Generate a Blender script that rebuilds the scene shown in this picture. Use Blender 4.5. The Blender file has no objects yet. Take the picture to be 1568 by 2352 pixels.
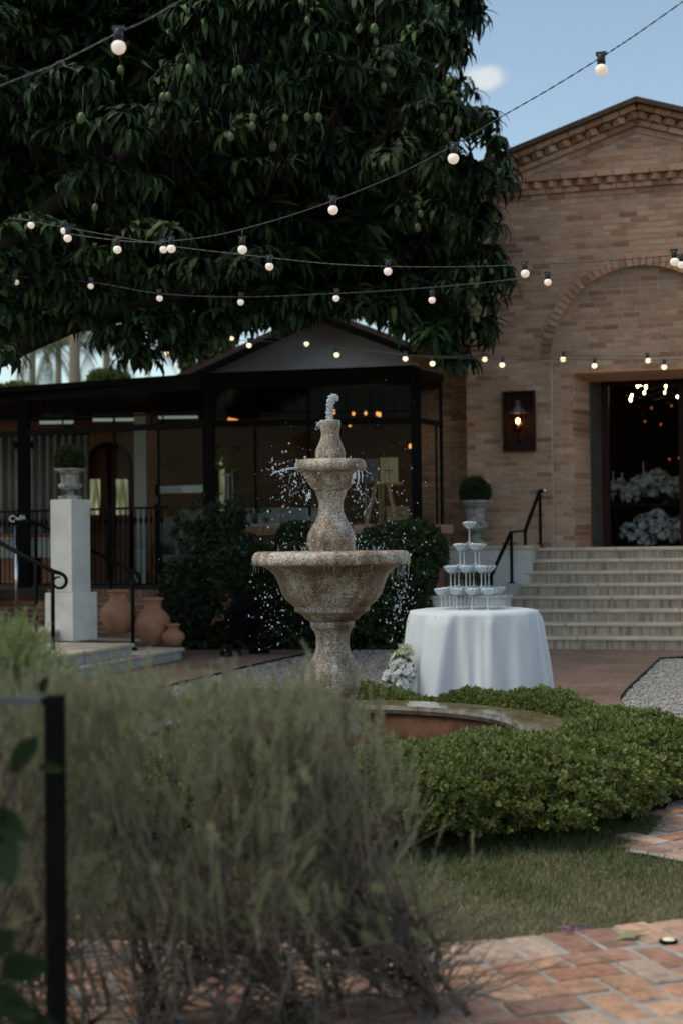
import bpy, bmesh, math, random
import numpy as np
from mathutils import Vector, Matrix

random.seed(11)
rng = np.random.default_rng(11)
S = bpy.context.scene
COL = S.collection
R = math.radians

# ------------------------------------------------------------------ camera, sky, sun, exposure
CAM_H = 1.35
FPX = 3267.0            # focal length in units where the picture is 1568 x 2352
TILT = math.atan(0.0211)
ROLL = 0.0115
fwd = Vector((0, math.cos(TILT), math.sin(TILT)))
up0 = Vector((0, -math.sin(TILT), math.cos(TILT)))
rt0 = Vector((1, 0, 0))
XC = rt0 * math.cos(ROLL) - up0 * math.sin(ROLL)
YC = rt0 * math.sin(ROLL) + up0 * math.cos(ROLL)
CAMP = Vector((0, 0, CAM_H))
cd = bpy.data.cameras.new('camera')
cam = bpy.data.objects.new('camera', cd)
COL.objects.link(cam)
m = Matrix.Identity(4)
for i in range(3):
    m[i][0] = XC[i]; m[i][1] = YC[i]; m[i][2] = -fwd[i]; m[i][3] = CAMP[i]
cam.matrix_world = m
cd.sensor_width = 36
cd.sensor_fit = 'AUTO'
cd.lens = FPX / 2352 * 36
cd.clip_start = 0.05
cd.clip_end = 3000
cd.dof.use_dof = True
cd.dof.focus_distance = 8.5
cd.dof.aperture_fstop = 2.2
cd.dof.aperture_blades = 9
S.camera = cam

SUN_EL, SUN_AZ = R(63), R(-104)     # azimuth from +Y towards +X: veiled sun up on the left
W = bpy.data.worlds.new('World')
S.world = W
W.use_nodes = True
wt = W.node_tree
wt.nodes.clear()
wo = wt.nodes.new('ShaderNodeOutputWorld')
bg = wt.nodes.new('ShaderNodeBackground')
sky = wt.nodes.new('ShaderNodeTexSky')
sky.sky_type = 'NISHITA'
sky.sun_disc = False
sky.sun_elevation = SUN_EL
sky.sun_rotation = SUN_AZ
sky.air_density = 1.0
sky.dust_density = 0.8
sky.ozone_density = 1.4
bg.inputs['Strength'].default_value = 0.078
wt.links.new(sky.outputs[0], bg.inputs['Color'])
wt.links.new(bg.outputs[0], wo.inputs[0])
sd = bpy.data.lights.new('sun', 'SUN')
sd.energy = 0.85
sd.angle = R(40)
sd.color = (1.0, 0.95, 0.88)
sun = bpy.data.objects.new('sun', sd)
COL.objects.link(sun)
sdir = Vector((math.sin(SUN_AZ) * math.cos(SUN_EL), math.cos(SUN_AZ) * math.cos(SUN_EL), math.sin(SUN_EL)))
sun.rotation_euler = sdir.to_track_quat('Z', 'Y').to_euler()
sun.location = (-10, 20, 25)
S.view_settings.view_transform = 'Standard'
S.view_settings.look = 'None'
S.view_settings.gamma = 1
S.view_settings.use_curve_mapping = False
S.view_settings.exposure = 1.32
S.view_settings.use_white_balance = True
S.view_settings.white_balance_temperature = 7700
S.view_settings.white_balance_tint = 4
S.cycles.use_denoising = True
S.cycles.max_bounces = 8
S.cycles.transparent_max_bounces = 12
S.cycles.sample_clamp_indirect = 4

# ------------------------------------------------------------------ measuring helpers
def ray(x, y):
    return fwd + XC * ((x - 784) / FPX) + YC * ((1176 - y) / FPX)
def at(x, y, Y):
    d = ray(x, y)
    return CAMP + d * (Y / d.y)
def onz(x, y, z=0.0):
    d = ray(x, y)
    return CAMP + d * ((z - CAM_H) / d.z)

# ------------------------------------------------------------------ object helpers
def setp(o, label=None, cat=None, group=None, kind=None):
    if label: o['label'] = label
    if cat: o['category'] = cat
    if group: o['group'] = group
    if kind: o['kind'] = kind
    return o
def wm(o):
    if o.parent is None:
        return o.matrix_basis.copy()
    return wm(o.parent) @ o.matrix_parent_inverse @ o.matrix_basis
def thing(name, label, cat, loc=(0, 0, 0), rz=0.0, group=None):
    o = bpy.data.objects.new(name, None)
    COL.objects.link(o)
    o.empty_display_size = 0.2
    o.location = loc
    o.rotation_euler = (0, 0, rz)
    return setp(o, label, cat, group)
def link(name, me, mat=None, parent=None, world=True):
    o = bpy.data.objects.new(name, me)
    COL.objects.link(o)
    if mat is not None and len(me.materials) == 0:
        me.materials.append(mat)
    if parent is not None:
        o.parent = parent
        if world:
            o.matrix_parent_inverse = wm(parent).inverted()
    return o
def kids(o):
    return [c for c in bpy.data.objects if c.parent is o]
def dup(o, parent=None, loc=None, rz=None, label=None, group=None, ch=None):
    c = o.copy()
    COL.objects.link(c)
    if parent is not None: c.parent = parent
    if loc is not None: c.location = loc
    if rz is not None: c.rotation_euler = (0, 0, rz)
    if label: c['label'] = label
    if group: c['group'] = group
    for k in (ch[o] if ch and o in ch else kids(o)):
        dup(k, c)
    return c

def np_mesh(name, V, faces_const, smooth=False):
    """V (n,3), faces_const (m,k) constant-size faces"""
    me = bpy.data.meshes.new(name)
    n = len(V); mf, k = faces_const.shape
    me.vertices.add(n)
    me.vertices.foreach_set('co', np.ascontiguousarray(V, dtype=np.float32).ravel())
    me.loops.add(mf * k)
    me.loops.foreach_set('vertex_index', np.ascontiguousarray(faces_const, dtype=np.int32).ravel())
    me.polygons.add(mf)
    me.polygons.foreach_set('loop_start', np.arange(0, mf * k, k, dtype=np.int32))
    me.polygons.foreach_set('use_smooth', np.full(mf, smooth, dtype=bool))
    me.update(calc_edges=True)
    return me

class MB:
    def __init__(s):
        s.v = []; s.f = []; s.sm = []
    def add(s, V, Fs, smooth=False):
        o = len(s.v)
        s.v.extend([tuple(p) for p in V])
        s.f.extend([tuple(i + o for i in f) for f in Fs])
        s.sm.extend([smooth] * len(Fs))
        return s
    def box(s, c, size, rz=0.0, M=None):
        hx, hy, hz = size[0] / 2, size[1] / 2, size[2] / 2
        P = [Vector((x * hx, y * hy, z * hz)) for z in (-1, 1) for y in (-1, 1) for x in (-1, 1)]
        if M is None:
            M = Matrix.Rotation(rz, 3, 'Z')
        P = [M @ p + Vector(c) for p in P]
        return s.add(P, [(0, 2, 3, 1), (4, 5, 7, 6), (0, 1, 5, 4), (2, 6, 7, 3), (0, 4, 6, 2), (1, 3, 7, 5)])
    def bar(s, p, q, w, h):
        """box section bar from p to q, w across, h in the upright plane"""
        p, q = Vector(p), Vector(q)
        d = (q - p)
        L = d.length
        d.normalize()
        upv = Vector((0, 0, 1)) if abs(d.z) < 0.95 else Vector((0, 1, 0))
        sx = d.cross(upv).normalized()
        uz = sx.cross(d)
        M = Matrix((d, sx, uz)).transposed()
        return s.box((p + q) / 2, (L, w, h), M=M)
    def tube(s, pts, rad, n=8, cap=True, smooth=True):
        pts = [Vector(p) for p in pts]
        if not hasattr(rad, '__len__'): rad = [rad] * len(pts)
        V = []; Fs = []
        a = None
        for i, p in enumerate(pts):
            d = (pts[min(i + 1, len(pts) - 1)] - pts[max(i - 1, 0)])
            if d.length < 1e-9: d = Vector((0, 0, 1))
            d.normalize()
            if a is None:
                a = d.orthogonal().normalized()
            else:
                a = (a - d * a.dot(d))
                a = a.normalized() if a.length > 1e-6 else d.orthogonal().normalized()
            b = d.cross(a)
            for k in range(n):
                t = 2 * math.pi * k / n
                V.append(p + (a * math.cos(t) + b * math.sin(t)) * rad[i])
        for i in range(len(pts) - 1):
            for k in range(n):
                k2 = (k + 1) % n
                Fs.append((i * n + k, i * n + k2, (i + 1) * n + k2, (i + 1) * n + k))
        s.add(V, Fs, smooth)
        if cap:
            s.f.append(tuple(len(s.v) - len(V) + k for k in reversed(range(n)))); s.sm.append(False)
            s.f.append(tuple(len(s.v) - n + k for k in range(n))); s.sm.append(False)
        return s
    def lathe(s, prof, c=(0, 0, 0), n=48, wob=None, smooth=True, cap=True):
        """prof = [(r, z)] bottom to top or top to bottom"""
        V = []; Fs = []
        for i, (r, z) in enumerate(prof):
            for k in range(n):
                t = 2 * math.pi * k / n
                rr = r * (1 + (wob(t, z) if wob else 0))
                V.append((c[0] + rr * math.cos(t), c[1] + rr * math.sin(t), c[2] + z))
        for i in range(len(prof) - 1):
            for k in range(n):
                k2 = (k + 1) % n
                Fs.append((i * n + k, i * n + k2, (i + 1) * n + k2, (i + 1) * n + k))
        s.add(V, Fs, smooth)
        if cap:
            o = len(s.v) - len(V)
            if prof[0][0] > 1e-4: s.f.append(tuple(o + k for k in reversed(range(n)))); s.sm.append(False)
            if prof[-1][0] > 1e-4: s.f.append(tuple(len(s.v) - n + k for k in range(n))); s.sm.append(False)
        return s
    def prism(s, poly, z0, z1, cham=0.0):
        """convex polygon prism with a small chamfer at the top"""
        n = len(poly)
        cx = sum(p[0] for p in poly) / n; cy = sum(p[1] for p in poly) / n
        def ins(p, d):
            vx, vy = cx - p[0], cy - p[1]
            l = math.hypot(vx, vy) or 1
            return (p[0] + vx / l * d, p[1] + vy / l * d)
        V = [(p[0], p[1], z0) for p in poly] + [(p[0], p[1], z1 - cham) for p in poly]
        Fs = [(i, (i + 1) % n, n + (i + 1) % n, n + i) for i in range(n)]
        if cham > 0:
            V += [(*ins(p, cham * 1.6), z1) for p in poly]
            Fs += [(n + i, n + (i + 1) % n, 2 * n + (i + 1) % n, 2 * n + i) for i in range(n)]
            Fs.append(tuple(range(2 * n, 3 * n)))
        else:
            Fs.append(tuple(range(n, 2 * n)))
        return s.add(V, Fs)
    def ball(s, c, r, sc=(1, 1, 1), nu=10, nv=7, M=None, smooth=True):
        V = []; Fs = []
        for j in range(nv + 1):
            ph = math.pi * j / nv
            for i in range(nu):
                t = 2 * math.pi * i / nu
                p = Vector((math.sin(ph) * math.cos(t) * r * sc[0], math.sin(ph) * math.sin(t) * r * sc[1], math.cos(ph) * r * sc[2]))
                if M is not None: p = M @ p
                V.append(p + Vector(c))
        for j in range(nv):
            for i in range(nu):
                i2 = (i + 1) % nu
                Fs.append((j * nu + i, (j + 1) * nu + i, (j + 1) * nu + i2, j * nu + i2))
        return s.add(V, Fs, smooth)
    def mesh(s, name):
        me = bpy.data.meshes.new(name)
        me.from_pydata(s.v, [], s.f)
        me.polygons.foreach_set('use_smooth', s.sm)
        me.update()
        return me
    def build(s, name, mat, parent=None, world=True):
        return link(name, s.mesh(name), mat, parent, world)

def bevel(o, w=0.01, seg=2):
    b = o.modifiers.new('bevel', 'BEVEL')
    b.width = w; b.segments = seg; b.limit_method = 'ANGLE'
    return o

# ---- scattering of leaf templates into one mesh
def rot_from(zdir, spin):
    """(n,3) direction arrays, (n,) spin -> (n,3,3) with local +Z along zdir"""
    z = zdir / np.linalg.norm(zdir, axis=1, keepdims=True)
    ref = np.where(np.abs(z[:, 2:3]) < 0.95, np.array([[0, 0, 1.0]]), np.array([[1.0, 0, 0]]))
    x = np.cross(ref, z); x /= np.linalg.norm(x, axis=1, keepdims=True)
    y = np.cross(z, x)
    c, s_ = np.cos(spin)[:, None], np.sin(spin)[:, None]
    return np.stack([x * c + y * s_, -x * s_ + y * c, z], axis=2)
def scatter(name, groups, mat, parent=None, smooth=False, kind=None):
    """groups: list of (tv (k,3), tf (m,4), pos (n,3), rot (n,3,3), sc (n,))"""
    Vs = []; Fs = []; off = 0
    for tv, tf, pos, rot, sc in groups:
        if len(pos) == 0: continue
        v = np.einsum('nij,kj->nki', rot, tv) * np.asarray(sc)[:, None, None] + pos[:, None, :]
        n, k = v.shape[:2]
        f = tf[None, :, :] + (np.arange(n) * k)[:, None, None] + off
        Vs.append(v.reshape(-1, 3)); Fs.append(f.reshape(-1, tf.shape[1])); off += n * k
    me = np_mesh(name, np.concatenate(Vs), np.concatenate(Fs), smooth)
    o = link(name, me, mat, parent)
    if kind: o['kind'] = kind
    return o

# ------------------------------------------------------------------ materials
def node_mat(name):
    mt = bpy.data.materials.new(name)
    mt.use_nodes = True
    nt = mt.node_tree
    return mt, nt, nt.nodes['Principled BSDF']
def rgba(c): return (c[0], c[1], c[2], 1)
def N(nt, typ, **kw):
    n = nt.nodes.new(typ)
    for k, v in kw.items():
        if k.startswith('i_'):
            n.inputs[k[2:].replace('_', ' ')].default_value = v
        else:
            setattr(n, k, v)
    return n
def ramp(nt, stops):
    r = nt.nodes.new('ShaderNodeValToRGB')
    e = r.color_ramp.elements
    while len(e) < len(stops): e.new(0.5)
    for el, (p, c) in zip(e, stops):
        el.position = p; el.color = rgba(c)
    return r
def rnd_value(nt):
    """a random value per object and per separate piece"""
    oi = nt.nodes.new('ShaderNodeObjectInfo')
    ge = nt.nodes.new('ShaderNodeNewGeometry')
    a = N(nt, 'ShaderNodeMath', operation='ADD')
    nt.links.new(oi.outputs['Random'], a.inputs[0])
    nt.links.new(ge.outputs['Random Per Island'], a.inputs[1])
    f = N(nt, 'ShaderNodeMath', operation='FRACT')
    nt.links.new(a.outputs[0], f.inputs[0])
    return f.outputs[0]
def surf(name, c1, c2=None, scale=8.0, rough=0.6, bump=0.0, bscale=None, metal=0.0, stretch=(1, 1, 1), rnd=0.0, spec=0.5, detail=6, c3=None, lo=0.35, hi=0.65, rough2=None):
    mt, nt, b = node_mat(name)
    L = nt.links.new
    b.inputs['Roughness'].default_value = rough
    b.inputs['Metallic'].default_value = metal
    b.inputs['Specular IOR Level'].default_value = spec
    tc = N(nt, 'ShaderNodeTexCoord')
    mp = N(nt, 'ShaderNodeMapping'); mp.inputs['Scale'].default_value = stretch
    L(tc.outputs['Object'], mp.inputs[0])
    nz = N(nt, 'ShaderNodeTexNoise', i_Scale=scale, i_Detail=detail, i_Roughness=0.6)
    L(mp.outputs[0], nz.inputs['Vector'])
    stops = [(lo, c1), (hi, c2 or c1)]
    if c3: stops = [(lo, c1), ((lo + hi) / 2, c3), (hi, c2)]
    rp = ramp(nt, stops)
    L(nz.outputs['Fac'], rp.inputs[0])
    out = rp.outputs[0]
    if rnd:
        hs = N(nt, 'ShaderNodeHueSaturation')
        mr = N(nt, 'ShaderNodeMapRange')
        mr.inputs['To Min'].default_value = 1 - rnd; mr.inputs['To Max'].default_value = 1 + rnd
        L(rnd_value(nt), mr.inputs[0]); L(mr.outputs[0], hs.inputs['Value']); L(out, hs.inputs['Color'])
        out = hs.outputs[0]
    L(out, b.inputs['Base Color'])
    if rough2 is not None:
        mr = N(nt, 'ShaderNodeMapRange')
        mr.inputs['To Min'].default_value = rough; mr.inputs['To Max'].default_value = rough2
        L(nz.outputs['Fac'], mr.inputs[0]); L(mr.outputs[0], b.inputs['Roughness'])
    if bump:
        n2 = N(nt, 'ShaderNodeTexNoise', i_Scale=bscale or scale * 3, i_Detail=5)
        L(mp.outputs[0], n2.inputs['Vector'])
        bp = N(nt, 'ShaderNodeBump', i_Strength=bump, i_Distance=0.02)
        L(n2.outputs['Fac'], bp.inputs['Height']); L(bp.outputs[0], b.inputs['Normal'])
    return mt
def brick_mat(name, cols, pit=0.5, dark=0.35):
    mt, nt, b = node_mat(name)
    L = nt.links.new
    b.inputs['Roughness'].default_value = 0.85
    b.inputs['Specular IOR Level'].default_value = 0.25
    n = len(cols)
    rp = ramp(nt, [(i / n, c) for i, c in enumerate(cols)])
    rp.color_ramp.interpolation = 'LINEAR'
    L(rnd_value(nt), rp.inputs[0])
    ge = N(nt, 'ShaderNodeNewGeometry')
    nz = N(nt, 'ShaderNodeTexNoise', i_Scale=22.0, i_Detail=6, i_Roughness=0.7)
    L(ge.outputs['Position'], nz.inputs['Vector'])
    r2 = ramp(nt, [(0.3, (1 - dark,) * 3), (0.62, (1.12, 1.1, 1.08))])
    L(nz.outputs['Fac'], r2.inputs[0])
    mx = N(nt, 'ShaderNodeMixRGB', blend_type='MULTIPLY'); mx.inputs[0].default_value = 1
    L(rp.outputs[0], mx.inputs[1]); L(r2.outputs[0], mx.inputs[2])
    vo = N(nt, 'ShaderNodeTexNoise', i_Scale=90.0, i_Detail=3)
    L(ge.outputs['Position'], vo.inputs['Vector'])
    r3 = ramp(nt, [(0.62, (1, 1, 1)), (0.70, (0.35, 0.3, 0.28))])
    L(vo.outputs['Fac'], r3.inputs[0])
    m2 = N(nt, 'ShaderNodeMixRGB', blend_type='MULTIPLY'); m2.inputs[0].default_value = pit
    L(mx.outputs[0], m2.inputs[1]); L(r3.outputs[0], m2.inputs[2])
    L(m2.outputs[0], b.inputs['Base Color'])
    big = N(nt, 'ShaderNodeTexNoise', i_Scale=1.1, i_Detail=7, i_Roughness=0.7)
    L(ge.outputs['Position'], big.inputs['Vector'])
    r4 = ramp(nt, [(0.33, (0.74, 0.72, 0.70)), (0.6, (1.08, 1.07, 1.06))])
    L(big.outputs['Fac'], r4.inputs[0])
    m4 = N(nt, 'ShaderNodeMixRGB', blend_type='MULTIPLY'); m4.inputs[0].default_value = 1
    L(m2.outputs[0], m4.inputs[1]); L(r4.outputs[0], m4.inputs[2]); L(m4.outputs[0], b.inputs['Base Color'])
    bp = N(nt, 'ShaderNodeBump', i_Strength=0.5, i_Distance=0.01)
    L(nz.outputs['Fac'], bp.inputs['Height']); L(bp.outputs[0], b.inputs['Normal'])
    return mt
def leaf_mat(name, cols, rough=0.45, trans=0.25, spec=0.4):
    mt, nt, b = node_mat(name)
    L = nt.links.new
    b.inputs['Roughness'].default_value = rough
    b.inputs['Specular IOR Level'].default_value = spec
    rp = ramp(nt, [(i / max(1, len(cols) - 1), c) for i, c in enumerate(cols)])
    L(rnd_value(nt), rp.inputs[0])
    L(rp.outputs[0], b.inputs['Base Color'])
    tr = N(nt, 'ShaderNodeBsdfTranslucent')
    L(rp.outputs[0], tr.inputs[0])
    mx = N(nt, 'ShaderNodeMixShader'); mx.inputs[0].default_value = trans
    L(b.outputs[0], mx.inputs[1]); L(tr.outputs[0], mx.inputs[2])
    L(mx.outputs[0], nt.nodes['Material Output'].inputs[0])
    return mt
def emit_mat(name, col, strength, base=(0.8, 0.8, 0.8)):
    mt, nt, b = node_mat(name)
    b.inputs['Base Color'].default_value = rgba(base)
    b.inputs['Emission Color'].default_value = rgba(col)
    b.inputs['Emission Strength'].default_value = strength
    b.inputs['Roughness'].default_value = 0.3
    return mt
def pane_mat(name, tint=(1, 1, 1), refl=1.0):
    """thin pane: see-through with a mirror reflection by angle"""
    mt, nt, b = node_mat(name)
    nt.nodes.remove(b)
    L = nt.links.new
    t = N(nt, 'ShaderNodeBsdfTransparent'); t.inputs[0].default_value = rgba(tint)
    g = N(nt, 'ShaderNodeBsdfGlossy'); g.inputs['Roughness'].default_value = 0.02
    lw_ = N(nt, 'ShaderNodeLayerWeight'); lw_.inputs['Blend'].default_value = 0.5
    pw_ = N(nt, 'ShaderNodeMath', operation='POWER'); pw_.inputs[1].default_value = 4.0
    L(lw_.outputs['Facing'], pw_.inputs[0])
    mu = N(nt, 'ShaderNodeMath', operation='MULTIPLY_ADD'); mu.inputs[1].default_value = 0.6 * refl; mu.inputs[2].default_value = 0.04 * refl
    L(pw_.outputs[0], mu.inputs[0])
    mx = N(nt, 'ShaderNodeMixShader')
    L(mu.outputs[0], mx.inputs[0]); L(t.outputs[0], mx.inputs[1]); L(g.outputs[0], mx.inputs[2])
    L(mx.outputs[0], nt.nodes['Material Output'].inputs[0])
    return mt

M = {}
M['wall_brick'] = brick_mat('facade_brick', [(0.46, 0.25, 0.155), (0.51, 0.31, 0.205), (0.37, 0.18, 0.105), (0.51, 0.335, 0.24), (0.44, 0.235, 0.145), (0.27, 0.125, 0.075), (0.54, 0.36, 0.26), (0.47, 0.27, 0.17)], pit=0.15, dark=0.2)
M['path_brick'] = brick_mat('paving_brick', [(0.53, 0.28, 0.19), (0.60, 0.39, 0.27), (0.42, 0.20, 0.14), (0.55, 0.41, 0.33), (0.57, 0.34, 0.23), (0.30, 0.16, 0.12), (0.50, 0.38, 0.31), (0.46, 0.235, 0.165)], pit=0.85, dark=0.45)
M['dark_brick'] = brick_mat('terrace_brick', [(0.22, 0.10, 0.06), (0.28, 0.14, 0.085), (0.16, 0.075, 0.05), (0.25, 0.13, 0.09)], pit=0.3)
M['mortar'] = surf('mortar', (0.33, 0.29, 0.245), (0.42, 0.375, 0.325), 30, 0.9, 0.3, 80)
M['path_mortar'] = surf('path_mortar', (0.27, 0.26, 0.245), (0.42, 0.41, 0.385), 14, 0.9, 0.6, 60)
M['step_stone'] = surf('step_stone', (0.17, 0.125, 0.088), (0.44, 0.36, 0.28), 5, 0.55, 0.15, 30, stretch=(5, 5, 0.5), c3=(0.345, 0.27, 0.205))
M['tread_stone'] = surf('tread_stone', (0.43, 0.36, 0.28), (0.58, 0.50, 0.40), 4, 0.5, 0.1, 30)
M['grey_stone'] = surf('grey_stone', (0.30, 0.29, 0.28), (0.50, 0.48, 0.46), 6, 0.5, 0.1, 30)
M['stucco'] = surf('white_stucco', (0.47, 0.455, 0.42), (0.66, 0.645, 0.61), 2.2, 0.85, 0.15, 60, detail=9, lo=.3, hi=.55)
M['gable_plaster'] = surf('gable_plaster', (0.50, 0.49, 0.47), (0.58, 0.57, 0.55), 2, 0.9, 0.1, 40)
M['black_metal'] = surf('black_metal', (0.003, 0.003, 0.003), (0.005, 0.005, 0.005), 12, 0.55, 0.05, spec=0.07)
M['dark_wood'] = surf('dark_wood', (0.018, 0.006, 0.004), (0.034, 0.011, 0.007), 6, 0.55, 0.1, stretch=(6, 6, 0.6), spec=.12)
M['red_wood'] = surf('red_wood', (0.10, 0.025, 0.012), (0.16, 0.045, 0.02), 6, 0.4, 0.1, stretch=(6, 6, 0.6))
M['pale_wood'] = surf('pale_wood', (0.40, 0.25, 0.11), (0.52, 0.34, 0.17), 5, 0.5, 0.05, stretch=(8, 8, 0.8))
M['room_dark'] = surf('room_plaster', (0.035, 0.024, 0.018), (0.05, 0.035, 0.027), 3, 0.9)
M['terracotta'] = surf('terracotta', (0.36, 0.155, 0.085), (0.47, 0.23, 0.14), 6, 0.85, 0.12, 50, c3=(0.41, 0.19, 0.11))
M['old_stone'] = surf('urn_stone', (0.13, 0.125, 0.11), (0.42, 0.41, 0.38), 16, 0.85, 0.4, 40, c3=(0.30, 0.29, 0.265))
M['glass'] = pane_mat('window_glass', (0.82, 0.84, 0.83), 0.07)
M['reveal'] = surf('shadowed_plaster', (0.07, 0.062, 0.053), (0.09, 0.08, 0.07), 3, .95, spec=.1)  # plaster colour darkened to hold the doorway's shadow
M['roof'] = surf('roof_tile', (0.05, 0.028, 0.02), (0.09, 0.05, 0.035), 6, 0.9, 0.4, 20)
M['soil'] = surf('soil', (0.025, 0.018, 0.012), (0.06, 0.042, 0.028), 18, 0.95, 0.8, 40)
M['bark'] = surf('bark', (0.010, 0.008, 0.006), (0.026, 0.021, 0.016), 10, 0.9, 0.8, 25, stretch=(1, 1, 0.3), spec=.1)
M['twig'] = surf('twig_bark', (0.06, 0.05, 0.04), (0.25, 0.21, 0.17), 14, 0.9, 0.2, spec=.1)

# a small white cloud low in the blue, drawn in the sky itself
geo = wt.nodes.new('ShaderNodeNewGeometry')
cdir = ray(1112, 178).normalized()
def wn(t, **k):
    n = wt.nodes.new(t)
    for a, b in k.items(): setattr(n, a, b)
    return n
tcw = wn('ShaderNodeTexCoord')
noi = wn('ShaderNodeTexNoise'); noi.inputs['Scale'].default_value = 26; noi.inputs['Detail'].default_value = 5
wt.links.new(tcw.outputs['Generated'], noi.inputs['Vector'])
sub = wn('ShaderNodeVectorMath', operation='SUBTRACT'); sub.inputs[1].default_value = cdir
wt.links.new(tcw.outputs['Generated'], sub.inputs[0])
scl = wn('ShaderNodeVectorMath', operation='MULTIPLY'); scl.inputs[1].default_value = (1, 1, 1.7)
wt.links.new(sub.outputs[0], scl.inputs[0])
ln = wn('ShaderNodeVectorMath', operation='LENGTH'); wt.links.new(scl.outputs[0], ln.inputs[0])
m1_ = wn('ShaderNodeMath', operation='MULTIPLY_ADD'); m1_.inputs[1].default_value = .028; wt.links.new(noi.outputs['Fac'], m1_.inputs[0]); wt.links.new(ln.outputs['Value'], m1_.inputs[2])
mr_ = wn('ShaderNodeMapRange'); mr_.inputs['From Min'].default_value = .022; mr_.inputs['From Max'].default_value = .033; mr_.inputs['To Min'].default_value = .36; mr_.inputs['To Max'].default_value = 0
mr_.interpolation_type = 'SMOOTHSTEP'
wt.links.new(m1_.outputs[0], mr_.inputs[0])
mxw = wn('ShaderNodeMixRGB'); mxw.inputs[2].default_value = (6.5, 6.2, 5.8, 1)
wt.links.new(mr_.outputs[0], mxw.inputs[0]); wt.links.new(sky.outputs[0], mxw.inputs[1]); wt.links.new(mxw.outputs[0], bg.inputs['Color'])

# ================================================================== THE GROUND
def sheet(name, poly, z, mat, kind='structure'):
    me = bpy.data.meshes.new(name)
    me.from_pydata([(p[0], p[1], z) for p in poly], [], [tuple(range(len(poly)))])
    me.update()
    o = link(name, me, mat)
    o['kind'] = kind
    return o
def ccw(poly):
    a = sum(p[0] * q[1] - q[0] * p[1] for p, q in zip(poly, poly[1:] + poly[:1]))
    return poly if a > 0 else poly[::-1]
def clip_half(poly, p, n):
    """keep the side where (x - p).n >= 0"""
    out = []
    for a, b in zip(poly, poly[1:] + poly[:1]):
        da = (a[0] - p[0]) * n[0] + (a[1] - p[1]) * n[1]
        db = (b[0] - p[0]) * n[0] + (b[1] - p[1]) * n[1]
        if da >= 0: out.append(a)
        if (da >= 0) != (db >= 0):
            t = da / (da - db)
            out.append((a[0] + (b[0] - a[0]) * t, a[1] + (b[1] - a[1]) * t))
    return out
def area(poly):
    return abs(sum(p[0] * q[1] - q[0] * p[1] for p, q in zip(poly, poly[1:] + poly[:1]))) / 2 if len(poly) > 2 else 0
def g2(x, y, z=0): 
    p = onz(x, y, z); return (p.x, p.y)

M['earth'] = surf('earth', (0.10, 0.075, 0.05), (0.16, 0.12, 0.085), 2, 0.95, 0.3, 12)
sheet('ground', [(-1500, -200), (1500, -200), (1500, 2000), (-1500, 2000)], -0.03, M['earth'])

# brown paved court: colour by slab with faint pale joints
mt, nt, b = node_mat('court_paving')
L = nt.links.new
tc = N(nt, 'ShaderNodeTexCoord'); mp = N(nt, 'ShaderNodeMapping'); mp.inputs['Rotation'].default_value = (0, 0, R(15.5))
L(tc.outputs['Object'], mp.inputs[0])
br = N(nt, 'ShaderNodeTexBrick', i_Scale=1.0, i_Mortar_Size=0.006, i_Brick_Width=0.24, i_Row_Height=0.12)
br.inputs['Color1'].default_value = (0.17, 0.105, 0.075, 1); br.inputs['Color2'].default_value = (0.235, 0.15, 0.11, 1)
br.inputs['Mortar'].default_value = (0.25, 0.20, 0.165, 1)
L(mp.outputs[0], br.inputs['Vector'])
nz = N(nt, 'ShaderNodeTexNoise', i_Scale=1.6, i_Detail=7, i_Roughness=0.65); L(mp.outputs[0], nz.inputs['Vector'])
rp = ramp(nt, [(0.3, (0.72, 0.70, 0.68)), (0.7, (1.15, 1.12, 1.1))]); L(nz.outputs['Fac'], rp.inputs[0])
mx = N(nt, 'ShaderNodeMixRGB', blend_type='MULTIPLY'); mx.inputs[0].default_value = 1
L(br.outputs['Color'], mx.inputs[1]); L(rp.outputs[0], mx.inputs[2]); L(mx.outputs[0], b.inputs['Base Color'])
b.inputs['Roughness'].default_value = 0.7
bp = N(nt, 'ShaderNodeBump', i_Strength=0.4, i_Distance=0.004, invert=True); L(br.outputs['Fac'], bp.inputs['Height']); L(bp.outputs[0], b.inputs['Normal'])
M['court'] = mt
sheet('court_pavement', [(-14, 3.0), (14, 3.0), (14, 32), (-14, 32)], 0.0, M['court'])

FX, FY = at(765, 1600, 8.3).x, 8.3        # fountain axis

M['lawn'] = surf('lawn_soil', (0.07, 0.062, 0.035), (0.13, 0.115, 0.065), 10, 0.95, 0.5, 60)
EDGE = [g2(-700, 2150), g2(130, 2173), g2(963, 2192), g2(1568, 2126), g2(2100, 2072)]
lawn = EDGE + [(3.4, 5.9), (1.62, 6.05), (1.2, 8.0), (-2.6, 8.4), (-4.5, 7.0)]
sheet('lawn', lawn, 0.006, M['lawn'])
bed = [(FX + 2.12 * math.cos(t), FY + 2.12 * math.sin(t)) for t in np.linspace(0, 2 * math.pi, 64, endpoint=False)]
sheet('planting_bed', bed, 0.012, M['soil'])

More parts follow.
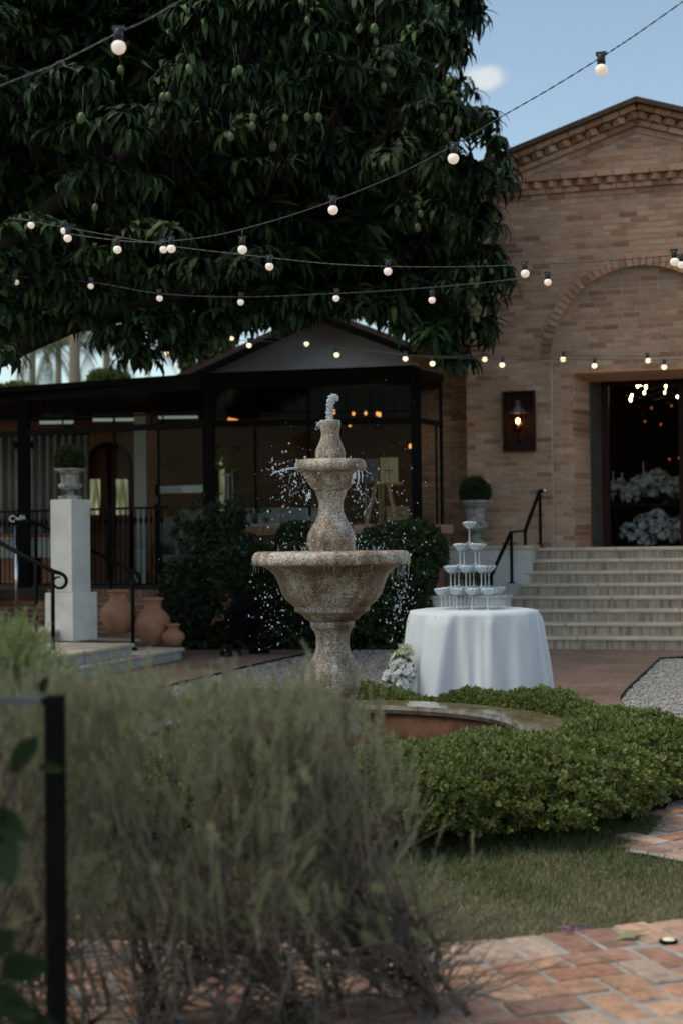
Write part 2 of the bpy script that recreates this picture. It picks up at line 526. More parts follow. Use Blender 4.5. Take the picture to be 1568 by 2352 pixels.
# gravel beds: base sheet, loose stones on top, thin dark steel edging
M['gravel'] = surf('gravel_base', (0.26, 0.245, 0.22), (0.42, 0.40, 0.365), 55, 0.95, 0.8, 90, detail=3)
M['pebble'] = surf('pebble', (0.29, 0.27, 0.24), (0.41, 0.385, 0.345), 30, 0.9, rnd=0.25)
GL = [g2(300, 1603), g2(335, 1593), g2(497, 1555), g2(566, 1537), g2(720, 1503), g2(800, 1497), g2(900, 1495), g2(1010, 1520), g2(1010, 1640)]
GL = GL + [(FX + 0.4, FY + 1.9), (-1.2, FY + 1.6), (-2.4, FY + 1.2)]
GR = [g2(1426, 1608), g2(1440, 1590), g2(1515, 1518), g2(1600, 1513), g2(1800, 1505), (5.2, 9.4), (2.6, 8.2), (1.9, 8.6)]
sheet('gravel_bed', GR, 0.008, M['gravel'])
def inside(p, poly):
    c = False
    for a, b_ in zip(poly, poly[1:] + poly[:1]):
        if (a[1] > p[1]) != (b_[1] > p[1]) and p[0] < (b_[0] - a[0]) * (p[1] - a[1]) / (b_[1] - a[1]) + a[0]: c = not c
    return c
M['pebble_shaded'] = surf('shaded_pebble', (0.20, 0.18, 0.155), (0.29, 0.265, 0.235), 30, 0.7, rnd=0.3)  # stone colour darkened to carry the tree's shade over the left bed
M['gravel_shaded'] = surf('shaded_gravel', (0.13, 0.118, 0.10), (0.24, 0.22, 0.195), 55, 0.9, 0.8, 90, detail=3)  # base sheet colour darkened for the same tree shade
def pebbles(poly, n, name, mat='pebble'):
    xs = [p[0] for p in poly]; ys = [p[1] for p in poly]
    pts = []
    while len(pts) < n:
        p = (random.uniform(min(xs), max(xs)), random.uniform(min(ys), max(ys)))
        if inside(p, poly): pts.append((p[0], p[1], 0.012))
    pos = np.array(pts)
    tv = np.array([(1, 0, 0), (0, 1, 0), (-1, 0, 0), (0, -1, 0), (.5, .5, .6), (-.5, .5, .7), (-.5, -.5, .6), (.5, -.5, .55)], float)
    tf = np.array([(4, 5, 6, 7), (0, 1, 5, 4), (1, 2, 6, 5), (2, 3, 7, 6), (3, 0, 4, 7)])
    d = np.stack([rng.normal(0, .25, n), rng.normal(0, .25, n), np.ones(n)], 1)
    o = scatter(name, [(tv, tf, pos, rot_from(d, rng.uniform(0, 6.28, n)), rng.uniform(.008, .020, n))], M[mat], kind='stuff')
    return o
sheet('gravel_bed', GL, 0.008, M['gravel_shaded'])
pebbles(GL, 11000, 'gravel', 'pebble_shaded')
pebbles(GR, 11000, 'gravel')
def edging(pts, label):
    e = MB()
    for a, b_ in zip(pts[:-1], pts[1:]):
        e.bar((a[0], a[1], 0.012), (b_[0], b_[1], 0.012), 0.012, 0.05)
    o = e.build('edging_strip', M['black_metal'])
    setp(o, label, 'edging')
edging(GL[1:8], 'thin black edging strip along the gravel bed behind the fountain')
edging([GR[0], GR[1], GR[2], GR[3], GR[4]], 'thin black edging strip around the gravel bed by the stone steps')

# ------------------------------------------------------------------ brick path: every brick a piece
path_poly = ccw([(-4.2, 2.6), (3.4, 2.6)] + EDGE[::-1])
path = sheet('brick_path', path_poly, 0.0195, M['path_mortar'])
def lay(poly, parent, shrink=0.0):
    if area(poly) < 0.0025: return
    n = len(poly)
    cx = sum(p[0] for p in poly) / n; cy = sum(p[1] for p in poly) / n
    z1 = 0.026 + random.uniform(-.004, .004)
    tx, ty = random.gauss(0, .012), random.gauss(0, .012)
    o = MB().prism([(p[0] - cx, p[1] - cy) for p in ccw(poly)], 0.0, z1, 0.005).build('brick', M['path_brick'], parent, world=False)
    o.location = (cx, cy, 0); o.rotation_euler = (tx, ty, random.gauss(0, .012))
def half_in(a, b_):
    """inward normal (towards the camera) of an edge segment"""
    d = (b_[0] - a[0], b_[1] - a[1]); l = math.hypot(*d)
    return (d[1] / l, -d[0] / l), (d[0] / l, d[1] / l), l
SOL = 0.228
for a, b_ in zip(EDGE[:-1], EDGE[1:]):
    n, d, l = half_in(a, b_)
    k = int(l / 0.124)
    for i in range(k):
        s0 = l * i / k + 0.009 + random.uniform(0, .006); s1 = l * (i + 1) / k - 0.010
        o0, o1 = random.uniform(-.012, .006), SOL + random.uniform(-.01, .004)
        q = [(a[0] + d[0] * s + n[0] * t, a[1] + d[1] * s + n[1] * t) for s, t in ((s0, o0), (s1, o0), (s1, o1), (s0, o1))]
        c = (sum(p[0] for p in q) / 4, sum(p[1] for p in q) / 4)
        if -1.9 < c[0] < 2.3: lay(q, path)
def herring(parent, org, ang, tests, clipper, w=0.125, rngi=range(-14, 34), rngj=range(-34, 12)):
    ca, sa = math.cos(ang), math.sin(ang)
    for i in rngi:
        for j in rngj:
            r = (i - j) % 4
            if r == 0: x0, x1, y0, y1 = i, i + 2, j, j + 1
            elif r == 3: x0, x1, y0, y1 = i, i + 1, j, j + 2
            else: continue
            gpx = 0.0105
            q = [(x0 * w + gpx, y0 * w + gpx), (x1 * w - gpx, y0 * w + gpx), (x1 * w - gpx, y1 * w - gpx), (x0 * w + gpx, y1 * w - gpx)]
            q = [(p[0] + random.gauss(0, .002), p[1] + random.gauss(0, .002)) for p in q]
            q = [(org[0] + p[0] * ca - p[1] * sa, org[1] + p[0] * sa + p[1] * ca) for p in q]
            c = (sum(p[0] for p in q) / 4, sum(p[1] for p in q) / 4)
            if not tests(c): continue
            q = clipper(q, c)
            if q and len(q) > 2: lay(q, parent)
def path_clip(q, c):
    k = 1 if c[0] < EDGE[2][0] else 2
    if c[0] < EDGE[1][0]: k = 0
    a, b_ = EDGE[k], EDGE[k + 1]
    n, d, l = half_in(a, b_)
    q = clip_half(q, (a[0] + n[0] * (SOL + .014), a[1] + n[1] * (SOL + .014)), n)
    return q if area(q) > 0.004 else None
n_, d_, l_ = half_in(EDGE[2], EDGE[3])
ho = (EDGE[2][0] + n_[0] * (SOL + .012), EDGE[2][1] + n_[1] * (SOL + .012))
herring(path, ho, math.atan2(d_[1], d_[0]), lambda c: c[1] > 3.45 and -1.75 < c[0] < 1.75 and abs(c[0]) < c[1] * 0.27 + .3, path_clip)

# brick paving turning round the hedge on the far side of the lawn
SP = ccw([g2(1438, 1966), g2(1500, 1976), g2(1580, 1992), (2.9, 5.7), (3.2, 7.6), g2(1590, 1800), g2(1540, 1838), g2(1528, 1868), g2(1505, 1912)])
side = sheet('brick_terrace', SP, 0.0195, M['path_mortar'])
herring(side, (1.0, 5.6), R(38), lambda c: inside(c, SP) and c[0] < 2.2, lambda q, c: q, rngi=range(-2, 26), rngj=range(-10, 20))
ho_ = MB()
ho_.tube([Vector((*g2(x, y), 0.04)) for x, y in ((1440, 1905), (1490, 1872), (1530, 1856), (1580, 1846), (1680, 1842))], 0.012, 6)
setp(ho_.build('garden_hose', M['black_metal']), 'black garden hose lying on the brick terrace beside the round hedge', 'hose')

# ================================================================== BRICK BUILDING WITH GABLE
BA = R(15.5)
c0 = at(1073, 1100, 20.3)
BO = Vector((c0.x, c0.y, 0))
BX = Vector((math.cos(BA), -math.sin(BA), 0)); BY = Vector((math.sin(BA), math.cos(BA), 0))
def BL(x, y, yl=0.0):
    """picture point -> (s, z) on the building plane yl behind the facade"""
    d = ray(x, y)
    p0 = BO + BY * yl
    t = (p0 - CAMP).dot(BY) / d.dot(BY)
    p = CAMP + d * t
    return (p - BO).dot(BX), p.z
def BW(s, yl, z): return BO + BX * s + BY * yl + Vector((0, 0, z))
bld = thing('brick_building', 'gabled orange brick building with toothed cornice, blind arch and dark doorway above the stone steps', 'building', BO, -BA)
def bput(mb, name, mat, parent=None):
    return mb.build(name, mat, parent or bld, world=False)   # vertices in building coordinates
ZF = 1.236                                  # landing level
s_ap, z_ap = BL(1460, 235, -0.2)
s_d0 = BL(1320, 1100)[0]
s_d1 = 2 * s_ap - s_d0
z_d = BL(1320, 855)[1]
z_c = BL(1200, 462)[1]                      # underside of the level cornice
R_arc = s_ap - BL(1243, 826)[0]; z_arc = BL(1243, 826)[1]
R_in = R_arc - 0.135
WB = 2 * s_ap                               # building width
print('BLD', s_ap, z_ap, s_d0, z_d, z_c, R_arc, z_arc)
TH = 0.38
core = MB()
core.box(((s_d0) / 2, TH / 2 + .05, z_d / 2), (s_d0, TH, z_d))
core.box(((s_d1 + WB) / 2, TH / 2 + .05, z_d / 2), (WB - s_d1, TH, z_d))
core.box((WB / 2, TH / 2 + .05, (z_d + z_c) / 2), (WB, TH, z_c - z_d))
# gable triangle and side walls
zt = z_ap - 0.12
core.add([(0, -.02, z_c), (WB, -.02, z_c), (WB, -.02, z_c + .28), (s_ap, -.02, zt), (0, -.02, z_c + .28),
          (0, .41, z_c), (WB, .41, z_c), (WB, .41, z_c + .28), (s_ap, .41, zt), (0, .41, z_c + .28)],
         [(0, 1, 2, 3, 4), (9, 8, 7, 6, 5), (2, 7, 8, 3), (3, 8, 9, 4), (0, 4, 9, 5), (1, 6, 7, 2)])
core.box((-.0 + .15, 4.4, (z_c + .2) / 2), (.3, 8, z_c + .2)); core.box((WB - .15, 4.4, (z_c + .2) / 2), (.3, 8, z_c + .2))
# mortar face of the outer wall surface, standing proud of the arched panel
def slab_quad(a, b_, c, d):
    V = [(p[0], y, p[1]) for y in (-.02, .062) for p in (a, b_, c, d)]
    core.add(V, [(0, 1, 2, 3), (7, 6, 5, 4), (0, 4, 5, 1), (1, 5, 6, 2), (2, 6, 7, 3), (3, 7, 4, 0)])
slab_quad((0, 0), (s_ap - R_in, 0), (s_ap - R_in, z_arc), (0, z_arc))
slab_quad((s_ap + R_in, 0), (WB, 0), (WB, z_arc), (s_ap + R_in, z_arc))
slab_quad((0, z_arc), (s_ap - R_in, z_arc), (s_ap - R_in, z_c), (0, z_c))
slab_quad((s_ap + R_in, z_arc), (WB, z_arc), (WB, z_c), (s_ap + R_in, z_c))
for i in range(24):
    t0, t1 = math.pi * i / 24, math.pi * (i + 1) / 24
    p0 = (s_ap - R_in * math.cos(t0), z_arc + R_in * math.sin(t0)); p1 = (s_ap - R_in * math.cos(t1), z_arc + R_in * math.sin(t1))
    slab_quad(p0, p1, (p1[0], z_c), (p0[0], z_c))
bput(core, 'wall', M['mortar'])
slope = (z_ap - (z_c + .40)) / s_ap
rf = MB()
for sgn in (-1, 1):
    e0 = s_ap + sgn * (s_ap + .18); ez = z_ap - slope * (s_ap + .18)
    V = [(s_ap, -.26, z_ap), (e0, -.26, ez), (e0, 8.6, ez), (s_ap, 8.6, z_ap)]
    V2 = [(x, y, z + .07) for x, y, z in V]
    rf.add(V + V2, [(0, 1, 2, 3), (4, 7, 6, 5), (0, 4, 5, 1), (1, 5, 6, 2), (2, 6, 7, 3), (3, 7, 4, 0)])
roof = bput(rf, 'roof', M['roof'])

# bricks of the facade
bricks = []     # (s, y, z, length, height, sort key)
def pt_ok(s, z):
    p = BW(s, 0, z)
    return True
PITCH = 0.0815
def row_bricks(s0, s1, z, y, off, ln=0.245):
    s = s0 - (off * ln)
    while s < s1:
        l = ln + random.uniform(-.01, .01)
        a, b_ = max(s, s0), min(s + l, s1)
        if b_ - a > 0.05: bricks.append((a + .008, b_ - .008, y, z))
        s += l
LP = [BL(1155, 900), BL(1231, 1035)]        # lantern panel
def spans(z):
    """free intervals of the outer wall surface and of the recessed arch panel at height z"""
    zm = z + PITCH / 2
    outer = []; inner = []
    if zm > z_arc + R_arc: outer = [(0, WB)]
    elif zm > z_arc:
        h = math.sqrt(max(0, R_arc ** 2 - (zm - z_arc) ** 2)); outer = [(0, s_ap - h), (s_ap + h, WB)]
    else:
        outer = [(0, s_ap - R_in), (s_ap + R_in, WB)]
    if zm > z_arc:
        if zm < z_arc + R_in:
            h = math.sqrt(R_in ** 2 - (zm - z_arc) ** 2); inner = [(s_ap - h, s_ap + h)]
    elif zm > z_d: inner = [(s_ap - R_in, s_ap + R_in)]
    else: inner = [(s_ap - R_in, s_d0), (s_d1, s_ap + R_in)]
    return outer, inner
z = ZF + .012; k = 0
while z < z_c - .02:
    o_, i_ = spans(z)
    off = (k % 2) * .5 + random.uniform(-.04, .04)
    for a, b_ in o_:
        if LP[1][1] < z + PITCH / 2 < LP[0][1]:
            for c, d in ((a, min(b_, LP[0][0])), (max(a, LP[1][0]), b_)):
                if d > c + .04: row_bricks(c, d, z, 0.0, off)
        else: row_bricks(a, b_, z, 0.0, off)
    for a, b_ in i_: row_bricks(a, b_, z, 0.072, off)
    z += PITCH; k += 1
zg = z_c + 0.36
while zg < z_ap - .5:                       # gable field above the level cornice
    half = s_ap - .62 - (zg - z_c - .30) / slope
    half = (z_ap - .30 - zg) / slope
    if half > .1: row_bricks(max(0.1, s_ap - half), min(WB - .1, s_ap + half), zg, 0.0, (k % 2) * .5 + random.uniform(-.05, .05))
    zg += PITCH; k += 1
bm0 = MB().box((0, 0, 0), (1, .06, PITCH - .018)).mesh('brick')
bm0.materials.append(M['wall_brick'])
def in_frame(s, z):
    p = BW(s, 0, z) - CAMP
    X, Y, Z = p.dot(XC), p.dot(YC), p.dot(fwd)
    x, y = 784 + FPX * X / Z, 1176 - FPX * Y / Z
    return -20 < x < 1590 and -20 < y < 2352, p.length, x, y
cand = []; rest = []
for q in bricks:
    ok, dist, x, y = in_frame((q[0] + q[1]) / 2, q[3])
    hid = x < 1180 and y < 800 or x < 1110 and y < 860
    (cand if ok and not hid else rest).append((dist, q))
cand.sort(key=lambda t: t[0])
for i, (dist, (a, b_, y, z)) in enumerate(cand[:300]):
    o = bpy.data.objects.new('brick', bm0); COL.objects.link(o)
    o.parent = bld
    o.location = ((a + b_) / 2, y + .005 + random.uniform(-.003, .003), z + PITCH / 2)
    o.scale = (b_ - a, 1, 1)
jb = MB()
for dist, (a, b_, y, z) in cand[300:] + rest:
    jb.box(((a + b_) / 2, y + .005 + random.uniform(-.003, .003), z + PITCH / 2), (b_ - a, .06, PITCH - .018))
o = bput(jb, 'brick_courses', M['wall_brick']); o['kind'] = 'stuff'
# arch ring: each voussoir a piece
nv = 44
for i in range(nv):
    t0, t1 = math.pi * i / nv + .006, math.pi * (i + 1) / nv - .006
    def pa(r, t): return (s_ap - r * math.cos(t), z_arc + r * math.sin(t))
    q = [pa(R_in, t0), pa(R_in, t1), pa(R_arc, t1), pa(R_arc, t0)]
    if q[0][0] > s_ap + .7: continue
    cx = sum(p[0] for p in q) / 4; cz = sum(p[1] for p in q) / 4
    V = [(p[0] - cx, yy, p[1] - cz) for yy in (-.06, .06) for p in q]
    vb = MB().add(V, [(0, 1, 2, 3), (7, 6, 5, 4), (0, 4, 5, 1), (1, 5, 6, 2), (2, 6, 7, 3), (3, 7, 4, 0)])
    o = bput(vb, 'arch_brick', M['wall_brick']); o.location = (cx, 0, cz)
# level cornice: two bands and a row of bricks set corner-out, each tooth a piece
def band(name, s0, s1, z0, h, out):
    s = s0
    while s < s1 - .02:
        e = min(s + .245, s1)
        bput(MB().box(((s + e) / 2, -out / 2 + .03, z0 + h / 2), (e - s - .011, out + .06, h)), name, M['wall_brick'])
        s = e
s_r = s_ap + 1.0
band('cornice_brick', -.03, s_r, z_c - .01, .068, .035)
band('cornice_brick', -.05, s_r, z_c + .066, .068, .075)
tm = MB().box((0, 0, 0), (.125, .125, .085), rz=R(45)).mesh('cornice_tooth'); tm.materials.append(M['wall_brick'])
s = .02
while s < s_r:
    o = bpy.data.objects.new('cornice_tooth', tm); COL.objects.link(o); o.parent = bld
    o.location = (s, -.055, z_c + .186); o.rotation_euler = (0, random.gauss(0, .03), random.gauss(0, .05)); s += .205
band('cornice_brick', -.08, s_r, z_c + .24, .075, .14)
# raking cornice along the gable
L_r = math.hypot(s_ap + .12, slope * (s_ap + .12))
for sgn, lim in ((-1, L_r), (1, 1.3)):
    ang = math.atan(slope)
    # local frame along the slope, going down from the apex
    def RK(t, drop): return (s_ap + sgn * (t * math.cos(ang) - drop * math.sin(ang)), z_ap - t * math.sin(ang) - drop * math.cos(ang))
    def rake(name, t0, t1, d0, h, out):
        t = t0
        while t < t1 - .03:
            e = min(t + .245, t1)
            (ax, az), (bx_, bz) = RK((t + e) / 2, d0 + h / 2), RK((t + e) / 2 + .1, d0 + h / 2)
            a2 = math.atan2(bz - az, bx_ - ax)
            o = bput(MB().box((0, -out / 2 + .03, 0), (e - t - .011, out + .06, h)), name, M['wall_brick'])
            o.location = (ax, 0, az); o.rotation_euler = (0, -a2, 0)
            t = e
    rake('cornice_brick', .02, lim, .005, .07, .17)
    t = .10
    while t < lim:
        x, zz = RK(t, .135)
        o = bpy.data.objects.new('cornice_tooth', tm); COL.objects.link(o); o.parent = bld
        o.location = (x, -.075, zz); o.rotation_euler = (0, sgn * ang, random.gauss(0, .05)); t += .2
    rake('cornice_brick', .02, lim, .195, .068, .085)
    rake('cornice_brick', .12, lim - .1, .285, .068, .04)
SPL = .17
# doorway: plastered reveal, dark door frame, dark room behind
pz = BL(1345, 1100, TH)[0]
for sx, sg in ((s_d0, 1), (s_d1, -1)):
    P4 = [(sx + sg * SPL, .452), (sx + sg * (SPL + .13), .80), (sx, .82), (sx, .46)]
    bput(MB().prism(P4 if sg > 0 else P4[::-1], ZF, z_d - .05), 'reveal', M['reveal'])
SPL = .17
for sx, sg in ((s_d0, 1), (s_d1, -1)):       # splayed brick jambs, course by course
    jd = MB(); z = ZF
    while z < z_d - .02:
        z2 = min(z + PITCH - .012, z_d)
        P4 = [(sx - sg * .002, .045), (sx + sg * SPL, .44), (sx - sg * .03, .46), (sx - sg * .03, .045)]
        if sg < 0: P4 = P4[::-1]
        jd.prism(P4, z, z2); z += PITCH
    bput(jd, 'jamb_brick_courses', M['wall_brick'])['kind'] = 'stuff'
    jm = MB(); P4 = [(sx + sg * .004, .06), (sx + sg * (SPL - .01), .445), (sx - sg * .02, .47), (sx - sg * .02, .06)]
    if sg < 0: P4 = P4[::-1]
    jm.prism(P4, ZF, z_d); bput(jm, 'jamb_mortar', M['mortar'])
sf = MB(); sf.add([(s_d0, .045, z_d - .012), (s_d1, .045, z_d - .012), (s_d1 - SPL, .45, z_d - .10), (s_d0 + SPL, .45, z_d - .10), (s_d0, .045, z_d + .02), (s_d1, .045, z_d + .02), (s_d1, .45, z_d + .02), (s_d0, .45, z_d + .02)], [(0, 3, 2, 1), (4, 5, 6, 7), (0, 1, 5, 4), (2, 3, 7, 6)])
bput(sf, 'soffit', M['wall_brick'])
fx = MB(); fx.box((s_d0 + SPL + .17, .88, (z_d + ZF) / 2), (.13, .14, z_d - ZF)); fx.box((s_d1 - SPL - .24, .88, (z_d + ZF) / 2), (.13, .14, z_d - ZF)); fx.box((s_ap, .88, z_d - .06), (s_d1 - s_d0 - .76, .13, .12)); fx.box((s_d0 + .08, 1.0, 2.5), (.6, .04, 3)); fx.box((s_d1 - .08, 1.0, 2.5), (.6, .04, 3)); fx.box((s_ap, 1.0, z_d + .35), (s_d1 - s_d0 - .3, .04, .9))
bput(fx, 'door_frame', M['dark_wood'])
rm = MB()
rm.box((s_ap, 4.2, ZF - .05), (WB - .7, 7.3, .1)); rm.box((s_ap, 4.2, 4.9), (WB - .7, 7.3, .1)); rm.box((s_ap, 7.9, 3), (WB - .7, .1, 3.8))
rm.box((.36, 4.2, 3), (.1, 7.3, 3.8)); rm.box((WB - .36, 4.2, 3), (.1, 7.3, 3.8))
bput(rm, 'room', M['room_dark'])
# brick link wall standing back on the left, running behind the glasshouse
lk = MB(); YL = 0.62
lk.box((-.42, YL + .15, 2.3), (.84, .3, 4.6)); bput(lk, 'link_wall', M['mortar'])
lb = MB(); z = 0.35; k = 0
while z < 4.6:
    s = -.83 - (k % 2) * .12
    while s < -.02:
        e = min(s + .245, -.02)
        if e - s > .05: lb.box(((s + e) / 2, YL + random.uniform(-.004, .003), z + PITCH / 2), (e - s - .012, .06, PITCH - .013))
        s = e
    z += PITCH; k += 1
o = bput(lb, 'link_brick_courses', M['wall_brick']); o['kind'] = 'stuff'
lr = MB()   # side face of the projecting corner, with its own courses
z = ZF; k = 0
while z < z_c:
    for j in range(3):
        a = .03 + j * .22 + (k % 2) * .1
        b_ = min(a + .21, YL)
        if b_ - a > .04: lr.box((0.0 + random.uniform(-.003, .003), (a + b_) / 2, z + PITCH / 2), (.03, b_ - a, PITCH - .013))
    z += PITCH; k += 1
o = bput(lr, 'corner_brick_courses', M['wall_brick']); o['kind'] = 'stuff'
edge_bead = MB(); xs = s_ap - R_in
edge_bead.tube([(xs + .0, -.012, ZF), (xs, -.012, z_arc)], .009, 6)
bput(edge_bead, 'recess_edge', M['tread_stone'])  # pale bead drawing the light plaster edge where the panel steps back

# ---- wall lantern on a dark panel
a, b_ = BL(1155, 901), BL(1231, 1036)
pw, ph = b_[0] - a[0], a[1] - b_[1]
cx, cz = (a[0] + b_[0]) / 2, (a[1] + b_[1]) / 2
lt = thing('wall_lantern', 'lit black carriage lantern on a dark framed board beside the doorway', 'lantern', BW(cx, -.03, cz), -BA)
pn = MB(); pn.box((0, .01, 0), (pw - .05, .03, ph - .05)); pn.build('backboard', M['dark_wood'], lt, world=False)
fr_ = MB()
for sx in (-1, 1): fr_.box((sx * (pw / 2 - .015), -.03, 0), (.03, .11, ph))
for sz in (-1, 1): fr_.box((0, -.03, sz * (ph / 2 - .015)), (pw - .062, .11, .03))
fr_.build('panel_frame', M['dark_wood'], lt, world=False)
def frust(mb, r0, r1, z0, z1, c=(0, 0), n=6, cap=True):
    mb.lathe([(r0, z0), (r1, z1)], (c[0], c[1], 0), n, smooth=False, cap=cap)
lc = (0, -.17)
M['lantern_metal'] = surf('lantern_metal', (0.05, 0.055, 0.06), (0.08, 0.085, 0.09), 8, .4)
tp = MB(); frust(tp, .145, .05, .10, .185, lc); frust(tp, .05, .035, .185, .215, lc); frust(tp, .03, .03, .215, .25, lc); frust(tp, .045, .02, .25, .275, lc)
tp.build('lantern_top', M['lantern_metal'], lt, world=False)
lf = MB()
for i in range(6):
    t = 2 * math.pi * i / 6
    lf.tube([(lc[0] + .066 * math.cos(t), lc[1] + .066 * math.sin(t), -.13), (lc[0] + .118 * math.cos(t), lc[1] + .118 * math.sin(t), .10)], .008, 5)
frust(lf, .03, .07, -.165, -.13, lc)
lf.build('lantern_frame', M['black_metal'], lt, world=False)
lg = MB()
frust(lg, .063, .114, -.128, .098, lc, cap=False)
M['lamp_glass'] = pane_mat('amber_glass', (0.95, 0.72, 0.42), 0.7)
lg.build('lantern_glass', M['lamp_glass'], lt, world=False)
lbm = MB(); lbm.ball((lc[0], lc[1], -.005), .028, (1, 1, 1.35))
M['lamp_bulb'] = emit_mat('lamp_bulb', (1.0, .72, .36), 14)
lbm.build('lamp', M['lamp_bulb'], lt, world=False)
la = MB(); la.tube([(0, -.17, -.16), (.0, -.165, -.25), (0, -.08, -.30), (0, 0, -.28)], .011, 6)
la.build('bracket', M['black_metal'], lt, world=False)

# ---- stone steps
st = thing('stone_steps', 'wide flight of pale stone steps with stained risers leading up to the doorway', 'steps', BO, -BA)
y_top = -.36                               # nosing of the top step, in building coordinates
RIS, TRD = ZF / 8, 0.30
lefts = {8: 1222, 7: 1214, 6: 1207, 5: 1198, 4: 1152, 3: 1120, 2: 1080, 1: 890}
for i in range(1, 9):
    y0 = y_top - (8 - i) * TRD
    zt_ = RIS * i
    sl = BL(lefts[i], 1400, y0)[0]
    sr = 2 * s_ap + .6
    yb = .30 if i == 8 else y0 + TRD + .35
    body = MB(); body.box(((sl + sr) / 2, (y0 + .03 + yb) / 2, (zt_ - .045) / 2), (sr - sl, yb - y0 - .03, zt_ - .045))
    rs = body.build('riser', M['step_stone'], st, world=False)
    # treads in slabs
    s = sl - .02; j = 0
    tr_objs = []
    while s < sr - .05:
        e = min(s + random.uniform(1.0, 1.5), sr)
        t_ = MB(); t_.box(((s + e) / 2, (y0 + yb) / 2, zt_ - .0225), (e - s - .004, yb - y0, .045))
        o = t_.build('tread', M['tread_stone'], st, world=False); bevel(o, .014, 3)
        s = e
fl = MB(); fl.box((s_ap, .35, ZF - .08), (s_d1 - s_d0 + .3, 1.0, .14)); fl.build('threshold', M['tread_stone'], st, world=False)

# ---- white cheek walls left of the steps
def yl_of(Yw, x):  # building-plane depth for a point at picture x and world depth Yw
    p = at(x, 1250, Yw); return (p - BO).dot(BY)
yw = -.95
ck = thing('cheek_wall', 'white plastered cheek wall with stone coping carrying the urn beside the steps', 'wall', BO, -BA)
a0, a1 = BL(1031, 1300, yw)[0], BL(1216, 1300, yw)[0]
zc1 = BL(1100, 1254, yw)[1]
mb = MB(); mb.box(((a0 + a1) / 2, (yw + .5) / 2, (zc1 - .05) / 2), (a1 - a0, .5 - yw, zc1 - .05)); mb.build('wall_body', M['stucco'], ck, world=False)
mb = MB(); mb.box(((a0 + a1) / 2, (yw + .5) / 2, zc1 - .025), (a1 - a0 + .09, .5 - yw + .06, .05)); bevel(mb.build('coping', M['tread_stone'], ck, world=False), .012)
lw = thing('cheek_wall', 'lower white plastered wall between the dark hedge and the urn wall', 'wall', BO, -BA)
b0 = BL(955, 1300, yw + .1)[0]; zc2 = BL(1000, 1283, yw + .1)[1]
mb = MB(); mb.box(((b0 + a0) / 2 - .003, (yw + .1 + .5) / 2, zc2 / 2), (a0 - b0 - .006, .4 - yw, zc2)); mb.build('wall_body', M['stucco'], lw, world=False)

# ---- handrail right
hr = thing('handrail', 'black iron handrail climbing the left side of the stone steps', 'handrail')
def on_step(x, i):      # a point in the middle of tread i at picture x
    yl = y_top - (8 - i) * TRD + TRD * .5
    s, z = BL(x, 1300, yl)
    return BW(s, yl, RIS * i)
posts = [(1127, 4, 1318), (1176, 4, 1222), (1207, 6, 1218), (1241, 8, 1126)]
posts = [(1127, 3, 1322), (1174, 5, 1222), (1206, 6, 1219), (1241, 8, 1127)]
tops = []
for x, i, yt in posts:
    p = on_step(x, i)
    zt_ = at(x, yt, p.y).z
    tops.append(Vector((p.x, p.y, zt_)))
    mb = MB(); mb.bar(p, (p.x, p.y, zt_), .04, .04); mb.build('post', M['black_metal'], hr)
    mb = MB(); mb.lathe([(.05, 0), (.05, .008), (.03, .02)], p, 12); mb.build('base_plate', M['black_metal'], hr)
mb = MB(); mb.tube([tops[0] - Vector((.02, .05, .04)), tops[0], tops[1]], .026, 8); mb.build('rail', M['black_metal'], hr)
mb = MB(); mb.tube([tops[1], tops[2]], .014, 8); mb.build('rail', M['black_metal'], hr)
mb = MB(); mb.tube([tops[2], tops[3], tops[3] + Vector((.04, .02, .0))], .026, 8); mb.build('rail', M['black_metal'], hr)
M['steel'] = surf('polished_steel', (.55, .56, .60), (.62, .63, .66), 8, .18, metal=1)
mb = MB(); mb.ball(tops[3] + Vector((.07, .02, 0)), .032, (1.2, 1, .9)); mb.build('end_cap', M['steel'], hr)

# ---- things seen inside the doorway
def inside_door(x, y, yl):
    s, z = BL(x, y, yl); return BW(s, yl, z)
ch = thing('chandelier', 'large chandelier with rings of lit candle bulbs inside the brick building', 'chandelier', inside_door(1570, 900, 3.6))
M['flame'] = emit_mat('candle_bulb', (1.0, .80, .45), 12)
M['ember'] = emit_mat('dim_bulb', (1.0, .22, .06), .14, (.2, .05, .03))
cc = Vector(ch.location)
flames = [(1450, 910), (1447, 917), (1463, 886), (1470, 882), (1482, 888), (1479, 902), (1500, 875), (1528, 889), (1526, 902), (1545, 876), (1561, 884), (1555, 910), (1573, 899), (1590, 880), (1610, 890), (1570, 875), (1640, 890), (1625, 910)]
rg = MB(); 
ringp = [cc + Vector((.95 * math.cos(t), .95 * math.sin(t), -.02)) for t in np.linspace(0, 2 * math.pi, 37)]
rg.tube(ringp, .018, 6, cap=False)
for t in range(6):
    rg.tube([cc + Vector((.95 * math.cos(t * 1.047), .95 * math.sin(t * 1.047), -.02)), cc + Vector((.2 * math.cos(t * 1.047), .2 * math.sin(t * 1.047), .12)), cc + Vector((0, 0, .5))], .012, 5)
rg.tube([cc + Vector((0, 0, .5)), cc + Vector((0, 0, 2.2))], .012, 6)
rg.build('chandelier_ring', M['black_metal'], ch)
fb = MB().ball((0, 0, 0), .017, (1, 1, 2.2), 8, 6).mesh('candle_bulb'); fb.materials.append(M['flame'])
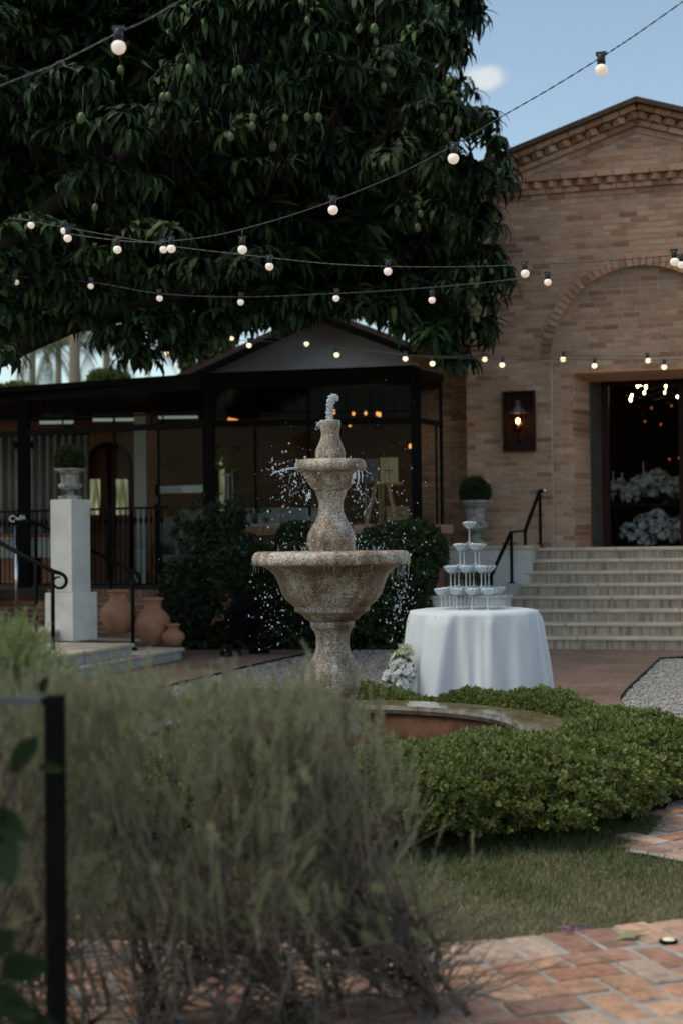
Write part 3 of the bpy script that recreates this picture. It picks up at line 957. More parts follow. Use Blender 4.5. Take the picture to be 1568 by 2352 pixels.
for i, (x, y) in enumerate(flames):
    dpt = 3.6 + .9 * math.cos(i * 2.4)
    p = inside_door(x, y, dpt)
    o = bpy.data.objects.new('candle_bulb', fb); COL.objects.link(o); o.parent = ch; o.matrix_parent_inverse = wm(ch).inverted(); o.location = p
    a_ = MB(); dx, dy = p.x - cc.x, p.y - cc.y; l = math.hypot(dx, dy) or 1
    a_.tube([p - Vector((0, 0, .045)), p - Vector((0, 0, .16))], .014, 6); a_.tube([p - Vector((0, 0, .16)), Vector((cc.x + dx * .8, cc.y + dy * .8, p.z - .22)), cc + Vector((dx * .3, dy * .3, -.02))], .008, 5)
    a_.build('candle_arm', M['black_metal'], ch)
for i, (x, y) in enumerate([(1495, 937), (1541, 932), (1480, 968), (1516, 975), (1536, 1055), (1558, 1052)]):
    p = inside_door(x, y, 5.5)
    t_ = thing('tealight_holder', ['low red glass candle lamp hanging deepest in the dark room', 'second red glass candle lamp hanging under the chandelier', 'small red lamp hanging left of the others in the dark room', 'small red lamp hanging low under the chandelier bulbs', 'dim red lamp hanging just above the white flowers', 'dim red lamp beside the door edge above the white flowers'][i], 'lamp', p, group='red glass lamps in the dark room')
    mb = MB(); mb.ball(p, .017, (1, 1, 1.5), 8, 6); mb.build('lamp_glass', M['ember'], t_)
    mb = MB(); mb.tube([p + Vector((0, 0, .03)), p + Vector((0, 0, 4.85 - p.z))], .003, 4); mb.build('wire', M['black_metal'], t_)

# white flowers: blossom template of petals
def petal_tpl(n=5, r=1.0, cup=.35):
    V = []; Fq = []
    for i in range(n):
        t = 2 * math.pi * i / n; d = np.array([math.cos(t), math.sin(t), 0]); q = np.array([-math.sin(t), math.cos(t), 0])
        o = len(V)
        V += [tuple(d * .08), tuple(d * .6 * r + q * .38 * r + np.array([0, 0, cup * .6])), tuple(d * r + np.array([0, 0, cup])), tuple(d * .6 * r - q * .38 * r + np.array([0, 0, cup * .6]))]
        Fq.append((o, o + 3, o + 2, o + 1))
    return np.array(V), np.array(Fq)
def flower_mass(name, label, cat, lumps, n, size, mat, loc, rz=0, green=None):
    """lumps = [(x, y, z, rx, ry, rz)] in world space"""
    t = thing(name, label, cat, loc, rz)
    w = np.array([l[3] * l[4] * l[5] for l in lumps]) ** .6; w /= w.sum()
    idx = rng.choice(len(lumps), n, p=w)
    d = rng.normal(size=(n, 3)); d /= np.linalg.norm(d, axis=1, keepdims=True)
    d[:, 2] = np.where(d[:, 2] < -.5, -d[:, 2], d[:, 2])
    Lp = np.array(lumps)[idx]
    rad = rng.uniform(.75, 1.05, n)[:, None]
    pos = Lp[:, :3] + d * Lp[:, 3:6] * rad
    tv, tf = petal_tpl(6, 1.0, .45); tv2, tf2 = petal_tpl(5, .62, .7)
    sc = rng.uniform(.7, 1.25, n) * size
    rt = rot_from(d + rng.normal(0, .3, d.shape), rng.uniform(0, 6.28, n))
    scatter('blossoms', [(tv, tf, pos, rt, sc), (tv2, tf2, pos, rt, sc)], mat, t, kind='stuff')
    ng = n // 3
    lf_v = np.array([(0, 0, 0), (.25, .12, .5), (0, .2, 1), (-.25, .12, .5)]); lf_f = np.array([(0, 1, 2, 3)])
    d2 = rng.normal(size=(ng, 3)); d2 /= np.linalg.norm(d2, axis=1, keepdims=True)
    L2 = np.array(lumps)[rng.choice(len(lumps), ng, p=w)]
    scatter('leaves', [(lf_v, lf_f, L2[:, :3] + d2 * L2[:, 3:6] * .85, rot_from(d2 + rng.normal(0, .6, d2.shape), rng.uniform(0, 6, ng)), rng.uniform(1.4, 2.4, ng) * size)], green or M['flower_leaf'], t, kind='stuff')
    return t
M['flower_white'] = leaf_mat('white_petal', [(.70, .71, .72), (.80, .80, .78), (.74, .74, .66)], .7, .2, .2)
M['flower_leaf'] = leaf_mat('bouquet_leaf', [(.05, .09, .03), (.10, .15, .05)], .5)
def lump(x, y, yl, rx, ry, rz_): p = inside_door(x, y, yl); return (p.x, p.y, p.z, rx, ry, rz_)
tb = MB()
lum = [lump(1418, 1128, 2.6, .18, .2, .16), lump(1445, 1140, 2.6, .16, .2, .14), lump(1470, 1122, 2.6, .2, .2, .17), lump(1505, 1112, 2.6, .22, .22, .2), lump(1530, 1128, 2.6, .2, .2, .16), lump(1560, 1125, 2.6, .2, .2, .2), lump(1600, 1118, 2.6, .25, .2, .22), lump(1640, 1118, 2.6, .25, .2, .22)]
t = flower_mass('flower_arrangement', 'upper bank of white flowers on the dark table inside the doorway', 'flowers', lum, 420, .055, M['flower_white'], inside_door(1500, 1160, 2.6))
lum = [lump(1445, 1225, 2.2, .13, .2, .14), lump(1480, 1215, 2.2, .18, .2, .2), lump(1510, 1205, 2.2, .2, .2, .22), lump(1530, 1230, 2.2, .2, .2, .15), lump(1575, 1215, 2.2, .22, .2, .22), lump(1620, 1215, 2.2, .25, .2, .25), lump(1560, 1238, 2.2, .22, .2, .1), lump(1470, 1240, 2.2, .2, .2, .1)]
flower_mass('flower_arrangement', 'lower bank of white flowers on the floor just inside the doorway', 'flowers', lum, 420, .055, M['flower_white'], inside_door(1500, 1255, 2.2))
p0, p1 = inside_door(1398, 1162, 2.65), inside_door(1700, 1160, 2.65)
tt = thing('flower_table', 'dark wooden table under the upper bank of white flowers', 'table', (p0 + p1) / 2)
mb = MB(); mb.bar(p0, p1, .7, .05); mb.build('tabletop', M['dark_wood'], tt)
for k in (.05, .35, .65, .95):
    q = p0.lerp(p1, k); mb = MB(); mb.bar((q.x, q.y, ZF), (q.x, q.y, q.z - .026), .06, .06); mb.build('leg', M['dark_wood'], tt)
M['candle_wax'] = surf('candle_wax', (.5, .48, .42), (.6, .57, .5), 4, .5)
for i, (x, yt, yb) in enumerate([(1407, 1082, 1125), (1427, 1085, 1130), (1476, 1060, 1115), (1508, 1076, 1105), (1567, 1075, 1110)]):
    a, b_ = inside_door(x, yt, 2.5), inside_door(x, yb + 25, 2.5)
    t_ = thing('taper_candle', ['unlit tall candle at the left end of the upper white flowers', 'unlit candle second from the door frame among white flowers', 'tallest unlit candle rising from the white flowers', 'unlit candle just past the tallest one among white flowers', 'unlit candle far along the upper bank of white flowers'][i], 'candle', b_, group='tall candles among the white flowers')
    mb = MB(); mb.tube([b_, a], .011, 8); mb.build('candle', M['candle_wax'], t_)
    mb = MB(); mb.tube([a, a + Vector((0, 0, .02))], .0025, 4); mb.build('wick', M['black_metal'], t_)

# ================================================================== URNS WITH CLIPPED BALLS
def small_leaf():
    V = np.array([(0, 0, 0), (.28, .10, .35), (.22, .12, .8), (0, .05, 1.0), (-.22, .12, .8), (-.28, .10, .35)], float)
    return V, np.array([(0, 1, 2, 3), (0, 3, 4, 5)])
SL = small_leaf()
def sprig(nl=7, spread=.8, seed=0):
    """a small twig end: leaves round a point, local +Z outwards"""
    r = np.random.default_rng(seed)
    Vs = []; Fs = []; off = 0
    for i in range(nl):
        t = i * 2.4 + r.uniform(-.3, .3); el = spread * (1 - i / nl) + .12
        d = np.array([[math.cos(t) * math.sin(el), math.sin(t) * math.sin(el), math.cos(el)]])
        Rm = rot_from(d, np.array([r.uniform(0, 6.28)]))[0]
        v = (SL[0] * np.array([.9, .9, 1])) @ Rm.T * r.uniform(.75, 1.1) + np.array([0, 0, .5 * i / nl])
        Vs.append(v); Fs.append(SL[1] + off); off += len(v)
    return np.concatenate(Vs), np.concatenate(Fs)
SPR = [sprig(6, 1.1, s) for s in range(5)]
M['box_leaf_dark'] = leaf_mat('clipped_leaf', [(.022, .034, .012), (.04, .058, .02), (.055, .075, .028)], .5, .15)
def leaf_ball(parent, c, r, n, size, mat, sq=(1, 1, 1), name='foliage'):
    d = rng.normal(size=(n, 3)); d /= np.linalg.norm(d, axis=1, keepdims=True)
    pos = np.array(c) + d * r * np.array(sq) * rng.uniform(.88, 1.0, n)[:, None]
    gr = []
    for k in range(5):
        i = np.arange(k, n, 5)
        gr.append((*SPR[k], pos[i], rot_from(d[i] + rng.normal(0, .45, (len(i), 3)), rng.uniform(0, 6.28, len(i))), rng.uniform(.7, 1.2, len(i)) * size))
    return scatter(name, gr, mat, parent, kind='stuff')
M['core_dark'] = surf('core_filler', (.012, .012, .006), (.02, .019, .01), 20, 1.0)  # solid dark filler inside foliage, added to block light
def urn_profile(rr, h):     # campana urn, r relative to rim radius rr, heights relative to h
    P = [(.62, 0), (.62, .07), (.50, .09), (.33, .15), (.22, .24), (.24, .28), (.36, .31), (.66, .36), (.76, .44), (.74, .50), (.58, .54), (.56, .60), (.60, .75), (.68, .88), (.86, .93), (1.0, .955), (1.0, 1.0), (.88, 1.0), (.8, .9), (.7, .86)]
    return [(a * rr, z * h) for a, z in P]
def urn(loc, rr, h, ball_r, label_u, label_b, lobes):
    u = thing('stone_urn', label_u, 'urn', loc, group='stone urns with clipped ball plants')
    pr = urn_profile(rr, h)
    body = MB(); body.lathe(pr[5:], (0, 0, 0), 48, wob=lambda t, z: (.035 * math.cos(lobes * t) if .28 * h < z < .52 * h else .012 * math.sin(24 * t) if z > .85 * h else 0))
    body.build('bowl', M['old_stone'], u, world=False)
    ft = MB(); ft.box((0, 0, .02), (rr * 1.3, rr * 1.3, .04)); ft.lathe([(.60 * rr, .04), *pr[2:6]], (0, 0, 0), 32); ft.build('foot', M['old_stone'], u, world=False)
    bp_ = thing('ball_topiary', label_b, 'topiary', Vector(loc) + Vector((0, 0, h * .88)), group='clipped ball plants in the urns')
    mb = MB(); mb.ball((0, 0, ball_r * .95), ball_r * .86, nu=14, nv=10); mb.build('twigs', M['core_dark'], bp_, world=False)  # filler ball added under the leaves to stop light passing
    o = leaf_ball(None, (0, 0, ball_r * .95), ball_r, 900, .035, M['box_leaf_dark']); o.parent = bp_
    mb = MB(); mb.lathe([(.72 * rr, 0), (.4 * rr, .02), (0.001, .03)], (0, 0, -.02), 20); mb.build('potting_soil', M['soil'], bp_, world=False)
    return u
p = BW(*[BL(1092, 1254, -.45)[0], -.45, 0]); 
du = p.y / FPX
pz_ = at(1092, 1252, p.y).z
urn((p.x, p.y, zc1 + .001), 37 * du, 104 * du, 33 * du, 'weathered stone urn on the white cheek wall beside the steps', 'clipped green ball plant in the urn beside the stone steps', 12)

# ================================================================== WHITE PEDESTAL, LEFT STEPS, POTS
# directions of the terrace steps: rising towards the left, noses running away from the camera
NO = Vector((0.30, 0.954, 0)); UPD = Vector((-0.954, 0.30, 0))
ls = thing('terrace_steps', 'short pale marble steps with rounded noses climbing to the glazed terrace', 'steps')
def ground_at(x, y, z): return onz(x, y, z)
RZ = math.atan2(NO.y, NO.x)
A1 = ground_at(426, 1487, .135)          # far end of the lowest nose
A2 = ground_at(312, 1477, .27)
A3 = ground_at(191, 1438, .405)
lens = [3.2, 3.0, 2.8]
def stp(A, z, ln, back, nm):
    """slab with rounded nose: far end A, running back towards the camera"""
    q0 = Vector((A.x, A.y, 0)); 
    body = MB()
    for lo_, hi_, inset in ((-.05, z - .045, .03),):
        a = q0 + UPD * inset - NO * .03; b_ = q0 - NO * ln + UPD * inset; c = b_ + UPD * back; d = a + UPD * back
        body.add([(*v.xy, lo_) for v in (a, b_, c, d)] + [(*v.xy, hi_) for v in (a, b_, c, d)], [(0, 1, 2, 3), (7, 6, 5, 4), (0, 4, 5, 1), (1, 5, 6, 2), (2, 6, 7, 3), (3, 7, 4, 0)])
    body.build('riser', M['grey_stone'], ls)
    for k in range(3):
        t = MB(); a = q0 - NO * (ln * k / 3 + .003); b_ = q0 - NO * (ln * (k + 1) / 3); c = b_ + UPD * back; d = a + UPD * back
        t.add([(*v.xy, z - .045) for v in (a, b_, c, d)] + [(*v.xy, z) for v in (a, b_, c, d)], [(0, 1, 2, 3), (7, 6, 5, 4), (0, 4, 5, 1), (1, 5, 6, 2), (2, 6, 7, 3), (3, 7, 4, 0)])
        bevel(t.build('tread', M['tread_stone'], ls), .018, 3)
stp(A1, .135, 3.4, 3.4, 1); stp(A2, .27, 3.0, 2.9, 2); stp(A3, .405, 2.6, 2.4, 3)
print('steps', A1, A2, A3)

# pedestal
PD = 16.9
base = onz(178, 1472, .27)
PD = base.y
pc = at(163, 1300, PD + .25)
pz0 = .27
zsh = at(160, 1362, PD).z; ztop = at(160, 1146, PD).z
sc = PD / FPX
ped = thing('white_pedestal', 'tall white plastered pedestal on a wider plinth carrying an urn by the terrace steps', 'pedestal', (pc.x, pc.y, pz0), R(-31))
wsh = 89 * sc / (math.cos(R(31)) + math.sin(R(31)))
mb = MB(); mb.box((0, 0, (ztop + zsh) / 2 - pz0), (wsh, wsh, ztop - zsh)); bevel(mb.build('shaft', M['stucco'], ped, world=False), .008)
wpl = 116 * sc / (math.cos(R(31)) + math.sin(R(31)))
mb = MB(); mb.box((.04, -.04, (zsh - pz0) / 2), (wpl, wpl, zsh - pz0)); bevel(mb.build('plinth', M['stucco'], ped, world=False), .008)
urn((pc.x, pc.y, ztop), 36 * sc, 72 * sc, 31 * sc, 'pale stone urn on the tall white pedestal by the terrace', 'dark clipped ball plant in the urn on the white pedestal', 14)

# terracotta jars
def jar(x, yb, yt, w, zb, label, prof):
    p = onz(x, yb, zb)
    k = p.y / FPX
    h = (yb - yt) * k; r = w * k / 2
    t = thing('terracotta_jar', label, 'jar', (p.x, p.y + r * .8, zb), group='terracotta jars by the terrace steps')
    mb = MB(); mb.lathe([(a * r, z * h) for a, z in prof], (0, 0, 0), 40, wob=lambda t_, z: .006 * math.sin(3 * t_ + z * 9)); mb.build('jar_body', M['terracotta'], t, world=False)
    mb = MB(); a, z = prof[-3]; mb.lathe([(a * r * 1.02, z * h - .0), (a * r * 1.12, z * h + .012), (a * r * 1.12, z * h + .03), (a * r * .95, z * h + .036), (a * r * .8, z * h)], (0, 0, 0), 40); mb.build('rim', M['terracotta'], t, world=False)
JP = [(.52, 0), (.60, .04), (.80, .17), (.96, .33), (1.0, .45), (.93, .58), (.74, .69), (.56, .75), (.47, .80), (.45, .88), (.50, .94), (.53, .95), (.46, .95), (.40, .80)]
jar(268, 1457, 1357, 84, .27, 'tall terracotta jar half hidden behind the white pedestal', JP)
jar(348, 1483, 1376, 84, .135, 'big round bellied terracotta jar behind the iron handrail post', JP)
jar(396, 1484, 1438, 54, .135, 'smallest terracotta jar at the end of the lowest step', JP)

# handrails of the terrace steps, with a scroll at the lower end
def rail_set(name, label, foot, top_foot, post_px, scroll):
    t = thing(name, label, 'handrail', foot)
    pts = []
    for (x, yt, q) in post_px:
        z1 = at(x, yt, q.y).z
        mb = MB(); mb.tube([q, Vector((q.x, q.y, z1))], .021, 8); mb.build('post', M['black_metal'], t)
        mb = MB(); mb.lathe([(.06, 0), (.06, .01), (.035, .03)], q, 12); mb.build('base_plate', M['black_metal'], t)
        pts.append(Vector((q.x, q.y, z1)))
    return t, pts
f1 = onz(306, 1494, .135); f1b = at(82, 1200, f1.y + .75)
t1, pp = rail_set('iron_handrail', 'black iron handrail rising across the white pedestal', f1, None, [(306, 1312, f1)], False)
d = (Vector((f1b.x, f1b.y, f1b.z)) - pp[0])
q2 = Vector((f1b.x, f1b.y, .27)); mb = MB(); mb.tube([q2, f1b], .021, 8); mb.build('post', M['black_metal'], t1)
e = pp[0] - d.normalized() * .09
mb = MB(); mb.tube([f1b + Vector((-.25, .02, .01)), f1b, pp[0], e, e + Vector((.03, -.03, -.09)), e + Vector((-.03, 0, -.13)), e + Vector((-.06, .02, -.08))], .024, 8); mb.build('rail', M['black_metal'], t1)
f2 = onz(123, 1520, .15); 
t2, pp = rail_set('iron_handrail', 'black iron handrail with a curled end standing before the white plinth', f2, None, [(123, 1312, f2)], True)
u2 = at(-60, 1214, f2.y + .4)
d = (u2 - pp[0]).normalized()
w2 = pp[0].y / FPX
sp = [u2, pp[0]]
cen = at(136, 1336, pp[0].y)
for k in range(15):
    a = R(75) - k * R(26); r_ = (19 - k * .62) * w2
    sp.append(cen + Vector((r_ * math.cos(a), 0, r_ * math.sin(a))))
mb = MB(); mb.tube(sp, [.024, .024] + [.02 - .0007 * k for k in range(15)], 8); mb.build('rail', M['black_metal'], t2)
q2 = at(84, 1490, f2.y + .25); mb = MB(); mb.tube([Vector((q2.x, q2.y, .27)), at(84, 1291, q2.y)], .02, 8); mb.build('post', M['black_metal'], t2)

# ================================================================== GLASSHOUSE / TERRACE
GA = at(55, 905, 21.0); GB = at(475, 868, 19.3); GC = at(952, 851, 18.7)
GZ = 3.55
def plane_pt(P, Q, x, y):
    """picture point on the upright plane through ground line P-Q"""
    d = ray(x, y); u = Vector((Q.x - P.x, Q.y - P.y, 0)); n = Vector((u.y, -u.x, 0))
    t = (Vector((P.x, P.y, 0)) - CAMP).dot(n) / d.dot(n)
    return CAMP + d * t
def LP_(x, y): return plane_pt(GA, GB, x, y)
def RP_(x, y): return plane_pt(GB, GC, x, y)
gh = thing('glasshouse', 'black steel framed glass dining room between the terrace and the brick building', 'glasshouse', (GB.x, GB.y, 0))
GM = M['black_metal']
def gbar(P, a, b_, w, h, name, parent=None):
    mb = MB(); mb.bar(P(*a), P(*b_), w, h); return mb.build(name, GM, parent or gh)
gbar(LP_, (-120, 922), (480, 880), .14, .17, 'top_beam'); gbar(RP_, (462, 881), (962, 862), .14, .17, 'top_beam')
gbar(LP_, (-120, 1004), (478, 974), .08, .085, 'rail'); gbar(RP_, (470, 974), (955, 966), .08, .085, 'rail')
def gpost(P, x, yt, z0, w, name='post'):
    a = P(x, yt); mb = MB(); mb.bar((a.x, a.y, z0), a, w, w); return mb.build(name, GM, gh)
gpost(LP_, 55, 905, 0.0, .16); gpost(LP_, 262, 893, 1.0, .03, 'mullion'); gpost(LP_, 478, 873, .3, .15)
gpost(RP_, 953, 853, .3, .13); gpost(RP_, 708, 862, 1.7, .04, 'mullion'); gpost(LP_, 364, 975, 1.0, .03, 'mullion'); gpost(RP_, 586, 970, 1.72, .035, 'mullion')
for x in (20, 95, 125, 160, 195, 230, 345, 400):       # short uprights of the transom strip
    yb = 1000 - (x / 475) * 26
    gbar(LP_, (x, 915 - x * .08), (x, yb - 28), .018, .018, 'transom_bar')
gbar(LP_, (-60, 968), (470, 947), .03, .025, 'transom_rail')
for x in (158, 362):                                   # iron rings under the transom rail
    c = LP_(x, 972 - x * .02); mb = MB()
    mb.tube([c + Vector((.085 * math.cos(t), 0, .085 * math.sin(t))) for t in np.linspace(0, 6.283, 25)], .012, 6, cap=False); mb.build('iron_ring', GM, gh)
mb = MB()
for dx in (-1, 1): 
    c = LP_(55 + dx * 13, 1022); mb.box(c, (.1, .1, .11))
mb.build('post_clamp', GM, gh)
# leaded lights in the transom of the right front
for i in range(8):
    x = 520 + i * 55
    gbar(RP_, (x, 895), (x, 948), .016, .012, 'glazing_bar')
gbar(RP_, (490, 950), (945, 943), .02, .016, 'glazing_bar')
def pane(P, x0, y0, x1, y1, y0b=None, y1b=None, mat=None, nm='pane'):
    a, b_, c, d = P(x0, y0), P(x1, y0b or y0), P(x1, y1b or y1), P(x0, y1)
    n = Vector((b_.y - a.y, a.x - b_.x, 0)).normalized() * .006
    mb = MB(); mb.add([v + n for v in (a, b_, c, d)] + [v - n for v in (a, b_, c, d)], [(0, 1, 2, 3), (7, 6, 5, 4), (0, 4, 5, 1), (1, 5, 6, 2), (2, 6, 7, 3), (3, 7, 4, 0)])
    return mb.build(nm, mat or M['glass'], gh)
pane(LP_, 272, 992, 360, 1260); pane(LP_, 368, 985, 468, 1262)
pane(RP_, 490, 978, 583, 1204); pane(RP_, 590, 976, 704, 1204); pane(RP_, 712, 974, 944, 1200)
pane(RP_, 490, 890, 704, 962); pane(RP_, 712, 884, 944, 960)
M['frost'] = surf('frosted_band', (.24, .29, .28), (.28, .33, .32), 3, .4)
pane(LP_, 368, 1117, 468, 1134, 1114, 1131, M['frost'], 'frosted_band')
mb = MB(); c = LP_(362, 1126); mb.box(c, (.06, .09, .16)); mb.build('door_lock', GM, gh)
# brick plinth and sill of the right front; side going back to the link wall
pl = MB(); a, b_ = RP_(480, 1222), RP_(952, 1222)
def strip(mb, a, b_, z0, z1, w):
    mb.bar((a.x, a.y, (z0 + z1) / 2), (b_.x, b_.y, (z0 + z1) / 2), w, z1 - z0)
zs = RP_(700, 1206).z
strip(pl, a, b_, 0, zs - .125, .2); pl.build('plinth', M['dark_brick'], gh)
n = 42
sbm = MB().box((0, 0, 0), (.10, .28, .11)).mesh('sill_brick'); sbm.materials.append(M['wall_brick'])
ang = math.atan2(b_.y - a.y, b_.x - a.x)
for i in range(n):
    q = a.lerp(b_, (i + .5) / n)
    o = bpy.data.objects.new('sill_brick', sbm); COL.objects.link(o); o.parent = gh; o.matrix_parent_inverse = wm(gh).inverted(); o.location = (q.x, q.y - .05, zs - .062 + random.uniform(-.004, .004)); o.rotation_euler = (0, 0, ang)
gs = at(1008, 1212, 19.55)
sdv = Vector((gs.x - GC.x, gs.y - GC.y, 0))
def SP_(x, y): return plane_pt(GC, gs, x, y)
gbar(SP_, (955, 964), (1012, 975), .05, .07, 'side_rail'); gbar(SP_, (955, 856), (1012, 868), .08, .1, 'side_beam')
gpost(SP_, 1010, 868, 1.55, .045, 'side_post'); gbar(SP_, (1000, 975), (1003, 1208), .03, .03, 'stay_bar')
pane(SP_, 960, 870, 1006, 960, 882, 972)
sb = MB(); strip(sb, SP_(985, 1210), SP_(1016, 1210), zs - .13, zs - .012, .3); sb.build('side_sill', M['wall_brick'], gh)
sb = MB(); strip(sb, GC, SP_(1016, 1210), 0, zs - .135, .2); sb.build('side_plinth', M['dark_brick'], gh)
# dark flat roof and back of the room
rf = MB()
poly = [GA + Vector((-1.5, .3, 0)), GB, GC, Vector((gs.x + .1, gs.y + .8, 0)), Vector((gs.x + .1, 27, 0)), Vector((GA.x - 2, 27, 0))]
V = [(p.x, p.y, GZ + .04) for p in poly] + [(p.x, p.y, GZ + .12) for p in poly]; k = len(poly)
rf.add(V, [tuple(reversed(range(k))), tuple(range(k, 2 * k))] + [(i, (i + 1) % k, k + (i + 1) % k, k + i) for i in range(k)])
rf.build('flat_roof', GM, gh)
YB = 25.5
bw = MB(); bw.box((-3.2, YB + .1, 1.8), (12, .2, 3.7)); bw.build('back_wall', M['dark_brick'], gh)
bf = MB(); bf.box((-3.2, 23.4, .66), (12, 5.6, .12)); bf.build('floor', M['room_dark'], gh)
bs = MB(); bs.box((2.35, 23.2, 1.8), (.15, 4.8, 3.7)); bs.build('end_wall', M['dark_brick'], gh)
# window and door panes: garden daylight put in as a streaked green glow
M['board'] = surf('pale_board', (0.62, 0.43, 0.22), (0.74, 0.54, 0.30), 5, 0.5, 0.05, stretch=(8, 8, 0.8))
M['garden_glow'] = emit_mat('painted_garden_light', (.42, .50, .36), .16, (.1, .12, .08))
nt = M['garden_glow'].node_tree; b = nt.nodes['Principled BSDF']
tc = N(nt, 'ShaderNodeTexCoord'); mp = N(nt, 'ShaderNodeMapping'); mp.inputs['Scale'].default_value = (16, 16, 1.6); nt.links.new(tc.outputs['Object'], mp.inputs[0])
nz = N(nt, 'ShaderNodeTexNoise', i_Scale=1.0, i_Detail=5); nt.links.new(mp.outputs[0], nz.inputs['Vector'])
rp = ramp(nt, [(.38, (.10, .13, .06)), (.5, (.34, .40, .24)), (.62, (.75, .80, .66))]); nt.links.new(nz.outputs['Fac'], rp.inputs[0]); nt.links.new(rp.outputs[0], b.inputs['Emission Color'])
M['teal_strip'] = emit_mat('teal_strip_glow', (.62, .80, .82), .10, (.2, .25, .25))  # pale teal strips under the roof, given a glow of their own
for x0, x1, y0, y1 in ((95, 118, 952, 958), (150, 240, 945, 952), (92, 172, 966, 974), (214, 310, 960, 968), (352, 455, 952, 962), (250, 370, 938, 943)):
    a, b_ = at(x0, y1, 24.9), at(x1, y0, 24.9)
    mb = MB(); mb.box(((a.x + b_.x) / 2, 24.9, (a.z + b_.z) / 2), (b_.x - a.x, .03, abs(b_.z - a.z))); mb.build('glow_strip', M['teal_strip'], gh)

# ---- arched wooden doors at the back of the terrace
def bk(x, y, Y=24.6): return at(x, y, Y)
c = bk(252, 1180); kz = 24.6 / FPX
ad = thing('arched_door', 'dark red arched double door with pale glazed lower panels at the back of the terrace', 'door', (c.x, c.y, .72))
hw = 50 * kz; zt_ = bk(252, 1022).z; zs_ = zt_ - hw
mb = MB()
pr = [(c.x + hw * math.cos(t), zs_ + hw * math.sin(t)) for t in np.linspace(0, math.pi, 17)]
V = [(x, c.y, z) for x, z in pr] + [(c.x - hw, c.y, .72), (c.x + hw, c.y, .72)]
V2 = [(x, y + .06, z) for x, y, z in V]; k = len(V)
mb.add(V + V2, [tuple(reversed(range(k))), tuple(range(k, 2 * k))] + [(i, (i + 1) % k, k + (i + 1) % k, k + i) for i in range(k)]); mb.build('door_leaf', M['red_wood'], ad)
mb = MB(); mb.tube([Vector((c.x + hw, c.y - .03, .72))] + [Vector((x, c.y - .03, z)) for x, z in pr] + [Vector((c.x - hw, c.y - .03, .72))], .05, 6); mb.build('door_frame', M['dark_wood'], ad)
mb = MB(); mb.tube([Vector((c.x, c.y - .03, .72)), Vector((c.x, c.y - .03, zt_))], .045, 6); mb.build('meeting_stile', M['dark_wood'], ad)
for sx in (216, 281):
    a, b_ = bk(sx - 15, 1101), bk(sx + 15, 1182)
    mb = MB(); mb.box(((a.x + b_.x) / 2, c.y - .015, (a.z + b_.z) / 2), (b_.x - a.x, .03, a.z - b_.z)); mb.build('glazed_panel', M['garden_glow'], ad)  # glow in the panels stands for the garden's light
mb = MB(); mb.box((c.x + .12, c.y - .06, 1.75), (.03, .06, .16)); mb.build('door_handle', GM, ad)

# ---- pleated curtain
M['curtain'] = surf('curtain', (.20, .185, .17), (.26, .24, .22), 3, .95)
cu = thing('curtain', 'long grey pleated curtain hanging behind the black post on the terrace', 'curtain', bk(60, 1160, 23.2))
def pleats(x0, x1, z0, z1, Y, n, amp, parent, nm, mat):
    a, b_ = at(x0, 1100, Y), at(x1, 1100, Y)
    xs = np.linspace(a.x, b_.x, n * 8 + 1)
    V = []; 
    for z in (z0, (z0 + z1) / 2, z1):
        for i, x in enumerate(xs): V.append((x, Y + amp * math.sin(i / 8 * 2 * math.pi) + .4 * amp * math.sin(i * .37), z))
    m_ = len(xs); Fs = [(r * m_ + i, r * m_ + i + 1, (r + 1) * m_ + i + 1, (r + 1) * m_ + i) for r in range(2) for i in range(m_ - 1)]
    mb = MB(); mb.add(V, Fs, True); o = mb.build(nm, mat, parent); so = o.modifiers.new('t', 'SOLIDIFY'); so.thickness = .01; return o
pleats(-60, 205, 1.55, bk(60, 1000, 23.2).z, 23.2, 15, .05, cu, 'curtain_cloth', M['curtain'])
mb = MB(); a, b_ = at(-60, 1002, 23.2), at(207, 996, 23.2); mb.tube([a, b_], .02, 6); mb.build('curtain_rod', GM, cu)
# dining tables with glassware under the curtain
M['linen'] = surf('linen', (.42, .44, .43), (.5, .52, .5), 4, .9)
for i, (x, lab) in enumerate([(25, 'grey cloth covered dining table left of the black terrace post'), (118, 'grey cloth covered dining table right of the black terrace post')]):
    q = at(x, 1160, 22.4); t = thing('dining_table', lab, 'table', (q.x, q.y, .72), group='dining tables on the terrace')
    mb = MB(); mb.box((q.x, q.y, 1.455), (.62, .8, .03)); bevel(mb.build('tabletop', M['linen'], t), .01)
    mb = MB(); mb.box((q.x, q.y, 1.30), (.60, .78, .27)); mb.build('cloth_skirt', M['linen'], t)
    for sx in (-.25, .25):
        mb = MB(); mb.box((q.x + sx, q.y, .95), (.05, .6, .44)); mb.build('leg', M['dark_wood'], t)
    for j in range(2):
        g = Vector((q.x - .12 + j * .26, q.y - .2, 1.472)); t2_ = thing('wine_glass', ['clear wine glass on the grey table, nearer its left edge', 'clear wine glass on the grey table, nearer its right edge'][j] + (' before the curtain' if i else ' beside the sign'), 'glass', g, group='wine glasses on the terrace tables')
        mb = MB(); mb.lathe([(.035, 0), (.004, .008), (.004, .08), (.03, .10), (.042, .14), (.035, .19)], (0, 0, 0), 14); mb.build('bowl', pane_mat('wine_glass', (.9, .93, .93), 1.3) if i == 0 and j == 0 else bpy.data.materials['wine_glass'], t2_, world=False)

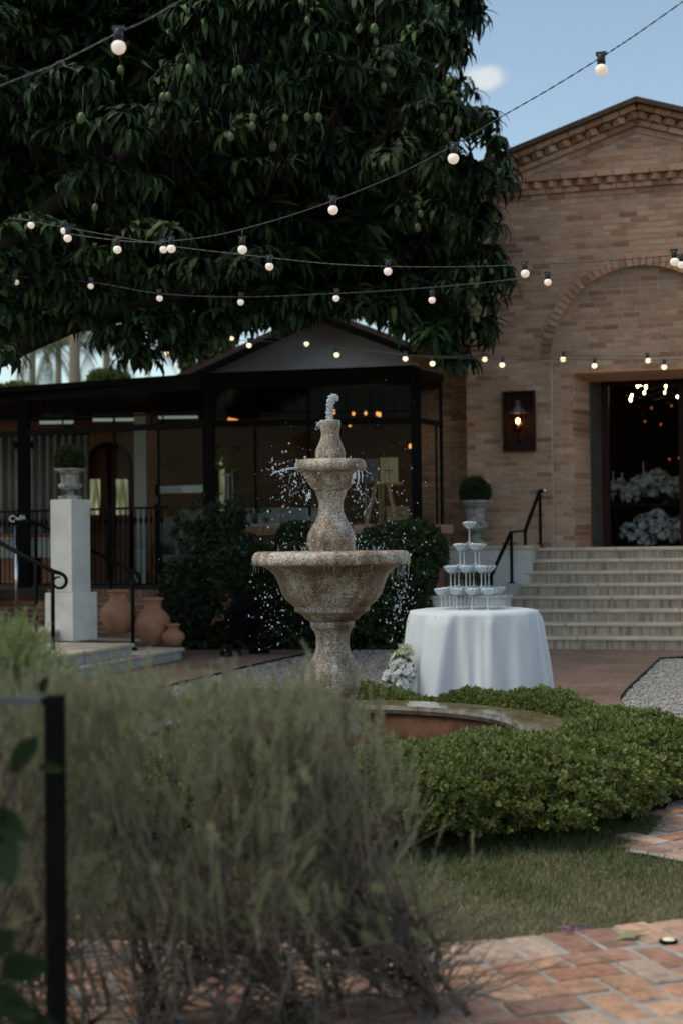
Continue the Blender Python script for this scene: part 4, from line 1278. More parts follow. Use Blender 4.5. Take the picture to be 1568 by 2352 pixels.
# ---- grey columns at the back
for x0, x1, mat, lab in ((309, 337, M['gable_plaster'], 'smooth grey column standing right of the arched red door'), (339, 362, M['dark_brick'], 'narrow brick pier behind the glass door'),):
    a, b_ = bk(x0, 1100, 23.0), bk(x1, 1100, 23.0)
    t = thing('column', lab, 'column', ((a.x + b_.x) / 2, 23.1, .72))
    mb = MB(); mb.box(((a.x + b_.x) / 2, 23.1, 2.1), (b_.x - a.x, .2, 2.76)); mb.build('shaft', mat, t)
    mb = MB(); mb.box(((a.x + b_.x) / 2, 23.1, .80), (b_.x - a.x + .05, .25, .16)); mb.build('foot', mat, t)

# ---- window with pale streaks behind the flower wreath
a, b_ = bk(500, 1030, 24.2), bk(548, 1178, 24.2)
t = thing('garden_window', 'tall window behind the yellow flower ball with pale green garden light painted as glow', 'window', ((a.x + b_.x) / 2, 24.2, b_.z))
mb = MB(); mb.box(((a.x + b_.x) / 2, 24.2, (a.z + b_.z) / 2), (b_.x - a.x, .03, a.z - b_.z)); mb.build('pane', M['garden_glow'], t)
mb = MB()
for x in (a.x, b_.x): mb.box((x, 24.18, (a.z + b_.z) / 2), (.06, .06, a.z - b_.z + .06))
for z in (a.z, b_.z): mb.box(((a.x + b_.x) / 2, 24.18, z), (b_.x - a.x - .06, .05, .06))
mb.build('window_frame', M['dark_wood'], t)
pleats(518, 534, b_.z, a.z - .1, 24.1, 2, .03, t, 'voile', M['curtain']); pleats(536, 552, b_.z, a.z - .1, 24.05, 2, .03, t, 'voile', M['curtain'])
# flower ball in a stand
M['yellow_flower'] = leaf_mat('dry_flower', [(.30, .18, .05), (.42, .27, .08), (.22, .16, .07)], .8)
q = at(524, 1062, 22.2)
wr = flower_mass('flower_ball', 'round arrangement of dry yellow flowers inside the glass room', 'flowers', [(q.x, q.y, q.z, .22, .2, .2), (q.x + .08, q.y - .1, q.z, .14, .1, .12)], 240, .05, M['yellow_flower'], (q.x, q.y, .72))
mb = MB(); mb.lathe([(.16, 0), (.03, .04), (.025, q.z - .95), (.12, q.z - .9)], (q.x, q.y, .72), 16); mb.build('stand', M['gable_plaster'], wr)
# armchairs and low cabinets seen through the glass
M['upholstery'] = surf('grey_upholstery', (.17, .165, .155), (.23, .22, .205), 12, .95, .1)
def armchair(x, y, Y, w, lab, rz=0):
    q = at(x, y, Y); t = thing('armchair', lab, 'chair', (q.x, q.y, .72), rz, group='grey chairs in the glass room')
    mb = MB(); mb.box((0, .22, q.z - .72 - .35), (w, .12, .74)); bevel(mb.build('backrest', M['upholstery'], t, world=False), .06, 4)
    mb = MB(); mb.box((0, -.06, .40), (w, .52, .14)); bevel(mb.build('seat', M['upholstery'], t, world=False), .04, 3)
    for sx in (-1, 1):
        mb = MB(); mb.box((sx * (w / 2 - .03), -.06, .52), (.06, .5, .26)); bevel(mb.build('armrest', M['upholstery'], t, world=False), .025, 3)
        for sy in (-.25, .2):
            mb = MB(); mb.tube([(sx * (w / 2 - .06), sy, 0), (sx * (w / 2 - .06), sy, .34)], .02, 6); mb.build('leg', M['dark_wood'], t, world=False)
armchair(447, 1172, 21.2, .5, 'grey high backed chair just left of the black corner post')
armchair(400, 1190, 22.0, .5, 'grey chair farther back beyond the glass door')
armchair(640, 1168, 21.4, .55, 'pale grey chair right of the flower ball behind the fountain')
armchair(575, 1180, 22.4, .6, 'low grey chair below the yellow flower ball')
for x, Y, w, lab in ((690, 21.2, .7, 'low pale cabinet behind the fountain column'), (608, 21.0, .5, 'low white bench under the long front window')):
    q = at(x, 1172, Y); t = thing('low_cabinet', lab, 'cabinet', (q.x, q.y, .72))
    mb = MB(); mb.box((0, 0, .03 + (q.z - .72) / 2), (w, .4, q.z - .78)); bevel(mb.build('carcass', M['linen'], t, world=False), .01)
    mb = MB(); mb.box((0, 0, q.z - .72 + .015), (w + .04, .44, .03)); mb.build('top', M['linen'], t, world=False)
    for sx in (-1, 1):
        mb = MB(); mb.box((sx * w / 4, -.205, .03 + (q.z - .72) / 2), (w / 2 - .03, .02, q.z - .86)); mb.build('drawer_front', M['linen'], t, world=False)
# easel with a wooden board
q = at(892, 1110, 19.5); Y = q.y
ea = thing('easel', 'pale wooden easel holding a small board inside the glass room', 'easel', (q.x, q.y, 1.0))
def leg(x0, y0, x1, y1, dy=0):
    mb = MB(); mb.bar(at(x0, y0, Y + .04), at(x1, y1, Y + dy), .045, .03); mb.build('leg', M['pale_wood'], ea)
leg(865, 1100, 835, 1230, 0); leg(888, 1100, 915, 1230, 0); leg(879, 1090, 876, 1225, .5)
mb = MB(); mb.bar(at(862, 1110, Y), at(924, 1110, Y), .05, .04); mb.build('ledge', M['pale_wood'], ea)
sg = thing('wooden_sign', 'square pale wooden board with small dark lettering standing on the easel', 'sign', at(892, 1108, Y - .05))
a, b_ = at(872, 1051, Y - .05), at(914, 1109, Y - .05)
for i in range(4):
    xa = a.x + (b_.x - a.x) * i / 4; xb = a.x + (b_.x - a.x) * (i + 1) / 4 - .003
    mb = MB(); mb.box(((xa + xb) / 2, Y - .05, (a.z + b_.z) / 2), (xb - xa, .02, a.z - b_.z)); mb.build('plank', M['board'], sg)
for x, w in ((885, .018), (892, .026), (899, .018)):
    p = at(x, 1081, Y - .062); mb = MB(); mb.box(p, (w, .004, .022)); mb.box(p + Vector((0, 0, -.03)), (w * .6, .004, .008)); mb.build('lettering', M['dark_wood'], sg)
t = thing('poster_board', 'larger grey brown board leaning behind the easel', 'board', at(855, 1115, Y + .35))
a, b_ = at(838, 1054, Y + .35), at(870, 1108, Y + .35); mb = MB(); mb.box(((a.x + b_.x) / 2, Y + .35, (a.z + b_.z) / 2), (b_.x - a.x, .03, a.z - b_.z)); mb.build('board', M['upholstery'], t)
mb = MB()
for x in (a.x, b_.x): mb.tube([(x, Y + .37, b_.z), (x, Y + .5, .72)], .015, 5)
mb.build('stand_leg', M['pale_wood'], t)
a, b_ = at(886, 1163, 20.9), at(938, 1196, 20.9)
t = thing('wooden_crate', 'pale wooden crate on the floor beside the easel', 'crate', ((a.x + b_.x) / 2, 20.9, b_.z))
for i in range(3):
    h_ = (a.z - b_.z) / 3; mb = MB(); mb.box(((a.x + b_.x) / 2, 20.9, b_.z + h_ * (i + .5)), (b_.x - a.x, .4, h_ - .008)); mb.build('slat', M['pale_wood'], t)
mb = MB(); mb.box(((a.x + b_.x) / 2, 20.95, b_.z / 2 + .36), (b_.x - a.x - .04, .36, b_.z - .73)); mb.build('crate_base', M['dark_wood'], t)
# small amber chandelier in the glass room
q = at(850, 965, 21.3)
c2 = thing('small_chandelier', 'small chandelier with amber candle bulbs hanging in the glass room', 'chandelier', q)
M['amber'] = emit_mat('amber_bulb', (1.0, .38, .12), .8, (.3, .12, .05))
ab = MB().ball((0, 0, 0), .022, (1, 1, 1.7), 8, 6).mesh('candle_bulb'); ab.materials.append(M['amber'])
for i, (x, y) in enumerate([(811, 949), (839, 948), (866, 950), (871, 952), (861, 967), (867, 970), (875, 967), (803, 975), (941, 1025), (767, 946)]):
    p = at(x, y, 21.0 + .3 * math.sin(i * 2.2))
    o = bpy.data.objects.new('candle_bulb', ab); COL.objects.link(o); o.parent = c2; o.matrix_parent_inverse = wm(c2).inverted(); o.location = p
    mb = MB(); mb.tube([p - Vector((0, 0, .04)), p - Vector((0, 0, .12)), q + (p - q) * .4 + Vector((0, 0, -.1)), q + Vector((0, 0, .1))], .007, 5); mb.build('arm', GM, c2)
mb = MB(); mb.tube([q + Vector((0, 0, .1)), Vector((q.x, q.y, GZ + .04))], .008, 5); mb.build('chain', GM, c2)
M['warm_strip'] = emit_mat('warm_strip', (1.0, .36, .12), .4, (.3, .12, .05))
a, b_ = at(524, 962, 22.5), at(546, 967, 22.5)
t = thing('strip_lamp', 'short glowing orange strip lamp under the glasshouse ceiling', 'lamp', (a + b_) / 2)
mb = MB(); mb.bar(a, b_, .04, .05); mb.build('diffuser', M['warm_strip'], t)
mb = MB(); mb.bar(a + Vector((0, 0, .045)), b_ + Vector((0, 0, .045)), .05, .03); mb.tube([(a + b_) / 2 + Vector((0, 0, .06)), Vector(((a.x + b_.x) / 2, 22.5, GZ + .04))], .006, 4); mb.build('housing', GM, t)

# ---- low brick wall with iron railing between the posts
tw = thing('terrace_wall', 'low brick terrace wall with upright coping bricks behind the terracotta jars', 'wall', LP_(200, 1430).xy.to_3d())
zt_ = LP_(300, 1353).z
a, b_ = LP_(-80, 1400), LP_(386, 1400)
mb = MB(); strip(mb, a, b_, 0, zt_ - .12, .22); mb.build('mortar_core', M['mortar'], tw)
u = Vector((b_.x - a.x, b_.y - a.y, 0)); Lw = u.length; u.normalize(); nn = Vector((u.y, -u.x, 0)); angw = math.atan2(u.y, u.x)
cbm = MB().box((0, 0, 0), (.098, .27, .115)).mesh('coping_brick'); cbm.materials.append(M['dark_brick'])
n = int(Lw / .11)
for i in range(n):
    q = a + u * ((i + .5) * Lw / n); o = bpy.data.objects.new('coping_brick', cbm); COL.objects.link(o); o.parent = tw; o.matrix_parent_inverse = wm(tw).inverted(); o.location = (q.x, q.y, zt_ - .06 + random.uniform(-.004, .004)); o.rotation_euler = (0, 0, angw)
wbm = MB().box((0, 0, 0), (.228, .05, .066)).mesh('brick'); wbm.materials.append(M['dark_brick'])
for r_ in range(7):
    for i in range(int(Lw / .24)):
        q = a + u * ((i + .5 + (r_ % 2) * .5) * .24) + nn * .098
        o = bpy.data.objects.new('brick', wbm); COL.objects.link(o); o.parent = tw; o.matrix_parent_inverse = wm(tw).inverted(); o.location = (q.x, q.y, .04 + r_ * .08 + .04); o.rotation_euler = (0, 0, angw)
rl = thing('terrace_railing', 'black wrought iron railing with collared balusters on the low brick terrace wall', 'railing', LP_(200, 1350).xy.to_3d())
zr = LP_(330, 1166).z
mb = MB(); strip(mb, a, b_, zr - .02, zr + .012, .045); mb.build('top_rail', GM, rl)
mb = MB(); strip(mb, a, b_, zt_ + .05, zt_ + .075, .03); mb.build('bottom_rail', GM, rl)
bal = MB(); hb = zr - zt_ - .09
bal.tube([(0, 0, 0), (0, 0, hb)], .0085, 6); bal.lathe([(.009, hb * .80), (.02, hb * .83), (.024, hb * .855), (.02, hb * .88), (.009, hb * .91)], (0, 0, 0), 8); 
balm = bal.mesh('baluster'); balm.materials.append(GM)
x = 0.0; i = 0
while x < Lw:
    q = a + u * x
    if i % 9 == 4:
        mb = MB(); mb.bar((q.x, q.y, zt_), (q.x, q.y, zr + .05), .045, .045); mb.build('post', GM, rl)
        mb = MB(); cz = zt_ + hb * .45
        for s_ in (-1, 1): mb.tube([Vector((q.x, q.y, cz)) + u * s_ * (.03 + .05 * math.sin(t)) + Vector((0, 0, .16 * math.cos(t))) for t in np.linspace(0, math.pi, 9)], .008, 5)
        mb.build('scroll', GM, rl)
    else:
        o = bpy.data.objects.new('baluster', balm); COL.objects.link(o); o.parent = rl; o.matrix_parent_inverse = wm(rl).inverted(); o.location = (q.x, q.y, zt_ + .065)
    x += .092; i += 1

# ---- small round sign on a chrome pole, reading Café
cp = at(36, 1192, 19.4)
cs = thing('cafe_sign', 'small black sign with white lettering on a thin chrome pole beside the black post', 'sign', (cp.x, cp.y, 0))
k = cp.y / FPX
mb = MB(); mb.tube([(cp.x + 2 * k, cp.y, .1), (cp.x + 2 * k, cp.y, cp.z - 12 * k)], .024, 10); mb.build('pole', M['steel'], cs)
mb = MB(); mb.lathe([(.14, 0), (.14, .02), (.03, .05)], (cp.x + 2 * k, cp.y, .1), 20); mb.build('foot', M['steel'], cs)
mb = MB(); mb.box((cp.x + 8 * k, cp.y + .02, cp.z), (48 * k, .03, 24 * k)); bevel(mb.build('plate', GM, cs), .03, 4)
tx = bpy.data.curves.new('lettering', 'FONT'); tx.body = 'Caf\u00e9'; tx.size = 21 * k; tx.extrude = .004; tx.offset = .0035; tx.align_x = 'LEFT'; tx.align_y = 'CENTER'
M['white_paint'] = surf('white_paint', (.72, .72, .70), (.76, .76, .74), 3, .5)
tx.materials.append(M['white_paint'])
to_ = bpy.data.objects.new('lettering_source', tx); tm_ = bpy.data.meshes.new_from_object(to_); o = bpy.data.objects.new('lettering', tm_); COL.objects.link(o); bpy.data.objects.remove(to_); o.parent = cs; o.matrix_parent_inverse = wm(cs).inverted()
o.location = (cp.x - 15 * k, cp.y - .004, cp.z + .0); o.rotation_euler = (R(90), 0, 0)

# ---- plastered gable house behind, with roof
gw = thing('gabled_house', 'pale grey plastered gable with brown tiled roof rising behind the glasshouse', 'house', at(740, 860, 27.6))
YG = 27.6
ap = at(735, 738, YG); el, er = at(440, 876, YG), at(1030, 850, YG)
mb = MB(); V = [(el.x, YG, 0), (er.x, YG, 0), (er.x, YG, er.z), (ap.x, YG, ap.z), (el.x, YG, el.z)]; V2 = [(x, y + 6, z) for x, y, z in V]
mb.add(V + V2, [(0, 1, 2, 3, 4), (9, 8, 7, 6, 5), (0, 5, 6, 1), (1, 6, 7, 2), (4, 9, 5, 0)]); mb.build('wall', M['gable_plaster'], gw)
for p_, q_ in ((ap, er), (ap, el)):
    mb = MB(); d = (q_ - p_).normalized(); e = q_ + d * .6
    V = [(p_.x, YG - .5, p_.z + .02), (e.x, YG - .5, e.z + .02), (e.x, YG + 6.2, e.z + .02), (p_.x, YG + 6.2, p_.z + .02)]
    mb.add(V + [(x, y, z + .16) for x, y, z in V], [(3, 2, 1, 0), (4, 5, 6, 7), (0, 1, 5, 4), (1, 2, 6, 5), (2, 3, 7, 6), (3, 0, 4, 7)]); r_ = mb.build('roof', M['roof'], gw)
    mb = MB(); mb.bar(p_ + Vector((0, -.52, .0)), e + Vector((0, -.52, .0)), .05, .12); mb.build('fascia', GM, gw)

# ================================================================== DARK HEDGES BEHIND THE FOUNTAIN
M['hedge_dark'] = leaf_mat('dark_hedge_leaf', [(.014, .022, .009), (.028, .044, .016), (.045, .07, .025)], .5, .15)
def box_foliage(name, ells, n, size, mat, parent, jit=.5, top_bias=0.0):
    """leaves over the outside of overlapping rounded boxes: ells = (cx, cy, cz, rx, ry, rz), superellipsoid"""
    A = np.array(ells)
    w = (A[:, 3] * A[:, 5] + A[:, 3] * A[:, 4] + A[:, 4] * A[:, 5]); w = w / w.sum()
    idx = rng.choice(len(A), n, p=w)
    d = rng.normal(size=(n, 3)); d /= np.linalg.norm(d, axis=1, keepdims=True)
    d[:, 2] = np.where((d[:, 2] < -.6) & (rng.uniform(size=n) < .8), -d[:, 2], d[:, 2])
    e = 3.2
    rr = (np.abs(d) ** e).sum(1) ** (-1 / e)
    p = d * rr[:, None] * A[idx, 3:6] * rng.uniform(.86, 1.04, n)[:, None] + A[idx, :3]
    nrm = np.sign(d) * np.abs(d) ** (e - 1) / A[idx, 3:6]; nrm /= np.linalg.norm(nrm, axis=1, keepdims=True)
    p += nrm * (np.sin(p[:, 0:1] * 7 + p[:, 2:3] * 5) * .02)
    keep = np.ones(n, bool)
    for k in range(len(A)):
        q = (np.abs((p - A[k, :3]) / (A[k, 3:6] * .86)) ** e).sum(1)
        keep &= ~((q < 1) & (idx != k))
    keep &= p[:, 2] > .02
    p = p[keep]; nrm = nrm[keep]; n = len(p)
    gr = []
    for k in range(5):
        i = np.arange(k, n, 5)
        gr.append((*SPR[k], p[i], rot_from(nrm[i] + rng.normal(0, jit, (len(i), 3)) + np.array([0, 0, .25]), rng.uniform(0, 6.28, len(i))), rng.uniform(.7, 1.25, len(i)) * size))
    return scatter(name, gr, mat, parent, kind='stuff')
def core_boxes(name, ells, parent, f=.84):  # dark filler shells added inside the hedges to keep light out
    mb = MB()
    for cx, cy, cz, rx, ry, rz_ in ells:
        V = []; nu, nv_ = 16, 9
        for j in range(nv_ + 1):
            ph = math.pi * j / nv_
            for i in range(nu):
                t = 2 * math.pi * i / nu
                d = np.array([math.sin(ph) * math.cos(t), math.sin(ph) * math.sin(t), math.cos(ph)]); r_ = (np.abs(d) ** 3.2).sum() ** (-1 / 3.2)
                V.append((cx + d[0] * r_ * rx * f, cy + d[1] * r_ * ry * f, max(.0, cz + d[2] * r_ * rz_ * f)))
        mb.add(V, [(j * nu + i, (j + 1) * nu + i, (j + 1) * nu + (i + 1) % nu, j * nu + (i + 1) % nu) for j in range(nv_) for i in range(nu)], True)
    return mb.build(name, M['core_dark'], parent)
def hb(x0, x1, yt, Y, ry, zb=0):
    a, b_ = at(x0, yt, Y), at(x1, yt, Y); zt = (a.z + b_.z) / 2
    return ((a.x + b_.x) / 2, Y + ry * .6, zb + (zt - zb) * .5, (b_.x - a.x) / 2, ry, (zt - zb) * .5)
h1 = thing('clipped_hedge', 'long dark clipped hedge behind the fountain with a sloping top', 'hedge', at(560, 1480, 18.2).xy.to_3d())
e1 = [hb(375, 520, 1290, 18.2, .45), hb(470, 660, 1262, 18.1, .5), hb(600, 830, 1266, 18.0, .5)]
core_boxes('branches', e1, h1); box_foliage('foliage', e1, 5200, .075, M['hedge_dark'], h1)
h2 = thing('clipped_hedge', 'rounder greener hedge block between the fountain and the white cheek wall', 'hedge', at(910, 1480, 17.7).xy.to_3d())
e2 = [hb(800, 992, 1236, 17.7, .55), hb(836, 1012, 1213, 17.9, .5, .95)]
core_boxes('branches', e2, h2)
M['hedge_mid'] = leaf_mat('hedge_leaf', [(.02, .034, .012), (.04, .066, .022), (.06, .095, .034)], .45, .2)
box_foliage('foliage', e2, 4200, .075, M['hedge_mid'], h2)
h3 = thing('ball_shrub', 'dark round clipped shrub just left of the fountain column', 'shrub', at(690, 1470, 18.3).xy.to_3d())
e3 = [hb(645, 738, 1204, 18.5, .35, .9)]
core_boxes('branches', e3, h3); box_foliage('foliage', e3, 900, .06, M['hedge_mid'], h3)
mb = MB(); c = e3[0]; mb.tube([(c[0], c[1], 0), (c[0], c[1], c[2])], .05, 8); mb.build('trunk', M['bark'], h3)
# loose twiggy climber against the glass
vn = thing('twiggy_bush', 'loose leggy bush with thin bare stems against the glass corner post', 'bush', at(510, 1270, 18.4).xy.to_3d())
mb = MB(); tips = []
for i in range(34):
    b_ = at(random.uniform(440, 560), 1290, 18.5); tp_ = at(random.gauss(505, 42), random.uniform(1150, 1250), 18.5 + random.uniform(-.25, .2))
    b_.z = 1.0; md = b_.lerp(tp_, .5) + Vector((random.gauss(0, .08), 0, .05)); mb.tube([b_, md, tp_], [.010, .007, .004], 4); tips += [md, tp_, b_.lerp(tp_, .75)]
mb.build('stems', M['twig'], vn)['kind'] = 'stuff'
tips = np.array([tuple(t) for t in tips]); pos = np.repeat(tips, 7, 0) + rng.normal(0, .09, (len(tips) * 7, 3))
scatter('foliage', [(*SPR[k], pos[k::5], rot_from(rng.normal(size=(len(pos[k::5]), 3)), rng.uniform(0, 6, len(pos[k::5]))), rng.uniform(.04, .09, len(pos[k::5]))) for k in range(5)], M['hedge_dark'], vn, kind='stuff')
# two low plants before the white wall, seen between the glasses
pz_ = []
for x, lab in ((1060, 'low olive green round plant behind the third tier of glasses, nearer the hedge'), (1092, 'low olive green round plant behind the third tier of glasses, nearer the handrail')):
    q = at(x, 1328, 17.6); t = thing('round_plant', lab, 'plant', (q.x, q.y, q.z - .16), group='low round plants by the cheek wall')
    leaf_ball(t, q, .12, 260, .045, bpy.data.materials.get('olive_leaf') or leaf_mat('olive_leaf', [(.09, .085, .025), (.14, .13, .04)], .6))
    mb = MB(); mb.lathe([(.09, 0), (.11, .18), (.095, .18)], (q.x, q.y, q.z - .22), 16); mb.build('pot', M['old_stone'], t)
    pz_.append((q.x, q.y, q.z - .22))

lg_ = thing('plant_ledge', 'low white ledge under the two round plants beside the handrail', 'ledge', (sum(q[0] for q in pz_) / 2, pz_[0][1] + .1, 0), -BA)
mb = MB(); mb.box((0, .12, (pz_[0][2] - .03) / 2), (.95, .5, pz_[0][2] - .03)); mb.build('wall_body', M['stucco'], lg_, world=False)
mb = MB(); mb.box((0, .12, pz_[0][2] - .015), (.99, .54, .03)); bevel(mb.build('coping', M['stucco'], lg_, world=False), .008)

# ================================================================== PERSON IN DARK CLOTHES BY THE HEDGE
def skin_fig(name, verts, edges, radii, mat, parent, root=0, lv=2):
    me = bpy.data.meshes.new(name); me.from_pydata(verts, edges, []); me.update()
    o = link(name, me, mat, parent)
    sk = o.modifiers.new('skin', 'SKIN'); sk.use_smooth_shade = True
    for i, r_ in enumerate(radii):
        v = me.skin_vertices[0].data[i]; v.radius = (r_, r_) if not isinstance(r_, tuple) else r_; v.use_root = (i == root)
    ss = o.modifiers.new('sub', 'SUBSURF'); ss.levels = lv; ss.render_levels = lv
    return o
PY = 17.1
def pp_(x, y, dy=0.0): return tuple(at(x, y, PY + dy))
pr_ = thing('person', 'person in dark suit crouching and leaning forward in front of the dark hedge', 'person', (at(560, 1490, PY).x, PY, 0))
M['skin'] = surf('skin', (.085, .042, .028), (.11, .055, .038), 9, .6, spec=.2)
M['suit'] = surf('dark_suit', (.003, .003, .004), (.005, .005, .0065), 20, .95, spec=.05)
M['hair'] = surf('hair', (.008, .005, .004), (.014, .008, .006), 40, .8, .3, 200, spec=.1)
hip = Vector(pp_(588, 1405)); ch_ = Vector(pp_(560, 1383)); nk = Vector(pp_(540, 1380, -.02)); hd = Vector(pp_(527, 1379, -.04))
kneeA, ankA = Vector(pp_(545, 1425, -.18)), Vector(pp_(520, 1478, -.12)); kneeB, ankB = Vector(pp_(572, 1436, .15)), Vector(pp_(588, 1480, .25))
shA, elA, haA = Vector(pp_(553, 1390, -.17)), Vector(pp_(532, 1412, -.24)), Vector(pp_(509, 1421, -.22))
shB, elB, haB = Vector(pp_(553, 1388, .17)), Vector(pp_(530, 1408, .24)), Vector(pp_(508, 1415, .12))
V = [hip, ch_, nk, kneeA, ankA, kneeB, ankB, shA, elA, haA, shB, elB, haB, hip + Vector((0, -.09, -.02)), hip + Vector((0, .09, -.02))]
E = [(0, 1), (1, 2), (0, 13), (13, 3), (3, 4), (0, 14), (14, 5), (5, 6), (1, 7), (7, 8), (8, 9), (1, 10), (10, 11), (11, 12)]
skin_fig('body', [tuple(v) for v in V], E, [.10, .10, .05, .055, .04, .055, .04, .05, .036, .026, .05, .036, .026, .075, .075], M['skin'], pr_)
skin_fig('jacket', [tuple(v) for v in (hip, ch_, nk + (ch_ - nk) * .35, shA, elA, elA.lerp(haA, .8), shB, elB, elB.lerp(haB, .8))], [(0, 1), (1, 2), (1, 3), (3, 4), (4, 5), (1, 6), (6, 7), (7, 8)], [.185, .20, .10, .12, .08, .058, .12, .08, .058], M['suit'], pr_)
skin_fig('trousers', [tuple(v) for v in (hip, hip + Vector((0, -.09, -.03)), kneeA, ankA, hip + Vector((0, .09, -.03)), kneeB, ankB)], [(0, 1), (1, 2), (2, 3), (0, 4), (4, 5), (5, 6)], [.15, .115, .085, .065, .115, .085, .065], M['suit'], pr_)
hdM = Matrix.Rotation(R(-55), 3, 'Y')
mb = MB(); mb.ball(hd, .095, (1.05, .8, 1.2), 16, 12, M=hdM)
mb.ball(hd + hdM @ Vector((-.10, 0, -.015)), .018, (1, .8, 1.4), 8, 6); mb.ball(hd + hdM @ Vector((-.07, 0, -.085)), .035, (1, .9, .7), 8, 6)
for s_ in (-1, 1): mb.ball(hd + hdM @ Vector((.01, s_ * .078, -.01)), .028, (.8, .35, 1.1), 8, 6)
mb.tube([nk + (ch_ - nk) * .3, hd], [.055, .052], 10)
mb.build('head', M['skin'], pr_)
mb = MB(); mb.ball(hd + hdM @ Vector((.018, 0, .03)), .098, (1.05, .86, 1.05), 14, 10, M=hdM); mb.build('hair', M['hair'], pr_)
mb = MB(); cpt = nk + (hd - nk) * .15; dn = (hd - nk).normalized(); a_ = dn.orthogonal().normalized(); b2 = dn.cross(a_)
mb.tube([cpt + (a_ * math.cos(t) + b2 * math.sin(t)) * .064 for t in np.linspace(0, 6.283, 19)], .014, 6, cap=False); mb.build('shirt_collar', M['linen'], pr_)
for h_, s_ in ((haA, 1), (haB, -1)):
    mb = MB(); d = (h_ - (elA if s_ == 1 else elB)).normalized(); sd_ = Vector((0, 1, 0)); q = h_ + d * .035
    mb.ball(q, .04, (1, .9, .45), 10, 7)
    for f in range(4):
        o_ = q + sd_ * (f - 1.5) * .02 + d * .035; L_ = (.06, .072, .068, .05)[f]; mb.tube([o_, o_ + d * L_ * .55 + Vector((0, 0, -.006)), o_ + d * L_ + Vector((0, 0, -.03))], [.0095, .009, .007], 6)
    mb.tube([q + sd_ * .035 * s_, q + sd_ * .055 * s_ + d * .03, q + sd_ * .05 * s_ + d * .055], [.011, .010, .008], 6); mb.build('hand', M['skin'], pr_)
M['shoe'] = surf('black_leather', (.004, .004, .004), (.006, .006, .006), 8, .6, spec=.1)
for an, dx in ((ankA, .05), (ankB, .04)):
    mb = MB(); mb.ball((an.x + dx, an.y, .05), .05, (2.7, .95, .95), 14, 8); mb.box((an.x + dx, an.y, .012), (.25, .085, .024)); mb.tube([(an.x, an.y, .05), (an.x, an.y, max(.1, an.z))], [.05, .055], 8); mb.build('shoe', M['shoe'], pr_)

# ================================================================== FOUNTAIN
mt, nt, b = node_mat('fountain_stone'); L = nt.links.new
tc = N(nt, 'ShaderNodeTexCoord')
n1 = N(nt, 'ShaderNodeTexNoise', i_Scale=85.0, i_Detail=6, i_Roughness=.75); L(tc.outputs['Object'], n1.inputs['Vector'])
n2 = N(nt, 'ShaderNodeTexNoise', i_Scale=4.5, i_Detail=6, i_Roughness=.65); L(tc.outputs['Object'], n2.inputs['Vector'])
mp = N(nt, 'ShaderNodeMapping'); mp.inputs['Scale'].default_value = (14, 14, 1.6); L(tc.outputs['Object'], mp.inputs[0])
n3 = N(nt, 'ShaderNodeTexNoise', i_Scale=1.0, i_Detail=5); L(mp.outputs[0], n3.inputs['Vector'])
r1 = ramp(nt, [(.38, (.10, .068, .045)), (.49, (.43, .38, .32)), (.62, (.73, .69, .62))]); L(n1.outputs['Fac'], r1.inputs[0])
r2 = ramp(nt, [(.39, (.33, .225, .155)), (.49, (.74, .63, .52)), (.59, (1.0, .99, .97))]); L(n2.outputs['Fac'], r2.inputs[0])
r3 = ramp(nt, [(.40, (.45, .34, .26)), (.56, (1, 1, 1))]); L(n3.outputs['Fac'], r3.inputs[0])
m1 = N(nt, 'ShaderNodeMixRGB', blend_type='MULTIPLY'); m1.inputs[0].default_value = .85; L(r1.outputs[0], m1.inputs[1]); L(r2.outputs[0], m1.inputs[2])
m2 = N(nt, 'ShaderNodeMixRGB', blend_type='MULTIPLY'); m2.inputs[0].default_value = .7; L(m1.outputs[0], m2.inputs[1]); L(r3.outputs[0], m2.inputs[2])
L(m2.outputs[0], b.inputs['Base Color'])
mr = N(nt, 'ShaderNodeMapRange'); mr.inputs['To Min'].default_value = .22; mr.inputs['To Max'].default_value = .62; L(n3.outputs['Fac'], mr.inputs[0]); L(mr.outputs[0], b.inputs['Roughness'])
bp = N(nt, 'ShaderNodeBump', i_Strength=.55, i_Distance=.006); L(n1.outputs['Fac'], bp.inputs['Height']); L(bp.outputs[0], b.inputs['Normal'])
M['fountain'] = mt
fo = thing('fountain', 'tiered stone fountain with two bowls and a vase shaped spout above the basin', 'fountain', (FX, FY, 0))
KF = FY / FPX
def fz(y): return at(765, y, FY).z
def prof(rows): return [(hw * KF, fz(y)) for hw, y in rows]
wob = lambda t, z: .006 * math.sin(3 * t + 9 * z) + .004 * math.sin(7 * t - 15 * z) + .002 * math.sin(19 * t + 40 * z)
def part(name, rows, n=96, seg=None):
    P = prof(rows)
    # add points between for a rounder outline
    Q = [P[0]]
    for (r0, z0), (r1, z1) in zip(P[:-1], P[1:]):
        k = max(1, int(math.hypot(r1 - r0, z1 - z0) / .02))
        for i in range(1, k + 1): Q.append((r0 + (r1 - r0) * i / k, z0 + (z1 - z0) * i / k))
    mb = MB(); mb.lathe(Q, (FX, FY, 0), n, wob=wob, cap=True)
    o = mb.build(name, M['fountain'], fo); return o
zfl = 1745
part('pedestal', [(66, 1690), (66, 1672), (58, 1664), (50, 1640), (46, 1620), (50, 1602), (61, 1582), (65, 1562), (63, 1540), (52, 1519), (41, 1499), (38, 1484), (38, 1462), (43, 1448), (46, 1444), (50, 1439), (51, 1428), (50, 1424)])
